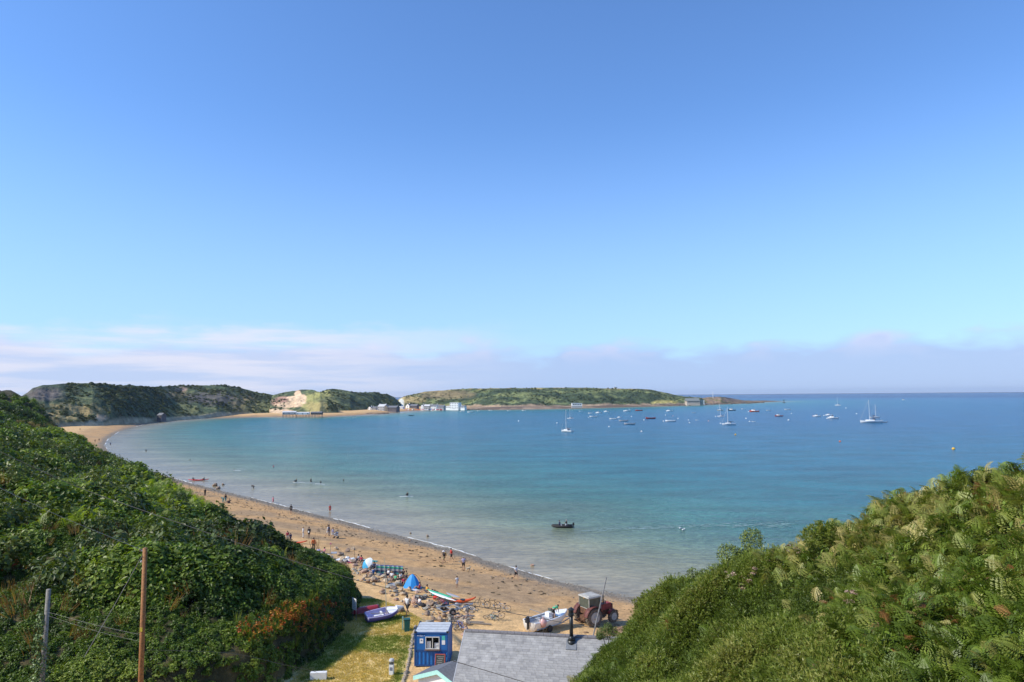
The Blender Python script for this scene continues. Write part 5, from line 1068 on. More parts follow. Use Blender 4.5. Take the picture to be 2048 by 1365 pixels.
boats = [(1162, 823.5, 8, 'open', ww, 'small white boat close under the white boathouse'), (1181, 827.5, 9, 'open', ww, 'low pale boat second from the left of the mooring row'), (1197, 827, 11, 'cabin', ww, 'white cabin boat with a rounded top, left of the middle'), (1213, 824.5, 10, 'cabin', ww, 'white cabin boat right behind the rounded one'),
 (1187, 834.5, 15, 'open', ww, 'white open boat with dark motor in front of the left group'), (1226, 839, 13, 'open', ww, 'low white boat left of the white cuddy boat'), (1239, 836, 9, 'cabin', ww, 'small white cuddy boat with pale cover'), (1247, 843, 17, 'open', gry, 'grey hulled boat with white top in the nearest trio'),
 (1259, 849.5, 21, 'open', gry, 'long grey open boat nearest the beach in the trio'), (1254, 823.5, 14, 'low', ww, 'white boat moored under the dark rocks'), (1261, 819.5, 7, 'open', ww, 'tiny white boat nearest the shore rocks'), (1278, 822, 13, 'open', rdp, 'faded red boat below the headland'), (1301, 838, 19, 'open', rdp, 'long faded red boat right of the trio'),
 (1339, 823.5, 13, 'cabin', ww, 'white cabin boat with low wheelhouse left of the lifeboat station'), (1388, 826.5, 7, 'open', gry, 'faint grey dinghy below the lifeboat station'), (1341, 843.5, 19, 'open', ww, 'long white open boat with a black outboard'), (1394, 841, 6, 'open', ww, 'tiny white tender alone right of the long white boat'),
 (1464, 821.5, 14, 'cabin', dk, 'dark hulled boat with white wheelhouse beside the yacht masts'), (1487, 819, 8, 'open', ww, 'low white boat right of the dark hulled one'), (1509, 824, 17, 'cabin', org, 'orange red hulled boat with white wheelhouse'), (1507, 844, 7, 'open', ww, 'tiny white tender right of the central yacht'),
 (1537, 822, 9, 'open', ww, 'small white boat right of the orange hulled one'), (1558, 833, 15, 'cabin', rdp, 'red hulled boat with white top'), (1575, 820, 11, 'open', ww, 'low pale boat beyond the red hulled one'), (1634, 833.5, 13, 'cabin', ww, 'white boat with dark outboard left of the white pair'), (1658, 831.5, 12, 'cabin', ww, 'farther boat of the white pair'),
 (1666, 837.5, 18, 'cabin', ww, 'nearer and larger boat of the white pair'), (1807, 800.5, 6, 'cabin', ww, 'tiny white boat far out near the horizon'), (925, 824.5, 10, 'open', ww, 'small white boat left of the quay rocks by the village'), (941, 825.5, 12, 'open', ww, 'white boat drawn up by the quay rocks'), (957, 822.5, 6, 'open', ww, 'tiny white boat right of the village quay'),
 (981, 822, 7, 'open', ww, 'small white boat under the left part of the headland'), (1018, 822.5, 7, 'open', ww, 'small white boat left of the first buoys'), (1048, 822, 8, 'open', ww, 'small pale boat midway along the headland shore'), (708, 836.5, 5, 'open', ww, 'tiny white boat beside the stilted sheds'), (822, 832, 10, 'open', dk, 'dark low boat off the village beach')]
for bx_ in boats: motorboat(bx_[5], bx_[0], bx_[1], bx_[2], bx_[3], bx_[4], motor=bx_[2] > 8)
motorboat('pale tender floating behind the largest yacht', 1768, 845.5, 11, 'open', gry, name='tender', rz=85, group=None)
# buoys
def buoy(label, px, py, col, r_, name='buoy'):
    p = P(px, py, 0); th = thing(name, label, 'buoy', p, 0, 'mooring buoys')
    MB().ball((0, 0, r_*.45), r_, 12, 8, (1, 1, .92)).build('float', mat('buoy_'+col, {'white': (.82, .82, .8), 'yellow': (.7, .42, .03), 'orange': (.7, .16, .04), 'pink': (.6, .35, .33)}[col], .4, .05), th, True)
    MB().lathe([(r_*.25, 0), (r_*.22, r_*.3), (r_*.06, r_*.4)], 8, c=(0, 0, r_*1.3)).build('lifting_eye', greyp, th)
for px, py, c_, r_, lab in [(1907, 899.5, 'yellow', .62, 'yellow buoy farthest right, above the bracken'), (1680, 884, 'orange', .42, 'orange and pale buoy alone below the big yacht'), (1471, 870.5, 'yellow', .5, 'yellow buoy below the central yacht'), (1283, 864, 'white', .5, 'white buoy below the nearest trio at left'), (1218, 854.5, 'white', .5, 'white buoy left of the nearest trio of boats'),
  (1114, 847, 'white', .5, 'white buoy left of the nearest yacht mast'), (1037, 843, 'white', .5, 'white buoy farthest left on the moorings'), (1331, 831, 'white', .5, 'white buoy in the upper left of the middle cluster'), (1346, 833, 'pink', .5, 'pinkish buoy in the middle cluster'), (1356, 838, 'white', .5, 'white buoy right of the pinkish one'), (1327, 843.5, 'white', .55, 'white buoy touching the bow of the long white boat'),
  (1377, 841, 'white', .5, 'white buoy left of the lone tender'), (1379, 846.5, 'white', .5, 'white buoy just below the lone tender'), (1417, 843, 'pink', .5, 'pinkish buoy between the lone tender and the central yacht'), (1431, 834, 'white', .5, 'white buoy left of the small central yacht'), (1441, 848, 'white', .5, 'white buoy at the bow of the central yacht'), (1492, 838, 'white', .6, 'white buoy above the tiny tender right of the central yacht'),
  (1499, 844, 'white', .5, 'white buoy left of the tiny tender'), (1577, 841, 'white', .6, 'white buoy below the red hulled boat'), (1583, 828, 'white', .5, 'white buoy right of the low pale boat'), (1626, 833, 'pink', .5, 'pinkish buoy left of the white boat with outboard'), (1648, 832, 'white', .5, 'white buoy between the white boats'), (1654, 838, 'white', .5, 'white buoy at the bow of the larger white boat'),
  (1692, 817, 'white', .7, 'pale buoy near the distant yacht'), (1713, 828.5, 'white', .6, 'pale buoy left of the big yacht mast'), (1497, 824.5, 'white', .6, 'white buoy left of the orange hulled boat'), (1288, 841, 'white', .5, 'white buoy left of the long faded red boat'), (1263, 834, 'white', .5, 'white buoy above the nearest trio'), (1177, 836, 'white', .4, 'white buoy left of the open boat with dark motor')]: buoy(lab, px, py, c_, r_)
# marker beacon on a rock
p = P(1568, 806, 0); th = thing('marker_beacon', 'dark beacon on a half tide rock beyond the point', 'beacon', p)
q = MB().ball((0, 0, 0), 3.2, 9, 5, (1.4, 1, .35)); q.build('rock', mat('wet_rock', (.07, .06, .05), .8, .3, 1, .4), th); MB().lathe([(1.2, .8), (1.0, 2.2), (.4, 2.6), (.35, 4.6), (1.4, 4.8), (1.2, 6.4), (.2, 6.8)], 10).build('tower', mat('beacon_dark', (.05, .06, .04), .7), th)
# inflatable with two people, wake behind
p = P(1125, 1055, 0); rb = thing('inflatable_boat', 'black inflatable boat heading for the beach with two people aboard', 'inflatable', p, R(86))
LQ = 3.5
for sx in (-1, 1): MB().tube([(sx*.62, -LQ/2, .22), (sx*.64, 0, .24), (sx*.55, LQ*.3, .24), (sx*.3, LQ*.45, .28), (0, LQ*.52, .32)], [.19, .21, .21, .20, .18], 10).build('side_tube', rubber, rb, True)
MB().box((0, -.1, .10), (1.1, LQ*.8, .06)).build('floor', gry, rb); MB().box((0, -LQ/2+.1, .3), (1.0, .06, .45)).build('transom', black, rb); outboard(rb, LQ, .35); MB().box((0, .2, .38), (1.0, .22, .04)).build('seat', mat('seat_pale', (.5, .5, .5), .6), rb)
q_ = Vector((p.x, p.y, .18))
person('person in a dark life jacket sitting in the stern of the black inflatable', q_+Vector((.75, .05, 0)), pose='kneel', rz=PI/2, top=('jumper', 'black'), leg=('trousers', 'grey'), hair='grey')
person('person in navy sitting in the bow of the black inflatable', q_+Vector((-.55, .1, 0)), pose='kneel', rz=-PI/2, top=('jumper', 'navy'), leg=('trousers', 'navy'), hair='dark', sc=.9)
fmw = MB(); rn = random.Random(3)
for i in range(260):
    t = rn.uniform(0, 1)**.9; px = 1165+t*430; py = 1062-6*math.sin(t*2.2)-t*8+rn.gauss(0, 1.2+2.2*t); c = P(px, py, .02); w = rn.uniform(.05, .22); a_ = rn.uniform(-.3, .3)
    l_ = w*rn.uniform(2, 6); fmw.prism([(c.x-l_, c.y+a_), (c.x, c.y-w*.5), (c.x+l_, c.y-a_*.5), (c.x, c.y+w*.5)], .008, .03)
tag(fmw.build('wake_foam', mat('foam_wake', (.30, .42, .42), .6)), 'streaks of foam in the wake of the inflatable', kind='stuff')
for px, py, lab in ((1361, 1058, 'left of two white gulls resting on the water'), (1367, 1061, 'right of two white gulls resting on the water')):
    p = P(px, py, 0); g_ = thing('gull', lab, 'bird', p, rn.uniform(0, 6), 'gulls on the water')
    MB().ball((0, 0, .10), .22, 10, 6, (.7, 1.3, .6)).ball((0, .28, .26), .09, 8, 5).build('body', ww, g_, True); MB().tube([(0, .34, .26), (0, .44, .24)], [.03, .008], 5).build('beak', cm('yellow'), g_)
    for sx in (-1, 1): MB().ball((sx*.13, -.06, .14), .17, 8, 5, (.35, 1.5, .5)).build('wing', gry, g_, True)
# kayaks and boards
def kayak(label, loc, L_, Bm, rz, m, name='kayak', cockpits=1, tilt=None):
    flat = .25 if 'board' in name else 1
    th = thing(name, label, 'kayak' if 'kayak' in name else 'board', loc, rz)
    q = MB(); n = 12; vs = []; m_ = 8
    for i in range(n+1):
        t = i/n; y = -L_/2+L_*t; hb = Bm/2*math.sin(PI*min(.985, max(.015, t)))**.7; rise = .22*flat*abs(2*t-1)**3
        for k in range(m_):
            a = 2*PI*k/m_; vs.append((hb*math.cos(a), y, .15*flat+rise+.14*(.4 if flat < 1 else 1)*math.sin(a)*(.6+.4*math.sin(PI*t))))
    fs = [(i*m_+k, i*m_+(k+1) % m_, (i+1)*m_+(k+1) % m_, (i+1)*m_+k) for i in range(n) for k in range(m_)]; fs += [tuple(range(m_))[::-1], tuple(range(n*m_, (n+1)*m_))]
    q.add(vs, fs); q.build('hull', m, th, True)
    for c_ in range(cockpits): MB().lathe([(.26, 0), (.26, .05), (.20, .05)], 12, c=(0, (c_-(cockpits-1)/2)*1.1, .26)).build('cockpit_rim', black, th)
    return th
p = G(583, 1089); kayak('orange kayak with a grey upturned bow among the sitters', p, 4.4, .95, R(-78), org, cockpits=2)
p = G(925, 1206); kayak('orange kayak lying at the lower end of the long boards', p, 2.9, .6, R(-70), org)
p = P(397, 961.5, 0); kayak('red double kayak afloat with two paddlers', p, 5.6, 1.1, R(-85), hull_paint((.6, .03, .02)), cockpits=2)
for dx, lab in ((-1.5, 'paddler in black at the left end of the red kayak'), (1.5, 'paddler in black at the right end of the red kayak')):
    person(lab, p+Vector((dx, 0, .12)), pose='sit', rz=-PI/2 if dx < 0 else PI/2, top=('jumper', 'black'), leg=('shorts', 'black'), hair='dark', sc=1.0)
for px, py, lab, c_ in ((598, 966, 'pale paddle board left of three in the shallows', ww), (620, 967, 'middle paddle board with a kneeling rider', gry), (640, 969, 'rightmost pale paddle board of the three', ww), (813, 994, 'white paddle board with a seated rider alone in the bay', ww), (483, 939, 'low dark board right of the chest deep swimmer', gry), (1048, 857, 'faint pale board far out in the bay', ww), (474, 942, 'low pale board beside the chest deep swimmer', ww)):
    p = P(px, py, -.08); kayak(lab, p, 3.2, .8, R(80+random.uniform(-20, 20)), c_, name='paddle_board', cockpits=0)
    if px in (598, 620, 640, 813):
        person({598: 'rider in black sitting on the left paddle board', 620: 'rider in black kneeling on the middle paddle board', 640: 'rider in the water beside the rightmost board', 813: 'rider in black sitting on the lone paddle board'}[px], p+Vector((-.8 if px == 598 else .2, 0, .26)), pose='kneel' if px == 620 else 'sit', rz=random.uniform(0, 6), top=('jumper', 'black'), leg=('trousers', 'black'), hair='dark', sc=1.0 if px != 640 else .7)
for px0, py0, px1, py1, m_, lab in ((855, 1190, 905, 1208, cm('green'), 'long green sail roll lying over the boulders'), (858, 1194, 912, 1213, ww, 'long white board lying under the green roll'), (893, 1197, 920, 1206, cm('grey'), 'grey blue paddle board right of the green roll')):
    a, b = G(px0, py0), G(px1, py1); mid_ = (a+b)/2; dv = b-a
    kayak(lab, Vector((mid_.x, mid_.y, max(a.z, b.z)+.45)), dv.length, .55, math.atan2(dv.y, dv.x)-PI/2, m_, name='long_board', cockpits=0)

# ---------------------------------------------------------------- beach kit
def towel(px, py, c_, w, l, rz, lab):
    p = G(px, py); q = MB(); nx, ny = 6, 8; vs = []
    for j in range(ny+1):
        for i in range(nx+1):
            x, y = (i/nx-.5)*w, (j/ny-.5)*l; ca, sa = math.cos(rz), math.sin(rz); X_, Y_ = x*ca-y*sa, x*sa+y*ca; vs.append((X_, Y_, gz(p.x+X_, p.y+Y_)-p.z+.03+.02*random.random()))
    q.add(vs, [(j*(nx+1)+i, j*(nx+1)+i+1, (j+1)*(nx+1)+i+1, (j+1)*(nx+1)+i) for j in range(ny) for i in range(nx)])
    tag(q.build('towel', cm(c_), None, True, loc=p), lab, 'towel', 'towels on the beach')
for a in [(628, 1107, 'white', 1.6, 2.2, .4, 'white towel at the feet of the standing figure in orange'), (640, 1110, 'white', 1.8, 2.0, .9, 'white towel under the group by the flag pole'), (655, 1116, 'teal', 1.2, 2.2, .2, 'teal towel right of the flag pole group'), (648, 1113, 'grey', 1.5, 2.2, 1.2, 'grey towel below the flag pole group'),
          (693, 1121, 'white', 1.6, 2.6, 1.4, 'white towel on the upper rocks left of the parasol'), (699, 1125, 'crimson', .9, 1.4, 1.2, 'crimson bag cloth right under the white towel'), (713, 1119, 'white', 1.2, 2, 1.1, 'white towel behind the parasol group'), (730, 1121, 'teal', 1.0, 3.4, 1.45, 'long teal mat behind the parasol'), (748, 1132, 'white', 1.3, 1.8, .8, 'white towel in front of the parasol'),
          (755, 1133, 'navy', 1.1, 1.9, 1.1, 'navy rug right of the parasol'), (545, 1083, 'yellow', .8, 1.6, .5, 'yellow mat by the hillside group'), (826, 1180, 'white', 1.0, 1.6, .8, 'white towel in front of the blue tent'), (882, 1192, 'navy', 1.0, 2.0, 1.2, 'navy rug under the sitters at the right end'), (668, 1107, 'grey', .8, 1.2, .2, 'grey mat by the flag pole foot'), (790, 1170, 'grey', 1.0, 1.5, .6, 'grey towel on the boulders left of the tent')]: towel(*a)
# parasol, tipped over the group
p = G(733, 1140); ps = thing('parasol', 'blue and white parasol tipped against the wind on the rocks', 'parasol', p)
TM = Matrix.Translation((.1, 0, .75)) @ Matrix.Rotation(R(-38), 4, 'Y') @ Matrix.Rotation(R(34), 4, 'X')
for k in range(8):
    a0, a1 = 2*PI*k/8, 2*PI*(k+1)/8; q = MB(); vs = []
    for j in range(5):
        r_ = .80*j/4+.001; z_ = .42*(1-(j/4)**1.8)
        for a_ in (a0, (a0+a1)/2, a1): rr_ = r_*(1 if a_ != (a0+a1)/2 else .96); vs.append((rr_*math.cos(a_), rr_*math.sin(a_), z_))
    q.add(vs, [(j*3+i, j*3+i+1, j*3+i+4, j*3+i+3) for j in range(4) for i in range(2)])
    pbuild(q, 'canopy_panel', mat('parasol_sky', (.05, .38, .68), .6) if k in (2, 3, 4, 5) else mat('parasol_white', (.70, .76, .78), .6), ps, True, TM)
pbuild(MB().tube([(0, 0, .5), (0, 0, -1.1)], .022, 8), 'pole', white, ps, M=TM)
# windbreak
a, b = G(752, 1149), G(806, 1152); dv = b-a; wb = thing('windbreak', 'long teal and grey striped windbreak on poles', 'windbreak', a, math.atan2(dv.y, dv.x)); Lw = Vector((dv.x, dv.y)).length
for k in range(7): MB().tube([(Lw*k/6, .01, -.15+dv.z*k/6), (Lw*k/6, .01, 1.18+dv.z*k/6)], .02, 6).build('pole', wood, wb)
strs = [('teal', .10, .30), ('navy', .30, .48), ('grey', .48, .72), ('teal', .72, .84), ('green', .84, .96), ('white', .96, 1.02), ('blue', 1.02, 1.12)]
for c_, z0, z1 in strs:
    q = MB(); n = 36
    vs = []
    for i in range(n+1):
        x = Lw*i/n; sag = .05*math.sin(i*PI/6)**2; vs += [(x, sag, z0+dv.z*i/n), (x, sag*1.05, z1+dv.z*i/n)]
    q.add(vs, [(2*i, 2*i+2, 2*i+3, 2*i+1) for i in range(n)]); q.build('stripe', cm(c_), wb)
# blue pop-up tent
p = G(825, 1176); tn = thing('beach_tent', 'bright blue dome beach tent at the top of the rocks', 'tent', p, R(-8)); tb = mat('tent_blue', (.02, .27, .68), .6, .08)
n = 10; k8 = 8
for s in range(k8):
    a0, a1 = 2*PI*s/k8, 2*PI*(s+1)/k8; q = MB(); vs = []
    for j in range(n+1):
        t = j/n; r_ = .98*(1-t)**.62; z_ = 1.5*t**1.05
        for a_ in (a0, a1): vs.append((r_*math.cos(a_)*1.1, r_*math.sin(a_)*.9, z_))
    q.add(vs, [(2*j, 2*j+1, 2*j+3, 2*j+2) for j in range(n)]); q.build('panel', tb, tn, True)
MB().tube([(-1.2, 0, .02)]+[(1.0*math.cos(PI-PI*t/12), 0, 1.5*math.sin(PI*t/12)) for t in range(1, 12)]+[(1.2, 0, .02)], .02, 6).build('hoop', black, tn)
MB().prism([(-1.3, -1.25), (.9, -1.25), (.95, -.7), (-1.0, -.7)], .01, .03).build('porch_mat', tb, tn)
# flag pole, pushchair, dog, posts, sand items
p = G(661, 1109); th = thing('beach_pole', 'thin pole with a small dark net stuck in the sand', 'pole', p); MB().tube([(0, 0, -.2), (0, 0, 1.35)], .025, 6).build('shaft', wood, th); MB().box((0, 0, 1.42), (.22, .06, .20)).build('net', cm('pink'), th)
p = G(709, 1121); th = thing('stick', 'thin dark stick upright left of the parasol', 'stick', p); MB().tube([(0, 0, -.2), (0, 0, 1.5)], .02, 6).build('shaft', black, th)
p = G(672, 1077); pc = thing('pushchair', 'white pushchair on the sand behind the group in pale tops', 'pushchair', p, R(80))
MB().box((0, 0, .55), (.42, .5, .3), taper=1.2).build('seat', cm('white'), pc); MB().ball((0, -.15, .8), .28, 10, 6, (1, 1, .7)).build('hood', cm('grey'), pc, True); MB().tube([(0, .3, .3), (0, -.35, .7), (0, -.6, 1.0)], .02, 6).build('handle', greyp, pc)
for dx, dy in ((-.22, -.28), (.22, -.28), (-.18, .3), (.18, .3)): MB().tube([(dx-.02, dy, .13), (dx+.02, dy, .13)], .13, 12).build('wheel', black, pc)
p = G(936, 1143); dg = thing('dog', 'small pale cream dog beside the grey haired walker', 'dog', p, R(-60))
dm = skinned([[((0, -.22, .36), .10), ((0, .0, .35), .11), ((0, .20, .38), .12), ((0, .32, .50), .07), ((0, .40, .56), .075), ((0, .50, .53), .04)], [((0, -.22, .36), .10), ((0, -.34, .46), .03), ((0, -.40, .56), .02)],
   [((0, .20, .38), .12), ((-.07, .22, .24), .045), ((-.07, .21, .12), .028), ((-.07, .25, .02), .028)], [((0, .20, .38), .12), ((.07, .22, .24), .045), ((.07, .21, .12), .028), ((.07, .25, .02), .028)],
   [((0, -.22, .36), .10), ((-.08, -.20, .24), .06), ((-.08, -.30, .13), .028), ((-.08, -.24, .02), .028)], [((0, -.22, .36), .10), ((.08, -.20, .24), .06), ((.08, -.30, .13), .028), ((.08, -.24, .02), .028)]], 'body')
fur = mat('fur_cream', (.62, .50, .33), .9, .1); inst('body', dm, fur, dg); MB().ball((-.05, .38, .62), .03, 6, 4, (1, .6, 1.6)).ball((.05, .38, .62), .03, 6, 4, (1, .6, 1.6)).build('ears', mat('fur_tan', (.3, .2, .1), .9), dg)
# dinghy on the lawn
purple = hull_paint((.24, .17, .55)); lil = hull_paint((.55, .50, .72))
p = G(765, 1240); dn = thing('sailing_dinghy', 'lilac and purple sailing dinghy with a mast and white bow on the lawn', 'dinghy', p+Vector((0, 0, .28)), R(-58))
q, deck, vs, m_, n_ = hull_mb(2.9, 1.25, .26, .36, .10, .8, 14, .5)
hl = q.build('hull', purple, dn, True); dn.rotation_euler = (R(2), R(15), R(-58))
inner = MB(); iv = []
for i in range(n_+1):
    for k in range(m_): x, y, z = vs[i*m_+k]; iv.append((x*.84, y*.93, z*.75+.16))
o_ = len(iv); iv += [(-x, y, z) for x, y, z in iv]; fs = []
for i in range(n_-4):
    for k in range(m_-1): a_ = i*m_+k; fs.append((a_, a_+1, a_+m_+1, a_+m_)); b_ = o_+a_; fs.append((b_, b_+m_, b_+m_+1, b_+1))
inner.add(iv, fs); inner.build('cockpit', lil, dn, True)
gw_ = MB()
top = [vs[i*m_+m_-1] for i in range(n_+1)]
for sx in (-1, 1): gw_.tube([(sx*x*.95, y, z) for x, y, z in top], .045, 6)
gw_.box((0, -1.42, .30), (1.05, .08, .16)); gw_.build('gunwale', lil, dn)
MB().add([(x*.95, y, z+.03) for x, y, z in top[9:]]+[(-x*.95, y, z+.03) for x, y, z in top[9:]], [(i, i+1, len(top[9:])+i+1, len(top[9:])+i) for i in range(len(top[9:])-1)]).build('fore_deck', ww, dn)
MB().box((0, -.05, .22), (1.0, .16, .04)).box((0, -.35, .10), (.16, .8, .2)).build('thwart', ww, dn); MB().tube([(-.25, -1.0, .32), (.2, .5, .30)], .03, 6).build('oar', wood, dn)
tpm = Q(769, 1116, p.y-.2); mv = tpm-dn.location; dn.rotation_euler.to_matrix()
bpy.context.view_layer.update(); loc_top = dn.matrix_world.inverted() @ tpm; loc_bot = Vector((0, .35, .1)); MB().tube([loc_bot, loc_bot.lerp(loc_top, .5), loc_top], [.035, .03, .022], 8).build('mast', mat('mast_cream', (.62, .58, .42), .5), dn)
MB().tube([(0, 1.25, .42), (0, 1.9, .48)], [.30, .05], 10).build('bow_cover', ww, dn)
p = G(730, 1232); rd = thing('upturned_dinghy', 'dark red upturned dinghy in the hedge shadow beside the lilac one', 'dinghy', p+Vector((0, 0, .42)), R(-62)); rd.rotation_euler = (PI, R(-8), R(-62))
q, deck, *_ = hull_mb(2.4, 1.15, .34, .12, .04, .8, 12, .5); q.build('hull', hull_paint((.30, .03, .035)), rd, True); deck.build('deck', hull_paint((.30, .03, .035)), rd)
# ---------------------------------------------------------------- boulders of the sea defence
def sray(name, seed, col):
    rn = random.Random(seed); bm = bmesh.new(); bmesh.ops.create_icosphere(bm, subdivisions=2, radius=1)
    pl = [(Vector((rn.gauss(0, 1), rn.gauss(0, 1), rn.gauss(0, 1))).normalized(), rn.uniform(.45, .78)) for _ in range(14)]
    for v in bm.verts:
        for n_, d_ in pl:
            k = v.co.dot(n_)-d_
            if k > 0: v.co -= n_*k
        v.co *= 1+rn.uniform(-.04, .04); v.co.z *= .72; v.co.y *= .85
    me = bpy.data.meshes.new(name); bm.to_mesh(me); bm.free(); me.materials.append(col); return me
rcol = [mat('boulder_grey', (.30, .285, .245), .9, .3, 3, .4), mat('boulder_pink', (.46, .30, .22), .9, .3, 3, .4), mat('boulder_buff', (.50, .39, .27), .9, .3, 3, .4), mat('boulder_brown', (.33, .24, .175), .9, .35, 3, .4)]
rmesh = [sray('boulder', 40+i, rcol[i % 4]) for i in range(12)]
def boulder(px, py, r_, lab, grp, k=None, p=None):
    p = p or G(px, py); o = bpy.data.objects.new('boulder', rmesh[random.randrange(12) if k is None else k]); C.objects.link(o)
    o.location = p+Vector((0, 0, r_*.28)); o.rotation_euler = (random.uniform(-.3, .3), random.uniform(-.3, .3), random.uniform(0, 6.28)); s = r_*random.uniform(.85, 1.2); o.scale = (s, s*random.uniform(.8, 1.2), s*random.uniform(.8, 1.1)); tag(o, lab, 'boulder', grp)
band = [(668, 1118), (700, 1130), (735, 1150), (770, 1166), (805, 1190), (840, 1208), (875, 1222), (910, 1232), (935, 1240)]
rn = random.Random(9); placed = []
cnt = 0
while cnt < 230:
    t = rn.uniform(0, len(band)-1.01); i = int(t); f = t-i; cx = band[i][0]*(1-f)+band[i+1][0]*f; cy = band[i][1]*(1-f)+band[i+1][1]*f
    px = cx+rn.gauss(0, 9); py = cy+rn.gauss(0, 9)*(1 if i < 4 else 1.25)
    p = G(px, py); r_ = rn.choice([.18, .24, .3, .38, .46, .58])*rn.uniform(.8, 1.1)
    if any((p-q_).length < (r_+s_)*.62 for q_, s_ in placed): cnt += .15; continue
    placed.append((p, r_)); kk = rn.randrange(12); zone = 'above the parasol' if px < 715 else 'below the parasol' if px < 748 else 'below the windbreak' if px < 800 else 'below the blue tent' if px < 845 else 'below the long boards' if px < 885 else 'around the empty trailer'
    boulder(0, 0, r_, '%s %s boulder in the sea defence %s' % ('large' if r_ > .42 else 'small' if r_ < .26 else 'middling', ('grey', 'pinkish', 'buff', 'brown')[kk % 4], zone), 'boulders of the sea defence', k=kk, p=p); cnt += 1
for px, py, r_, lab in [(821, 1068, .35, 'dark stone awash, left of the two off the pebble line'), (855, 1074, .42, 'dark stone awash, right of the two off the pebble line'), (820, 1083, .3, 'dark stone at the edge of the pebble line'), (430, 973, .9, 'dark flat rock in the shallows by the red kayak'), (436, 979, .7, 'smaller dark rock beside the flat one in the shallows'), (446, 971, .6, 'third dark rock in the shallows by the kayak'), (1064, 1133, .42, 'reddish stone alone in the shallows off the beach'), (293, 942, 1.0, 'dark rock at the waterline under the hedge')]:
    boulder(px, py, r_, lab, None, k=1 if 'reddish' in lab else 3, p=P(px, py, -.05) if py < 1134 and 'edge' not in lab else None)
# ---------------------------------------------------------------- bicycles, trailer, clutter
def wheel_ring(th, c, r_, m=rubber, n=18, t_=.022, name='wheel', par=None):
    pts = [(c[0], c[1]+r_*math.cos(2*PI*i/n), c[2]+r_*math.sin(2*PI*i/n)) for i in range(n+1)]; w = MB().tube(pts, t_, 5, caps=False)
    o = w.build(name, m, th); sp = MB()
    for i in range(0, n, 2): sp.tube([c, pts[i]], .004, 3)
    sp.tube([(c[0]-.04, c[1], c[2]), (c[0]+.04, c[1], c[2])], .03, 8); sp.build('spokes', steel, o); return o
def bicycle(label, px, py, rz, frame, lean=8, lying=False):
    p = G(px, py); th = thing('bicycle', label, 'bicycle', p+Vector((0, 0, .03)), rz, 'bicycles left on the sand'); wheel_ring(th, (0, -.52, .34), .33); wheel_ring(th, (0, .52, .34), .33)
    f_ = MB()
    for a, b in (((0, -.52, .34), (0, -.1, .30)), ((0, -.1, .30), (0, -.22, .78)), ((0, -.52, .34), (0, -.20, .72)), ((0, -.1, .30), (0, .34, .74)), ((0, -.20, .72), (0, .32, .80)), ((0, .32, .86), (0, .52, .34))): f_.tube([a, b], .02, 6)
    f_.build('frame', frame, th); MB().box((0, -.24, .83), (.13, .26, .05), taper=.7).build('saddle', black, th)
    MB().tube([(-.27, .20, .95), (-.1, .30, .93), (.1, .30, .93), (.27, .20, .95)], .015, 5).tube([(0, .31, .84), (0, .30, .94)], .018, 5).build('handlebar', black, th)
    MB().tube([(-.02, -.1, .30), (.02, -.1, .30)], .09, 12).box((.1, -.1, .15), (.1, .05, .02)).box((-.1, -.1, .45), (.1, .05, .02)).build('crankset', steel, th)
    th.rotation_euler = (0, R(80 if lying else lean), rz); 
    if lying: th.location.z += .12
    return th
bm_ = {'red': mat('frame_paint_red', (.4, .05, .04), .4), 'blue': mat('frame_paint_blue', (.03, .1, .4), .4), 'black': black, 'silver': mat('frame_paint_silver', (.5, .5, .52), .35, .05), 'teal': mat('frame_paint_teal', (.05, .3, .32), .4)}
for a in [('black bicycle leaning with its handlebar up, left of the sand group', 964, 1217, 1.2, bm_['black'], 12), ('dark bicycle in the middle of the sand group', 985, 1219, 1.5, bm_['black'], 14), ('silver bicycle right of the sand group', 1006, 1224, 1.3, bm_['silver'], -12), ('pale blue bicycle lying nearest the roof ridge', 978, 1243, 1.0, bm_['teal'], 8, True), ('silver bicycle propped beside the pale blue one', 992, 1240, 1.9, bm_['silver'], -20),
          ('black bicycle lying beside the kiosk roof corner', 903, 1262, .5, bm_['black'], 0, True), ('blue bicycle between the kiosk and the slate roof', 918, 1264, .9, bm_['blue'], 16), ('red bicycle at the top of the trailer pile', 884, 1216, 1.6, bm_['red'], 20), ('black bicycle lying at the right of the trailer pile', 925, 1220, 1.4, bm_['black'], 0, True), ('silver bicycle lying over the trailer drawbar', 938, 1226, 1.2, bm_['silver'], 0, True), ('black bicycle beside the kiosk, upright behind it', 899, 1253, 1.3, bm_['black'], 10)]: bicycle(*a)
p = G(905, 1226); tr_ = thing('boat_trailer', 'empty galvanised launching trailer with black wheels by the boulders', 'trailer', p+Vector((0, 0, .05)), R(-58))
q = MB()
for sx in (-1, 1): q.tube([(sx*.75, -1.4, .42), (sx*.75, .6, .42), (0, 2.3, .42)], .05, 6)
for yy in (-1.3, -.4, .5): q.tube([(-.75, yy, .42), (.75, yy, .42)], .04, 6)
q.build('frame', steel, tr_)
for sx in (-1, 1):
    o = MB().tube([(sx*.95-.09, -.5, .3), (sx*.95+.09, -.5, .3)], .31, 16).build('wheel', rubber, tr_); MB().tube([(sx*.95-.10, -.5, .3), (sx*.95+.10, -.5, .3)], .14, 12).build('rim', steel, o)
MB().tube([(0, 2.2, .0), (0, 2.2, .5)], .035, 6).build('jockey_leg', steel, tr_)
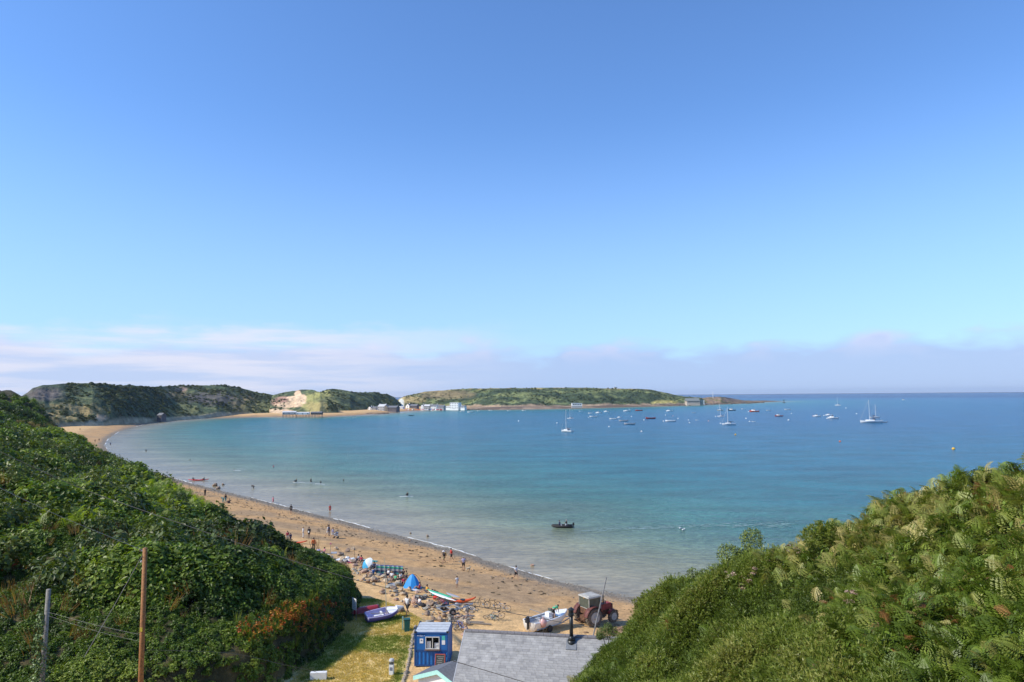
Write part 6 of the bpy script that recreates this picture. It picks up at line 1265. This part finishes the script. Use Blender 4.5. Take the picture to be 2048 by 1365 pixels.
for i, (px, py, l, rz, m_, lab) in enumerate([(905, 1242, 3.4, 1.1, wood, 'long grey timber lying below the trailer'), (935, 1247, 3.0, 1.25, wood, 'second timber lying below the trailer pile'), (955, 1250, 2.6, 1.35, wood, 'short timber near the roof ridge end'), (925, 1236, 2.4, .9, greyp, 'grey mast section resting across the trailer pile')]):
    p = G(px, py); o = MB().box((0, 0, 0), (l, .12, .10)).build('timber', m_, loc=p+Vector((0, 0, .12))); o.rotation_euler = (0, R(4), -rz+1.3); tag(o, lab, 'timber')
def cloth_pile(px, py, r_, c_, lab, name='bag', cat='bag'):
    p = G(px, py); rn_ = random.Random(px); q = MB().ball((0, 0, r_*.5), r_, 10, 6, (1, .8, .62)); q.v = [(x*(1+rn_.uniform(-.15, .15)), y*(1+rn_.uniform(-.15, .15)), max(0, z*(1+rn_.uniform(-.15, .15)))) for x, y, z in q.v]
    th = thing(name, lab, cat, p); q.build('body', cm(c_), th, True); MB().tube([(-r_*.4, 0, r_*.9), (0, 0, r_*1.4), (r_*.4, 0, r_*.9)], .02, 5).build('handles', cm('black'), th)
for a in [(872, 1200, .35, 'red', 'red bag among the boulders below the white board'), (884, 1206, .3, 'pink', 'pink bag by the long boards'), (893, 1211, .32, 'navy', 'navy bag by the head of the trailer'), (846, 1215, .3, 'black', 'black bag beside the sitter on the boulders'), (915, 1213, .3, 'grey', 'grey bag at the foot of the orange kayak'), (764, 1153, .3, 'navy', 'navy bag against the windbreak'), (820, 1183, .25, 'white', 'white bag in front of the tent'), (868, 1193, .25, 'teal', 'teal bag beside the yellow clad sitter'), (632, 1111, .3, 'lilac', 'lilac bag among the white towels'), (695, 1118, .28, 'white', 'white bag at the upper end of the boulders'), (758, 1140, .3, 'lilac', 'lilac bag left of the windbreak'), (905, 1203, .25, 'orange', 'orange bag above the orange kayak')]: cloth_pile(*a)
# low rail fence round the lawn top
# ---------------------------------------------------------------- tractor
p = G(1188, 1254); TR = R(-58); tc_ = thing('tractor', 'old red tractor with a white roofed cab and muddy tyres on the sand', 'tractor', p+Vector((-.45, .8, -.04)), TR)   # forward is local +y, to the right and away
red = mat('tractor_red', (.30, .04, .028), .55, .3, 4, .1); rust = mat('rust_brown', (.16, .075, .04), .8, .4, 5, .2); cabw = mat('cab_white', (.42, .40, .35), .55, .2, 3); mud = mat('tyre_mud', (.17, .135, .10), .95, .4, 6, .3); rim = mat('rim_silver', (.46, .44, .40), .6, .2); cglass = mat('cab_glass', (.07, .09, .075), .08, .2, 3, spec=.8)
def tyre(x, y, r_, w, lug):
    q = MB(); prof = [(r_*.62, -w/2), (r_*.90, -w/2), (r_*.97, -w*.36), (r_*.97, w*.36), (r_*.90, w/2), (r_*.62, w/2)]; q.lathe(prof, 28)
    for i in range(lug):
        a = 2*PI*i/lug
        for sd in (-1, 1):
            c = Vector((r_*.985*math.cos(a+sd*.05), r_*.985*math.sin(a+sd*.05), sd*w*.22)); q.box((0, 0, 0), (.09, .07, w*.5), M=Matrix.Translation(c) @ Matrix.Rotation(a, 4, 'Z') @ Matrix.Rotation(sd*.55, 4, 'X'))
    M = Matrix.Translation((x, y, r_)) @ Matrix.Rotation(PI/2, 4, 'Y'); o = pbuild(q, 'wheel', mud, tc_, M=M)
    rr_ = MB().lathe([(r_*.60, -w*.40), (r_*.60, w*.52), (r_*.50, w*.56), (r_*.46, w*.515), (r_*.20, w*.515), (r_*.16, w*.60), (r_*.08, w*.62)], 22); sgn = 1 if x > 0 else -1
    if sgn < 0: rr_.v = [(a, b, -c) for a, b, c in rr_.v]
    pbuild(rr_, 'rim', rim, o, M=M); return o
for sx in (-1, 1): tyre(sx*.82, 0, .80, .44, 20); tyre(sx*.74, 2.25, .52, .30, 18)
MB().box((0, .35, .80), (.50, 1.5, .55)).box((0, 1.6, .82), (.42, 1.4, .42)).box((0, -.45, .62), (.75, .35, .45)).build('chassis', rust, tc_)
MB().tube([(-.72, 0, .80), (.72, 0, .80)], .14, 10).tube([(-.68, 2.25, .52), (.68, 2.25, .52)], .07, 8).build('axles', rust, tc_)
MB().box((0, 1.75, 1.30), (.62, 1.55, .50), taper=.86).build('bonnet', red, tc_); MB().box((0, 2.56, 1.18), (.56, .08, .55)).build('grille', black, tc_)
for sx in (-1, 1): MB().tube([(sx*.2, 2.59, 1.22), (sx*.2, 2.63, 1.22)], .07, 10).build('headlight', mat('lamp_glass', (.6, .6, .55), .15), tc_)
for sx in (-1, 1):
    q = MB(); n = 12; vs = []
    for i in range(n+1):
        a = R(20+150*i/n); 
        for xx in (sx*.56, sx*1.06): vs.append((xx, math.cos(a)*.95, .80+math.sin(a)*.95))
        for xx in (sx*1.06, sx*.56): vs.append((xx, math.cos(a)*.90, .80+math.sin(a)*.90))
    for i in range(n): q.f += [(i*4+k, i*4+(k+1) % 4, (i+1)*4+(k+1) % 4, (i+1)*4+k) for k in range(4)]
    q.v = vs; q.build('mudguard', mat('mudguard_red', (.15, .045, .032), .65, .4, 5, .15), tc_, True)
    q = MB(); n = 8; vs = []
    for i in range(n+1):
        a = R(30+120*i/n)
        for xx in (sx*.58, sx*.90): vs.append((xx, 2.25+math.cos(a)*.62, .52+math.sin(a)*.62))
    q.v = vs; q.f = [(2*i, 2*i+1, 2*i+3, 2*i+2) for i in range(n)]; q.build('front_mudguard', red, tc_)
cb_ = MB(); z0, z1 = 1.52, 2.42
for x, y in ((-.72, -.42), (.72, -.42), (-.68, .88), (.68, .88)): cb_.tube([(x, y, 1.1), (x*.97, y, z1)], .045, 6)
for zz in (z0-.02, z1-.03): cb_.tube([(-.7, -.42, zz), (.7, -.42, zz), (.67, .88, zz), (-.67, .88, zz), (-.7, -.42, zz)], .035, 6)
cabf = cb_.build('cab_frame', cabw, tc_)
for a, b in (((-.70, -.42), (.70, -.42)), ((.70, -.42), (.67, .88)), ((.67, .88), (-.67, .88)), ((-.67, .88), (-.70, -.42))):
    q = MB(); q.add([(a[0], a[1], z0), (b[0], b[1], z0), (b[0]*.97, b[1], z1-.04), (a[0]*.97, a[1], z1-.04)], [(0, 1, 2, 3)]); g_ = q.build('window', cglass, tc_)
MB().box((0, .23, 2.47), (1.52, 1.5, .10), taper=.94).box((0, .23, 2.54), (1.2, 1.15, .06), taper=.8).build('cab_roof', cabw, tc_)
MB().box((0, -.44, 1.25), (1.30, .06, .50)).box((-.70, .2, 1.28), (.05, 1.2, .44)).box((.70, .2, 1.28), (.05, 1.2, .44)).build('cab_panel', rust, tc_)
MB().box((0, .15, 1.30), (.45, .45, .12)).box((0, -.08, 1.60), (.45, .10, .5)).build('seat', black, tc_); MB().tube([(0, .62, 1.35), (0, .5, 1.62)], .03, 6).lathe([(.19, 0), (.21, .02), (.19, .04)], 14, c=(0, .48, 1.62)).build('steering_wheel', black, tc_)
MB().tube([(.30, 1.5, 1.5), (.30, 1.5, 2.35)], .04, 8).tube([(.30, 1.5, 1.62), (.30, 1.5, 2.0)], .07, 10).build('exhaust', black, tc_)
for sx in (-1, 1): MB().tube([(sx*.7, .9, 2.1), (sx*1.0, 1.1, 2.1)], .015, 5).box((sx*1.03, 1.12, 2.0), (.14, .03, .26)).build('mirror', black, tc_)
MB().tube([(-.3, -.6, .6), (-.3, -1.25, .5)], .04, 6).tube([(.3, -.6, .6), (.3, -1.25, .5)], .04, 6).tube([(-.45, -1.2, .52), (.45, -1.2, .52)], .05, 6).build('linkage', rust, tc_)
MB().box((.05, -.47, 2.38), (.14, .05, .08)).build('work_lamp', mat('lamp_amber', (.6, .3, .05), .3), tc_)
for i in range(26):
    pass
rt_ = MB(); rn = random.Random(5)
for i in range(60):
    c = G(1225+rn.gauss(12, 18), 1262+rn.gauss(0, 5)); rt_.ball((c.x, c.y, c.z+.02), rn.uniform(.08, .22), 6, 4, (1.6, .8, .5))
tag(rt_.build('churned_sand', mat('wet_sand_clods', (.26, .16, .09), .95, .3, 6)), 'churned clods of damp sand beside the tractor wheels', kind='stuff')
# leaning pole between roof and tractor
b0 = Q(1190, 1256, 49.0); t0 = Q(1213, 1155, 49.6); tc_.scale = (1.07, 1.07, 1.07); lp_ = thing('leaning_pole', 'tall thin grey pole leaning in front of the tractor', 'pole', Vector((b0.x, b0.y, gz(b0.x, b0.y)))); d_ = (t0-b0); bl = b0-d_*((b0.z-lp_.location.z)/max(.3, d_.z))-lp_.location
MB().tube([bl, t0-lp_.location], [.055, .04], 8).build('shaft', mat('pole_grey', (.22, .21, .2), .7, .2), lp_)
# motor boat on a trailer behind the ridge, figure in green, pink buoy
p = G(1096, 1257); sb = thing('speedboat', 'white open speedboat on its trailer with a grey arch, behind the slate roof', 'boat', Vector((p.x, p.y, p.z+.55)), R(-50))
q, deck, vs, m_, n_ = hull_mb(4.6, 1.9, .45, .42, .18, .88, 14, .5); q.build('hull', ww, sb, True)
inner = MB(); iv = []
for i in range(n_+1):
    for k in range(m_): x, y, z = vs[i*m_+k]; iv.append((x*.82, y*.94, z*.55+.15))
o_ = len(iv); iv += [(-x, y, z) for x, y, z in iv]; fs = []
for i in range(n_-4):
    for k in range(m_-1): a_ = i*m_+k; fs.append((a_, a_+1, a_+m_+1, a_+m_)); b_ = o_+a_; fs.append((b_, b_+m_, b_+m_+1, b_+1))
inner.add(iv, fs); inner.build('cockpit', mat('cockpit_grey', (.45, .46, .47), .5), sb, True)
top = [vs[i*m_+m_-1] for i in range(n_+1)]; gw_ = MB()
for sx in (-1, 1): gw_.tube([(sx*x*.93, y, z+.02) for x, y, z in top], .07, 6)
gw_.build('gunwale', ww, sb)
MB().add([(x*.95, y, z+.05) for x, y, z in top[9:]]+[(-x*.95, y, z+.05) for x, y, z in top[9:]], [(i, i+1, len(top[9:])+i+1, len(top[9:])+i) for i in range(len(top[9:])-1)]).build('fore_deck', ww, sb)
MB().tube([(-.8, -1.7, .35), (-.75, -1.5, 1.25), (.75, -1.5, 1.25), (.8, -1.7, .35)], .03, 8).build('arch', greyp, sb); MB().box((0, .1, .55), (.6, .5, .6), taper=.8).build('console', ww, sb); MB().box((0, .35, .95), (.62, .03, .28)).build('windscreen', cglass, sb)
for yy in (-.9, -.1): MB().box((0, yy, .42), (1.1, .35, .08)).build('thwart', gry, sb)
outboard(sb, 4.6, .45)
tl_ = thing('trailer', 'galvanised trailer under the white speedboat', 'trailer', Vector((p.x, p.y, p.z)), R(-50)); q = MB()
for sx in (-1, 1): q.tube([(sx*.7, -2, .38), (sx*.7, 1, .38), (0, 3.3, .42)], .05, 6)
q.build('frame', steel, tl_)
for sx in (-1, 1): MB().tube([(sx*.92-.08, -.6, .28), (sx*.92+.08, -.6, .28)], .28, 16).build('wheel', rubber, tl_)
sbv = Vector((p.x, p.y, p.z+.8))
person('person in a green top bending over inside the white speedboat', sbv+Vector((.55, .0, 0)), pose='bend', rz=-.9, top=('shirt', 'green'), leg=('shorts', 'black'), hair='dark')
p2 = G(1086, 1260); bq_ = Q(1086, 1246, p2.y-1); th = thing('fender_buoy', 'large pink fender buoy lying behind the roof ridge by the speedboat', 'buoy', (bq_.x, bq_.y, gz(bq_.x, bq_.y))); MB().lathe([(.06, -.42), (.24, -.32), (.36, 0), (.28, .28), (.08, .44), (.05, .5)], 14, c=(0, 0, bq_.z-th.location.z)).build('float', mat('buoy_pink', (.72, .25, .24), .5), th, True)
MB().tube([(0, 0, 0), (0, 0, max(.1, bq_.z-th.location.z-.3))], .03, 6).build('stand', greyp, th)
th = thing('black_bucket', 'black tub beside the pink fender buoy', 'tub', G(1070, 1258)+Vector((0, 0, 0))); MB().lathe([(.22, 0), (.30, .45), (.28, .47), (.2, .06)], 14).build('shell', black, th)

# ---------------------------------------------------------------- far village and sheds
slate_f = mat('far_slate', (.16, .165, .18), .7, .1, 1); stone_f = mat('far_stone', (.24, .22, .18), .9, .25, .5); win_f = mat('far_window', (.03, .04, .05), .2); greyr = mat('far_render', (.42, .42, .42), .8, .1, .5); dkst = mat('far_dark_stone', (.16, .14, .15), .9, .2, .5); whf = mat('far_white', (.88, .87, .84), .7, .03, .5); palef = mat('far_pale_roof', (.55, .55, .55), .6, .1, .5); timber_d = mat('far_dark_timber', (.10, .09, .085), .8, .2, .5)
def farhouse(label, px, py, wpx, hpx, wall=whf, roof=slate_f, front='eaves', chim=2, rows=2, cols=4, depth=7, flat=False, rz=-24, z=2.2, name='house', grp='village houses along the far beach'):
    d_ = ray(px, py); y = None
    pz = P(px, py, z) if py > 795 else None; y = pz.y
    w = wpx*y/F; h = hpx*y/F; th = thing(name, label, 'house' if name != 'shed' else 'shed', (pz.x, y, z), R(rz), grp); rh = 0 if flat else h*.36; eh = h-rh
    depth = min(depth, max(w, 5))
    MB().box((0, depth/2, eh/2-1), (w, depth, eh+2)).build('wall', wall, th)
    q = MB(); e_ = .35
    if flat: MB().box((0, depth/2, eh+.12), (w+.4, depth+.4, .25)).build('roof', palef, th)
    elif front == 'eaves':
        q.add([(-w/2-e_, -e_, eh), (w/2+e_, -e_, eh), (w/2+e_, depth+e_, eh), (-w/2-e_, depth+e_, eh), (-w/2-e_, depth/2, eh+rh), (w/2+e_, depth/2, eh+rh)], [(0, 1, 5, 4), (2, 3, 4, 5), (3, 2, 1, 0)]); r_ = q.build('roof', roof, th)
        MB().add([(-w/2, 0, eh), (-w/2, depth, eh), (-w/2, depth/2, eh+rh*.97), (w/2, 0, eh), (w/2, depth, eh), (w/2, depth/2, eh+rh*.97)], [(0, 2, 1), (3, 4, 5)]).build('gable', wall, th)
        for k in range(chim):
            xx = (-w/2+.4) if k == 0 else (w/2-.4); MB().box((xx, depth/2, eh+rh+.45), (.75, .75, 1.3)).build('chimney', wall, r_)
    else:
        q.add([(-w/2-e_, -e_, eh-.1), (-w/2-e_, depth+e_, eh-.1), (0, depth+e_, eh+rh), (0, -e_, eh+rh), (w/2+e_, -e_, eh-.1), (w/2+e_, depth+e_, eh-.1)], [(0, 3, 2, 1), (3, 4, 5, 2)]); r_ = q.build('roof', roof, th)
        MB().add([(-w/2, -.02, eh), (w/2, -.02, eh), (0, -.02, eh+rh*.95)], [(0, 1, 2)]).build('gable', wall, th)
        if chim: MB().box((0, depth-.5, eh+rh+.4), (.8, .8, 1.3)).build('chimney', wall, r_)
    ww_ = min(1.1, w/cols*.5)
    for r__ in range(rows):
        for c_ in range(cols):
            if rows > 1 and r__ == 0 and c_ == cols//2: MB().box((-w/2+(c_+.5)*w/cols, -.04, 1.05), (1.0, .12, 2.1)).build('door', timber_d, th); continue
            MB().box((-w/2+(c_+.5)*w/cols, -.04, (r__+.55)*eh/rows), (ww_, .12, min(1.3, eh/rows*.5))).build('window', win_f, th)
    return th
farhouse('tiny square white hut at the left end of the village', 728, 818, 5, 5, flat=True, rows=1, cols=2)
farhouse('small white gabled cottage with a tall chimney, second from the left', 739, 821.5, 8, 8, front='gable', rows=2, cols=2)
farhouse('grey cottage attached right of the tall chimney cottage', 748, 821.5, 9, 8, wall=greyr, rows=2, cols=3, chim=1)
farhouse('large tan stone house with pale roof behind the grey cottage', 762, 822, 16, 13, wall=greyr, roof=palef, rows=2, cols=3, depth=10)
farhouse('buff house with broad gable in the left cluster', 771, 822, 10, 11, wall=stone_f, front='gable', rows=2, cols=2)
farhouse('long purple grey stone inn with dark roof', 784, 822, 20, 10, wall=dkst, rows=2, cols=6, depth=9)
farhouse('low white roofed building right of the stone inn', 799, 819, 14, 6, wall=whf, roof=palef, rows=1, cols=4)
farhouse('white gable end facing the bay in the middle of the village', 815, 818, 8, 10, front='gable', rows=2, cols=1)
farhouse('grey terrace of three joined to the white gable', 827, 818, 15, 9, wall=dkst, rows=2, cols=6)
farhouse('second white gable house in the middle of the row', 844, 818.5, 6, 9, front='gable', rows=2, cols=1)
farhouse('pale grey roofed terrace joined to the second white gable', 853, 818.5, 13, 9, wall=greyr, roof=palef, rows=2, cols=5)
farhouse('square white house with two chimneys right of the terrace', 867, 818.5, 13, 9, rows=2, cols=4)
farhouse('long pale cottage with grey roof left of the big white house', 881, 819, 14, 8, wall=greyr, rows=1, cols=5)
farhouse('big white flat roofed house, tallest in the village', 908, 818.5, 19, 12.5, flat=True, rows=3, cols=5, depth=10)
farhouse('low white terrace wing left of the big white house', 896, 818, 14, 5, flat=True, rows=1, cols=5)
farhouse('white gabled wing right of the big white house', 925, 818.5, 9, 7, front='eaves', rows=1, cols=3, chim=1)
# sheds on stilts
def stilt(label, px, py, wpx, hpx, wall, roof, rz=0, tall=3.4):
    pz = P(px, py, 0); y = pz.y; w = wpx*y/F; h = hpx*y/F; th = thing('shed', label, 'shed', (pz.x, y, 0), R(rz), 'sheds on stilts at the foot of the sandy scar'); hh = h-tall
    for xx in np.linspace(-w/2+.3, w/2-.3, max(3, int(w/2.6))):
        for yy in (.3, 4.6): MB().box((xx, yy, tall/2-.6), (.3, .3, tall+1.2)).build('stilt', timber_d, th)
    MB().box((0, 2.5, tall+.1), (w+.3, 5.4, .25)).build('deck', timber_d, th); MB().box((0, 2.5, tall+.2+hh*.32), (w, 5, hh*.65)).build('wall', wall, th)
    q = MB(); e = tall+.2+hh*.62; q.add([(-w/2-.3, -.3, e), (w/2+.3, -.3, e), (w/2+.3, 5.3, e), (-w/2-.3, 5.3, e), (-w/2-.3, 2.5, e+hh*.36), (w/2+.3, 2.5, e+hh*.36)], [(0, 1, 5, 4), (2, 3, 4, 5), (3, 2, 1, 0), (0, 4, 3), (1, 2, 5)]); q.build('roof', roof, th)
    for xx in np.linspace(-w/2+1.2, w/2-1.2, 3): MB().box((xx, -.03, tall+.2+hh*.3), (.9, .1, .8)).build('window', win_f, th)
stilt('pale roofed shed on stilts, left of three', 578, 836, 26, 13, greyr, palef, 4); stilt('cream walled shed on stilts, middle of three', 605, 836, 24, 11, whf, palef); stilt('dark shed on stilts, right of three', 632, 836, 22, 12, timber_d, slate_f, -4)
# hut cluster at the left
for a in [('white and dark boathouse cottage in the cliff foot cluster', 297, 838.5, 12, 11, dkst, palef, 'gable'), ('white gabled hut with steep pale roof in the cluster', 309, 838, 11, 13, timber_d, palef, 'gable'), ('dark two storey hut with white window frames in the cluster', 318, 839.5, 12, 13, dkst, slate_f, 'eaves')]:
    farhouse(a[0], a[1], a[2], a[3], a[4], wall=a[5], roof=a[6], front=a[7], rows=2, cols=2, chim=0, z=2.6, grp='huts at the foot of the cliffs', name='hut')
for px, py, lab in ((327, 838.5, 'white rowing boat drawn up beside the dark hut'), (333, 838, 'white rowing boat right of the other by the huts')):
    p = P(px, py, 2.3); th = thing('rowing_boat', lab, 'boat', p+Vector((0, 0, .3)), R(60)); q, deck, *_ = hull_mb(4.5, 1.7, .3, .5, .1, .8, 8); q.build('hull', ww, th); deck.build('deck', ww, th)
# boathouse with white front, lifeboat station, mast, lookout
pz = P(1154, 815, 2.0); y = pz.y; k = y/F; th = thing('boathouse', 'white fronted boathouse with a row of dark windows alone under the headland', 'boathouse', (pz.x, y, 1.0), R(0))
MB().box((0, 4, k*2.0), (20*k, 8, k*4.5)).build('base', greyr, th); MB().box((0, 4, k*6.6), (20.5*k, 8.4, k*5.0)).build('wall', whf, th); MB().box((0, 4, k*9.3), (21*k, 9, k*.5)).build('roof', palef, th)
for i in range(5): MB().box(((i-2)*3.6*k, -.25, k*6.9), (2.7*k, .14, k*1.7)).build('window', win_f, th)
pz = P(1388, 811.5, 0); y = pz.y+3; k = y/F; th = thing('lifeboat_station', 'pale stone lifeboat station with a dark roof and grey doors at its right end', 'lifeboat station', (pz.x, y, 0), 0); pf = mat('station_wall', (.52, .45, .37), .8, .12, .3)
MB().box((0, 8, k*4.2), (26*k, 16, k*9.4)).build('wall', pf, th)
q = MB(); q.add([(-14*k, -1, k*9), (13*k, -1, k*9), (13*k, 17, k*9), (-14*k, 17, k*9), (-14*k, 8, k*14.5), (13*k, 8, k*14.5)], [(0, 1, 5, 4), (2, 3, 4, 5), (3, 2, 1, 0), (0, 4, 3), (1, 2, 5)]); q.build('roof', mat('station_roof', (.20, .22, .21), .7), th)
for i in range(8): MB().box(((i-3.5)*3.0*k, -.12, k*8.0), (1.5*k, .2, k*1.1)).build('window', mat('station_window', (.24, .22, .2), .5), th)
MB().box((16.6*k, 7, k*5.5), (6.5*k, 13, k*11)).build('door_bay', mat('station_door', (.12, .18, .20), .6), th); MB().box((21*k, 7, k*6), (1.6*k, 13, k*8.5)).build('side_wall', whf, th)
MB().add([(22*k, 4, k*4.2), (22*k, 8, k*4.2), (44*k, 8, -.5), (44*k, 4, -.5), (22*k, 4, k*3.6), (22*k, 8, k*3.6), (44*k, 8, -1), (44*k, 4, -1)], [(0, 1, 2, 3), (7, 6, 5, 4), (0, 3, 7, 4), (1, 5, 6, 2)]).build('slipway', greyr, th)
pz = Q(1426, 795, 1460); th = thing('flagstaff', 'thin white mast on top of the rocky point', 'mast', pz); MB().tube([(0, 0, -2), (0, 0, 12)], .35, 6).build('shaft', whf, th); MB().box((0, 0, 9), (4, .3, .3)).build('yard', whf, th)
pz = Q(1231, 778, 1325); th = thing('lookout_hut', 'small white lookout hut on the skyline of the headland', 'lookout', pz); MB().box((0, 0, 1), (6.5, 4, 4)).build('wall', whf, th); MB().box((0, 0, 3.2), (7.2, 4.6, .4)).build('roof', palef, th); MB().tube([(0, 0, 3), (0, 0, 8)], .2, 6).build('aerial', whf, th); MB().box((0, -2.05, 1.6), (4, .15, 1)).build('window', win_f, th)
# rocks on the far shore
fr_ = MB(); rn = random.Random(12)
def farrocks(px0, px1, py, n, r0, r1, j=1.0):
    for i in range(n):
        px = rn.uniform(px0, px1); c = P(px, py(px)+rn.gauss(-.4, j*.35), 0); r_ = rn.uniform(r0, r1); fr_.ball((c.x, c.y, r_*.12), r_, 7, 4, (1.5, .8, .45))
farrocks(640, 775, lambda x: 832-(x-640)*.03, 160, .8, 2.6); farrocks(930, 1385, lambda x: 820.5-(x-930)*.020, 420, 1.0, 3.2); farrocks(1385, 1525, lambda x: 811-(x-1385)*.035, 200, 1.0, 4.0); farrocks(300, 372, lambda x: 843-(x-300)*.05, 90, .6, 1.6)
tag(fr_.build('shore_rocks', mat('shore_rock', (.19, .135, .095), .9, .4, .3, .3)), 'low brown rocks along the far shoreline', kind='stuff')
# crowd of beach things by the village: colourful specks
sp = [(x, 818.6-(x-820)*.004) for x in np.linspace(806, 884, 22)]
for i, (px, py) in enumerate(sp):
    p = P(px+rn.uniform(-1, 1), 820.6+rn.uniform(-.6, .4), 1.4); c_ = rn.choice(['red', 'white', 'orange', 'blue', 'pink', 'navy'])
    q = MB(); q.lathe([(1.3, 0), (1.15, .9), (.1, 1.5)], 8); o = q.build('beach_shelter', cm(c_), loc=p); tag(o, 'tiny coloured beach shelter on the sand before the village', 'shelter', 'beach shelters before the village')
# ---------------------------------------------------------------- air
hz = MB().box((0, 4500, 27), (24000, 19000, 70)); hzm = bpy.data.materials.new('haze'); hzm.use_nodes = True; nt = hzm.node_tree; nt.nodes.clear(); o_ = N(nt, 'ShaderNodeOutputMaterial'); pv = N(nt, 'ShaderNodeVolumePrincipled', Density=.00004, Anisotropy=.3); pv.inputs['Color'].default_value = (.75, .83, .95, 1); L(nt, pv.outputs[0], o_.inputs['Volume'])
HAZE = hz.build('haze', hzm); tag(HAZE, 'thin blue sea haze over the bay', kind='stuff')
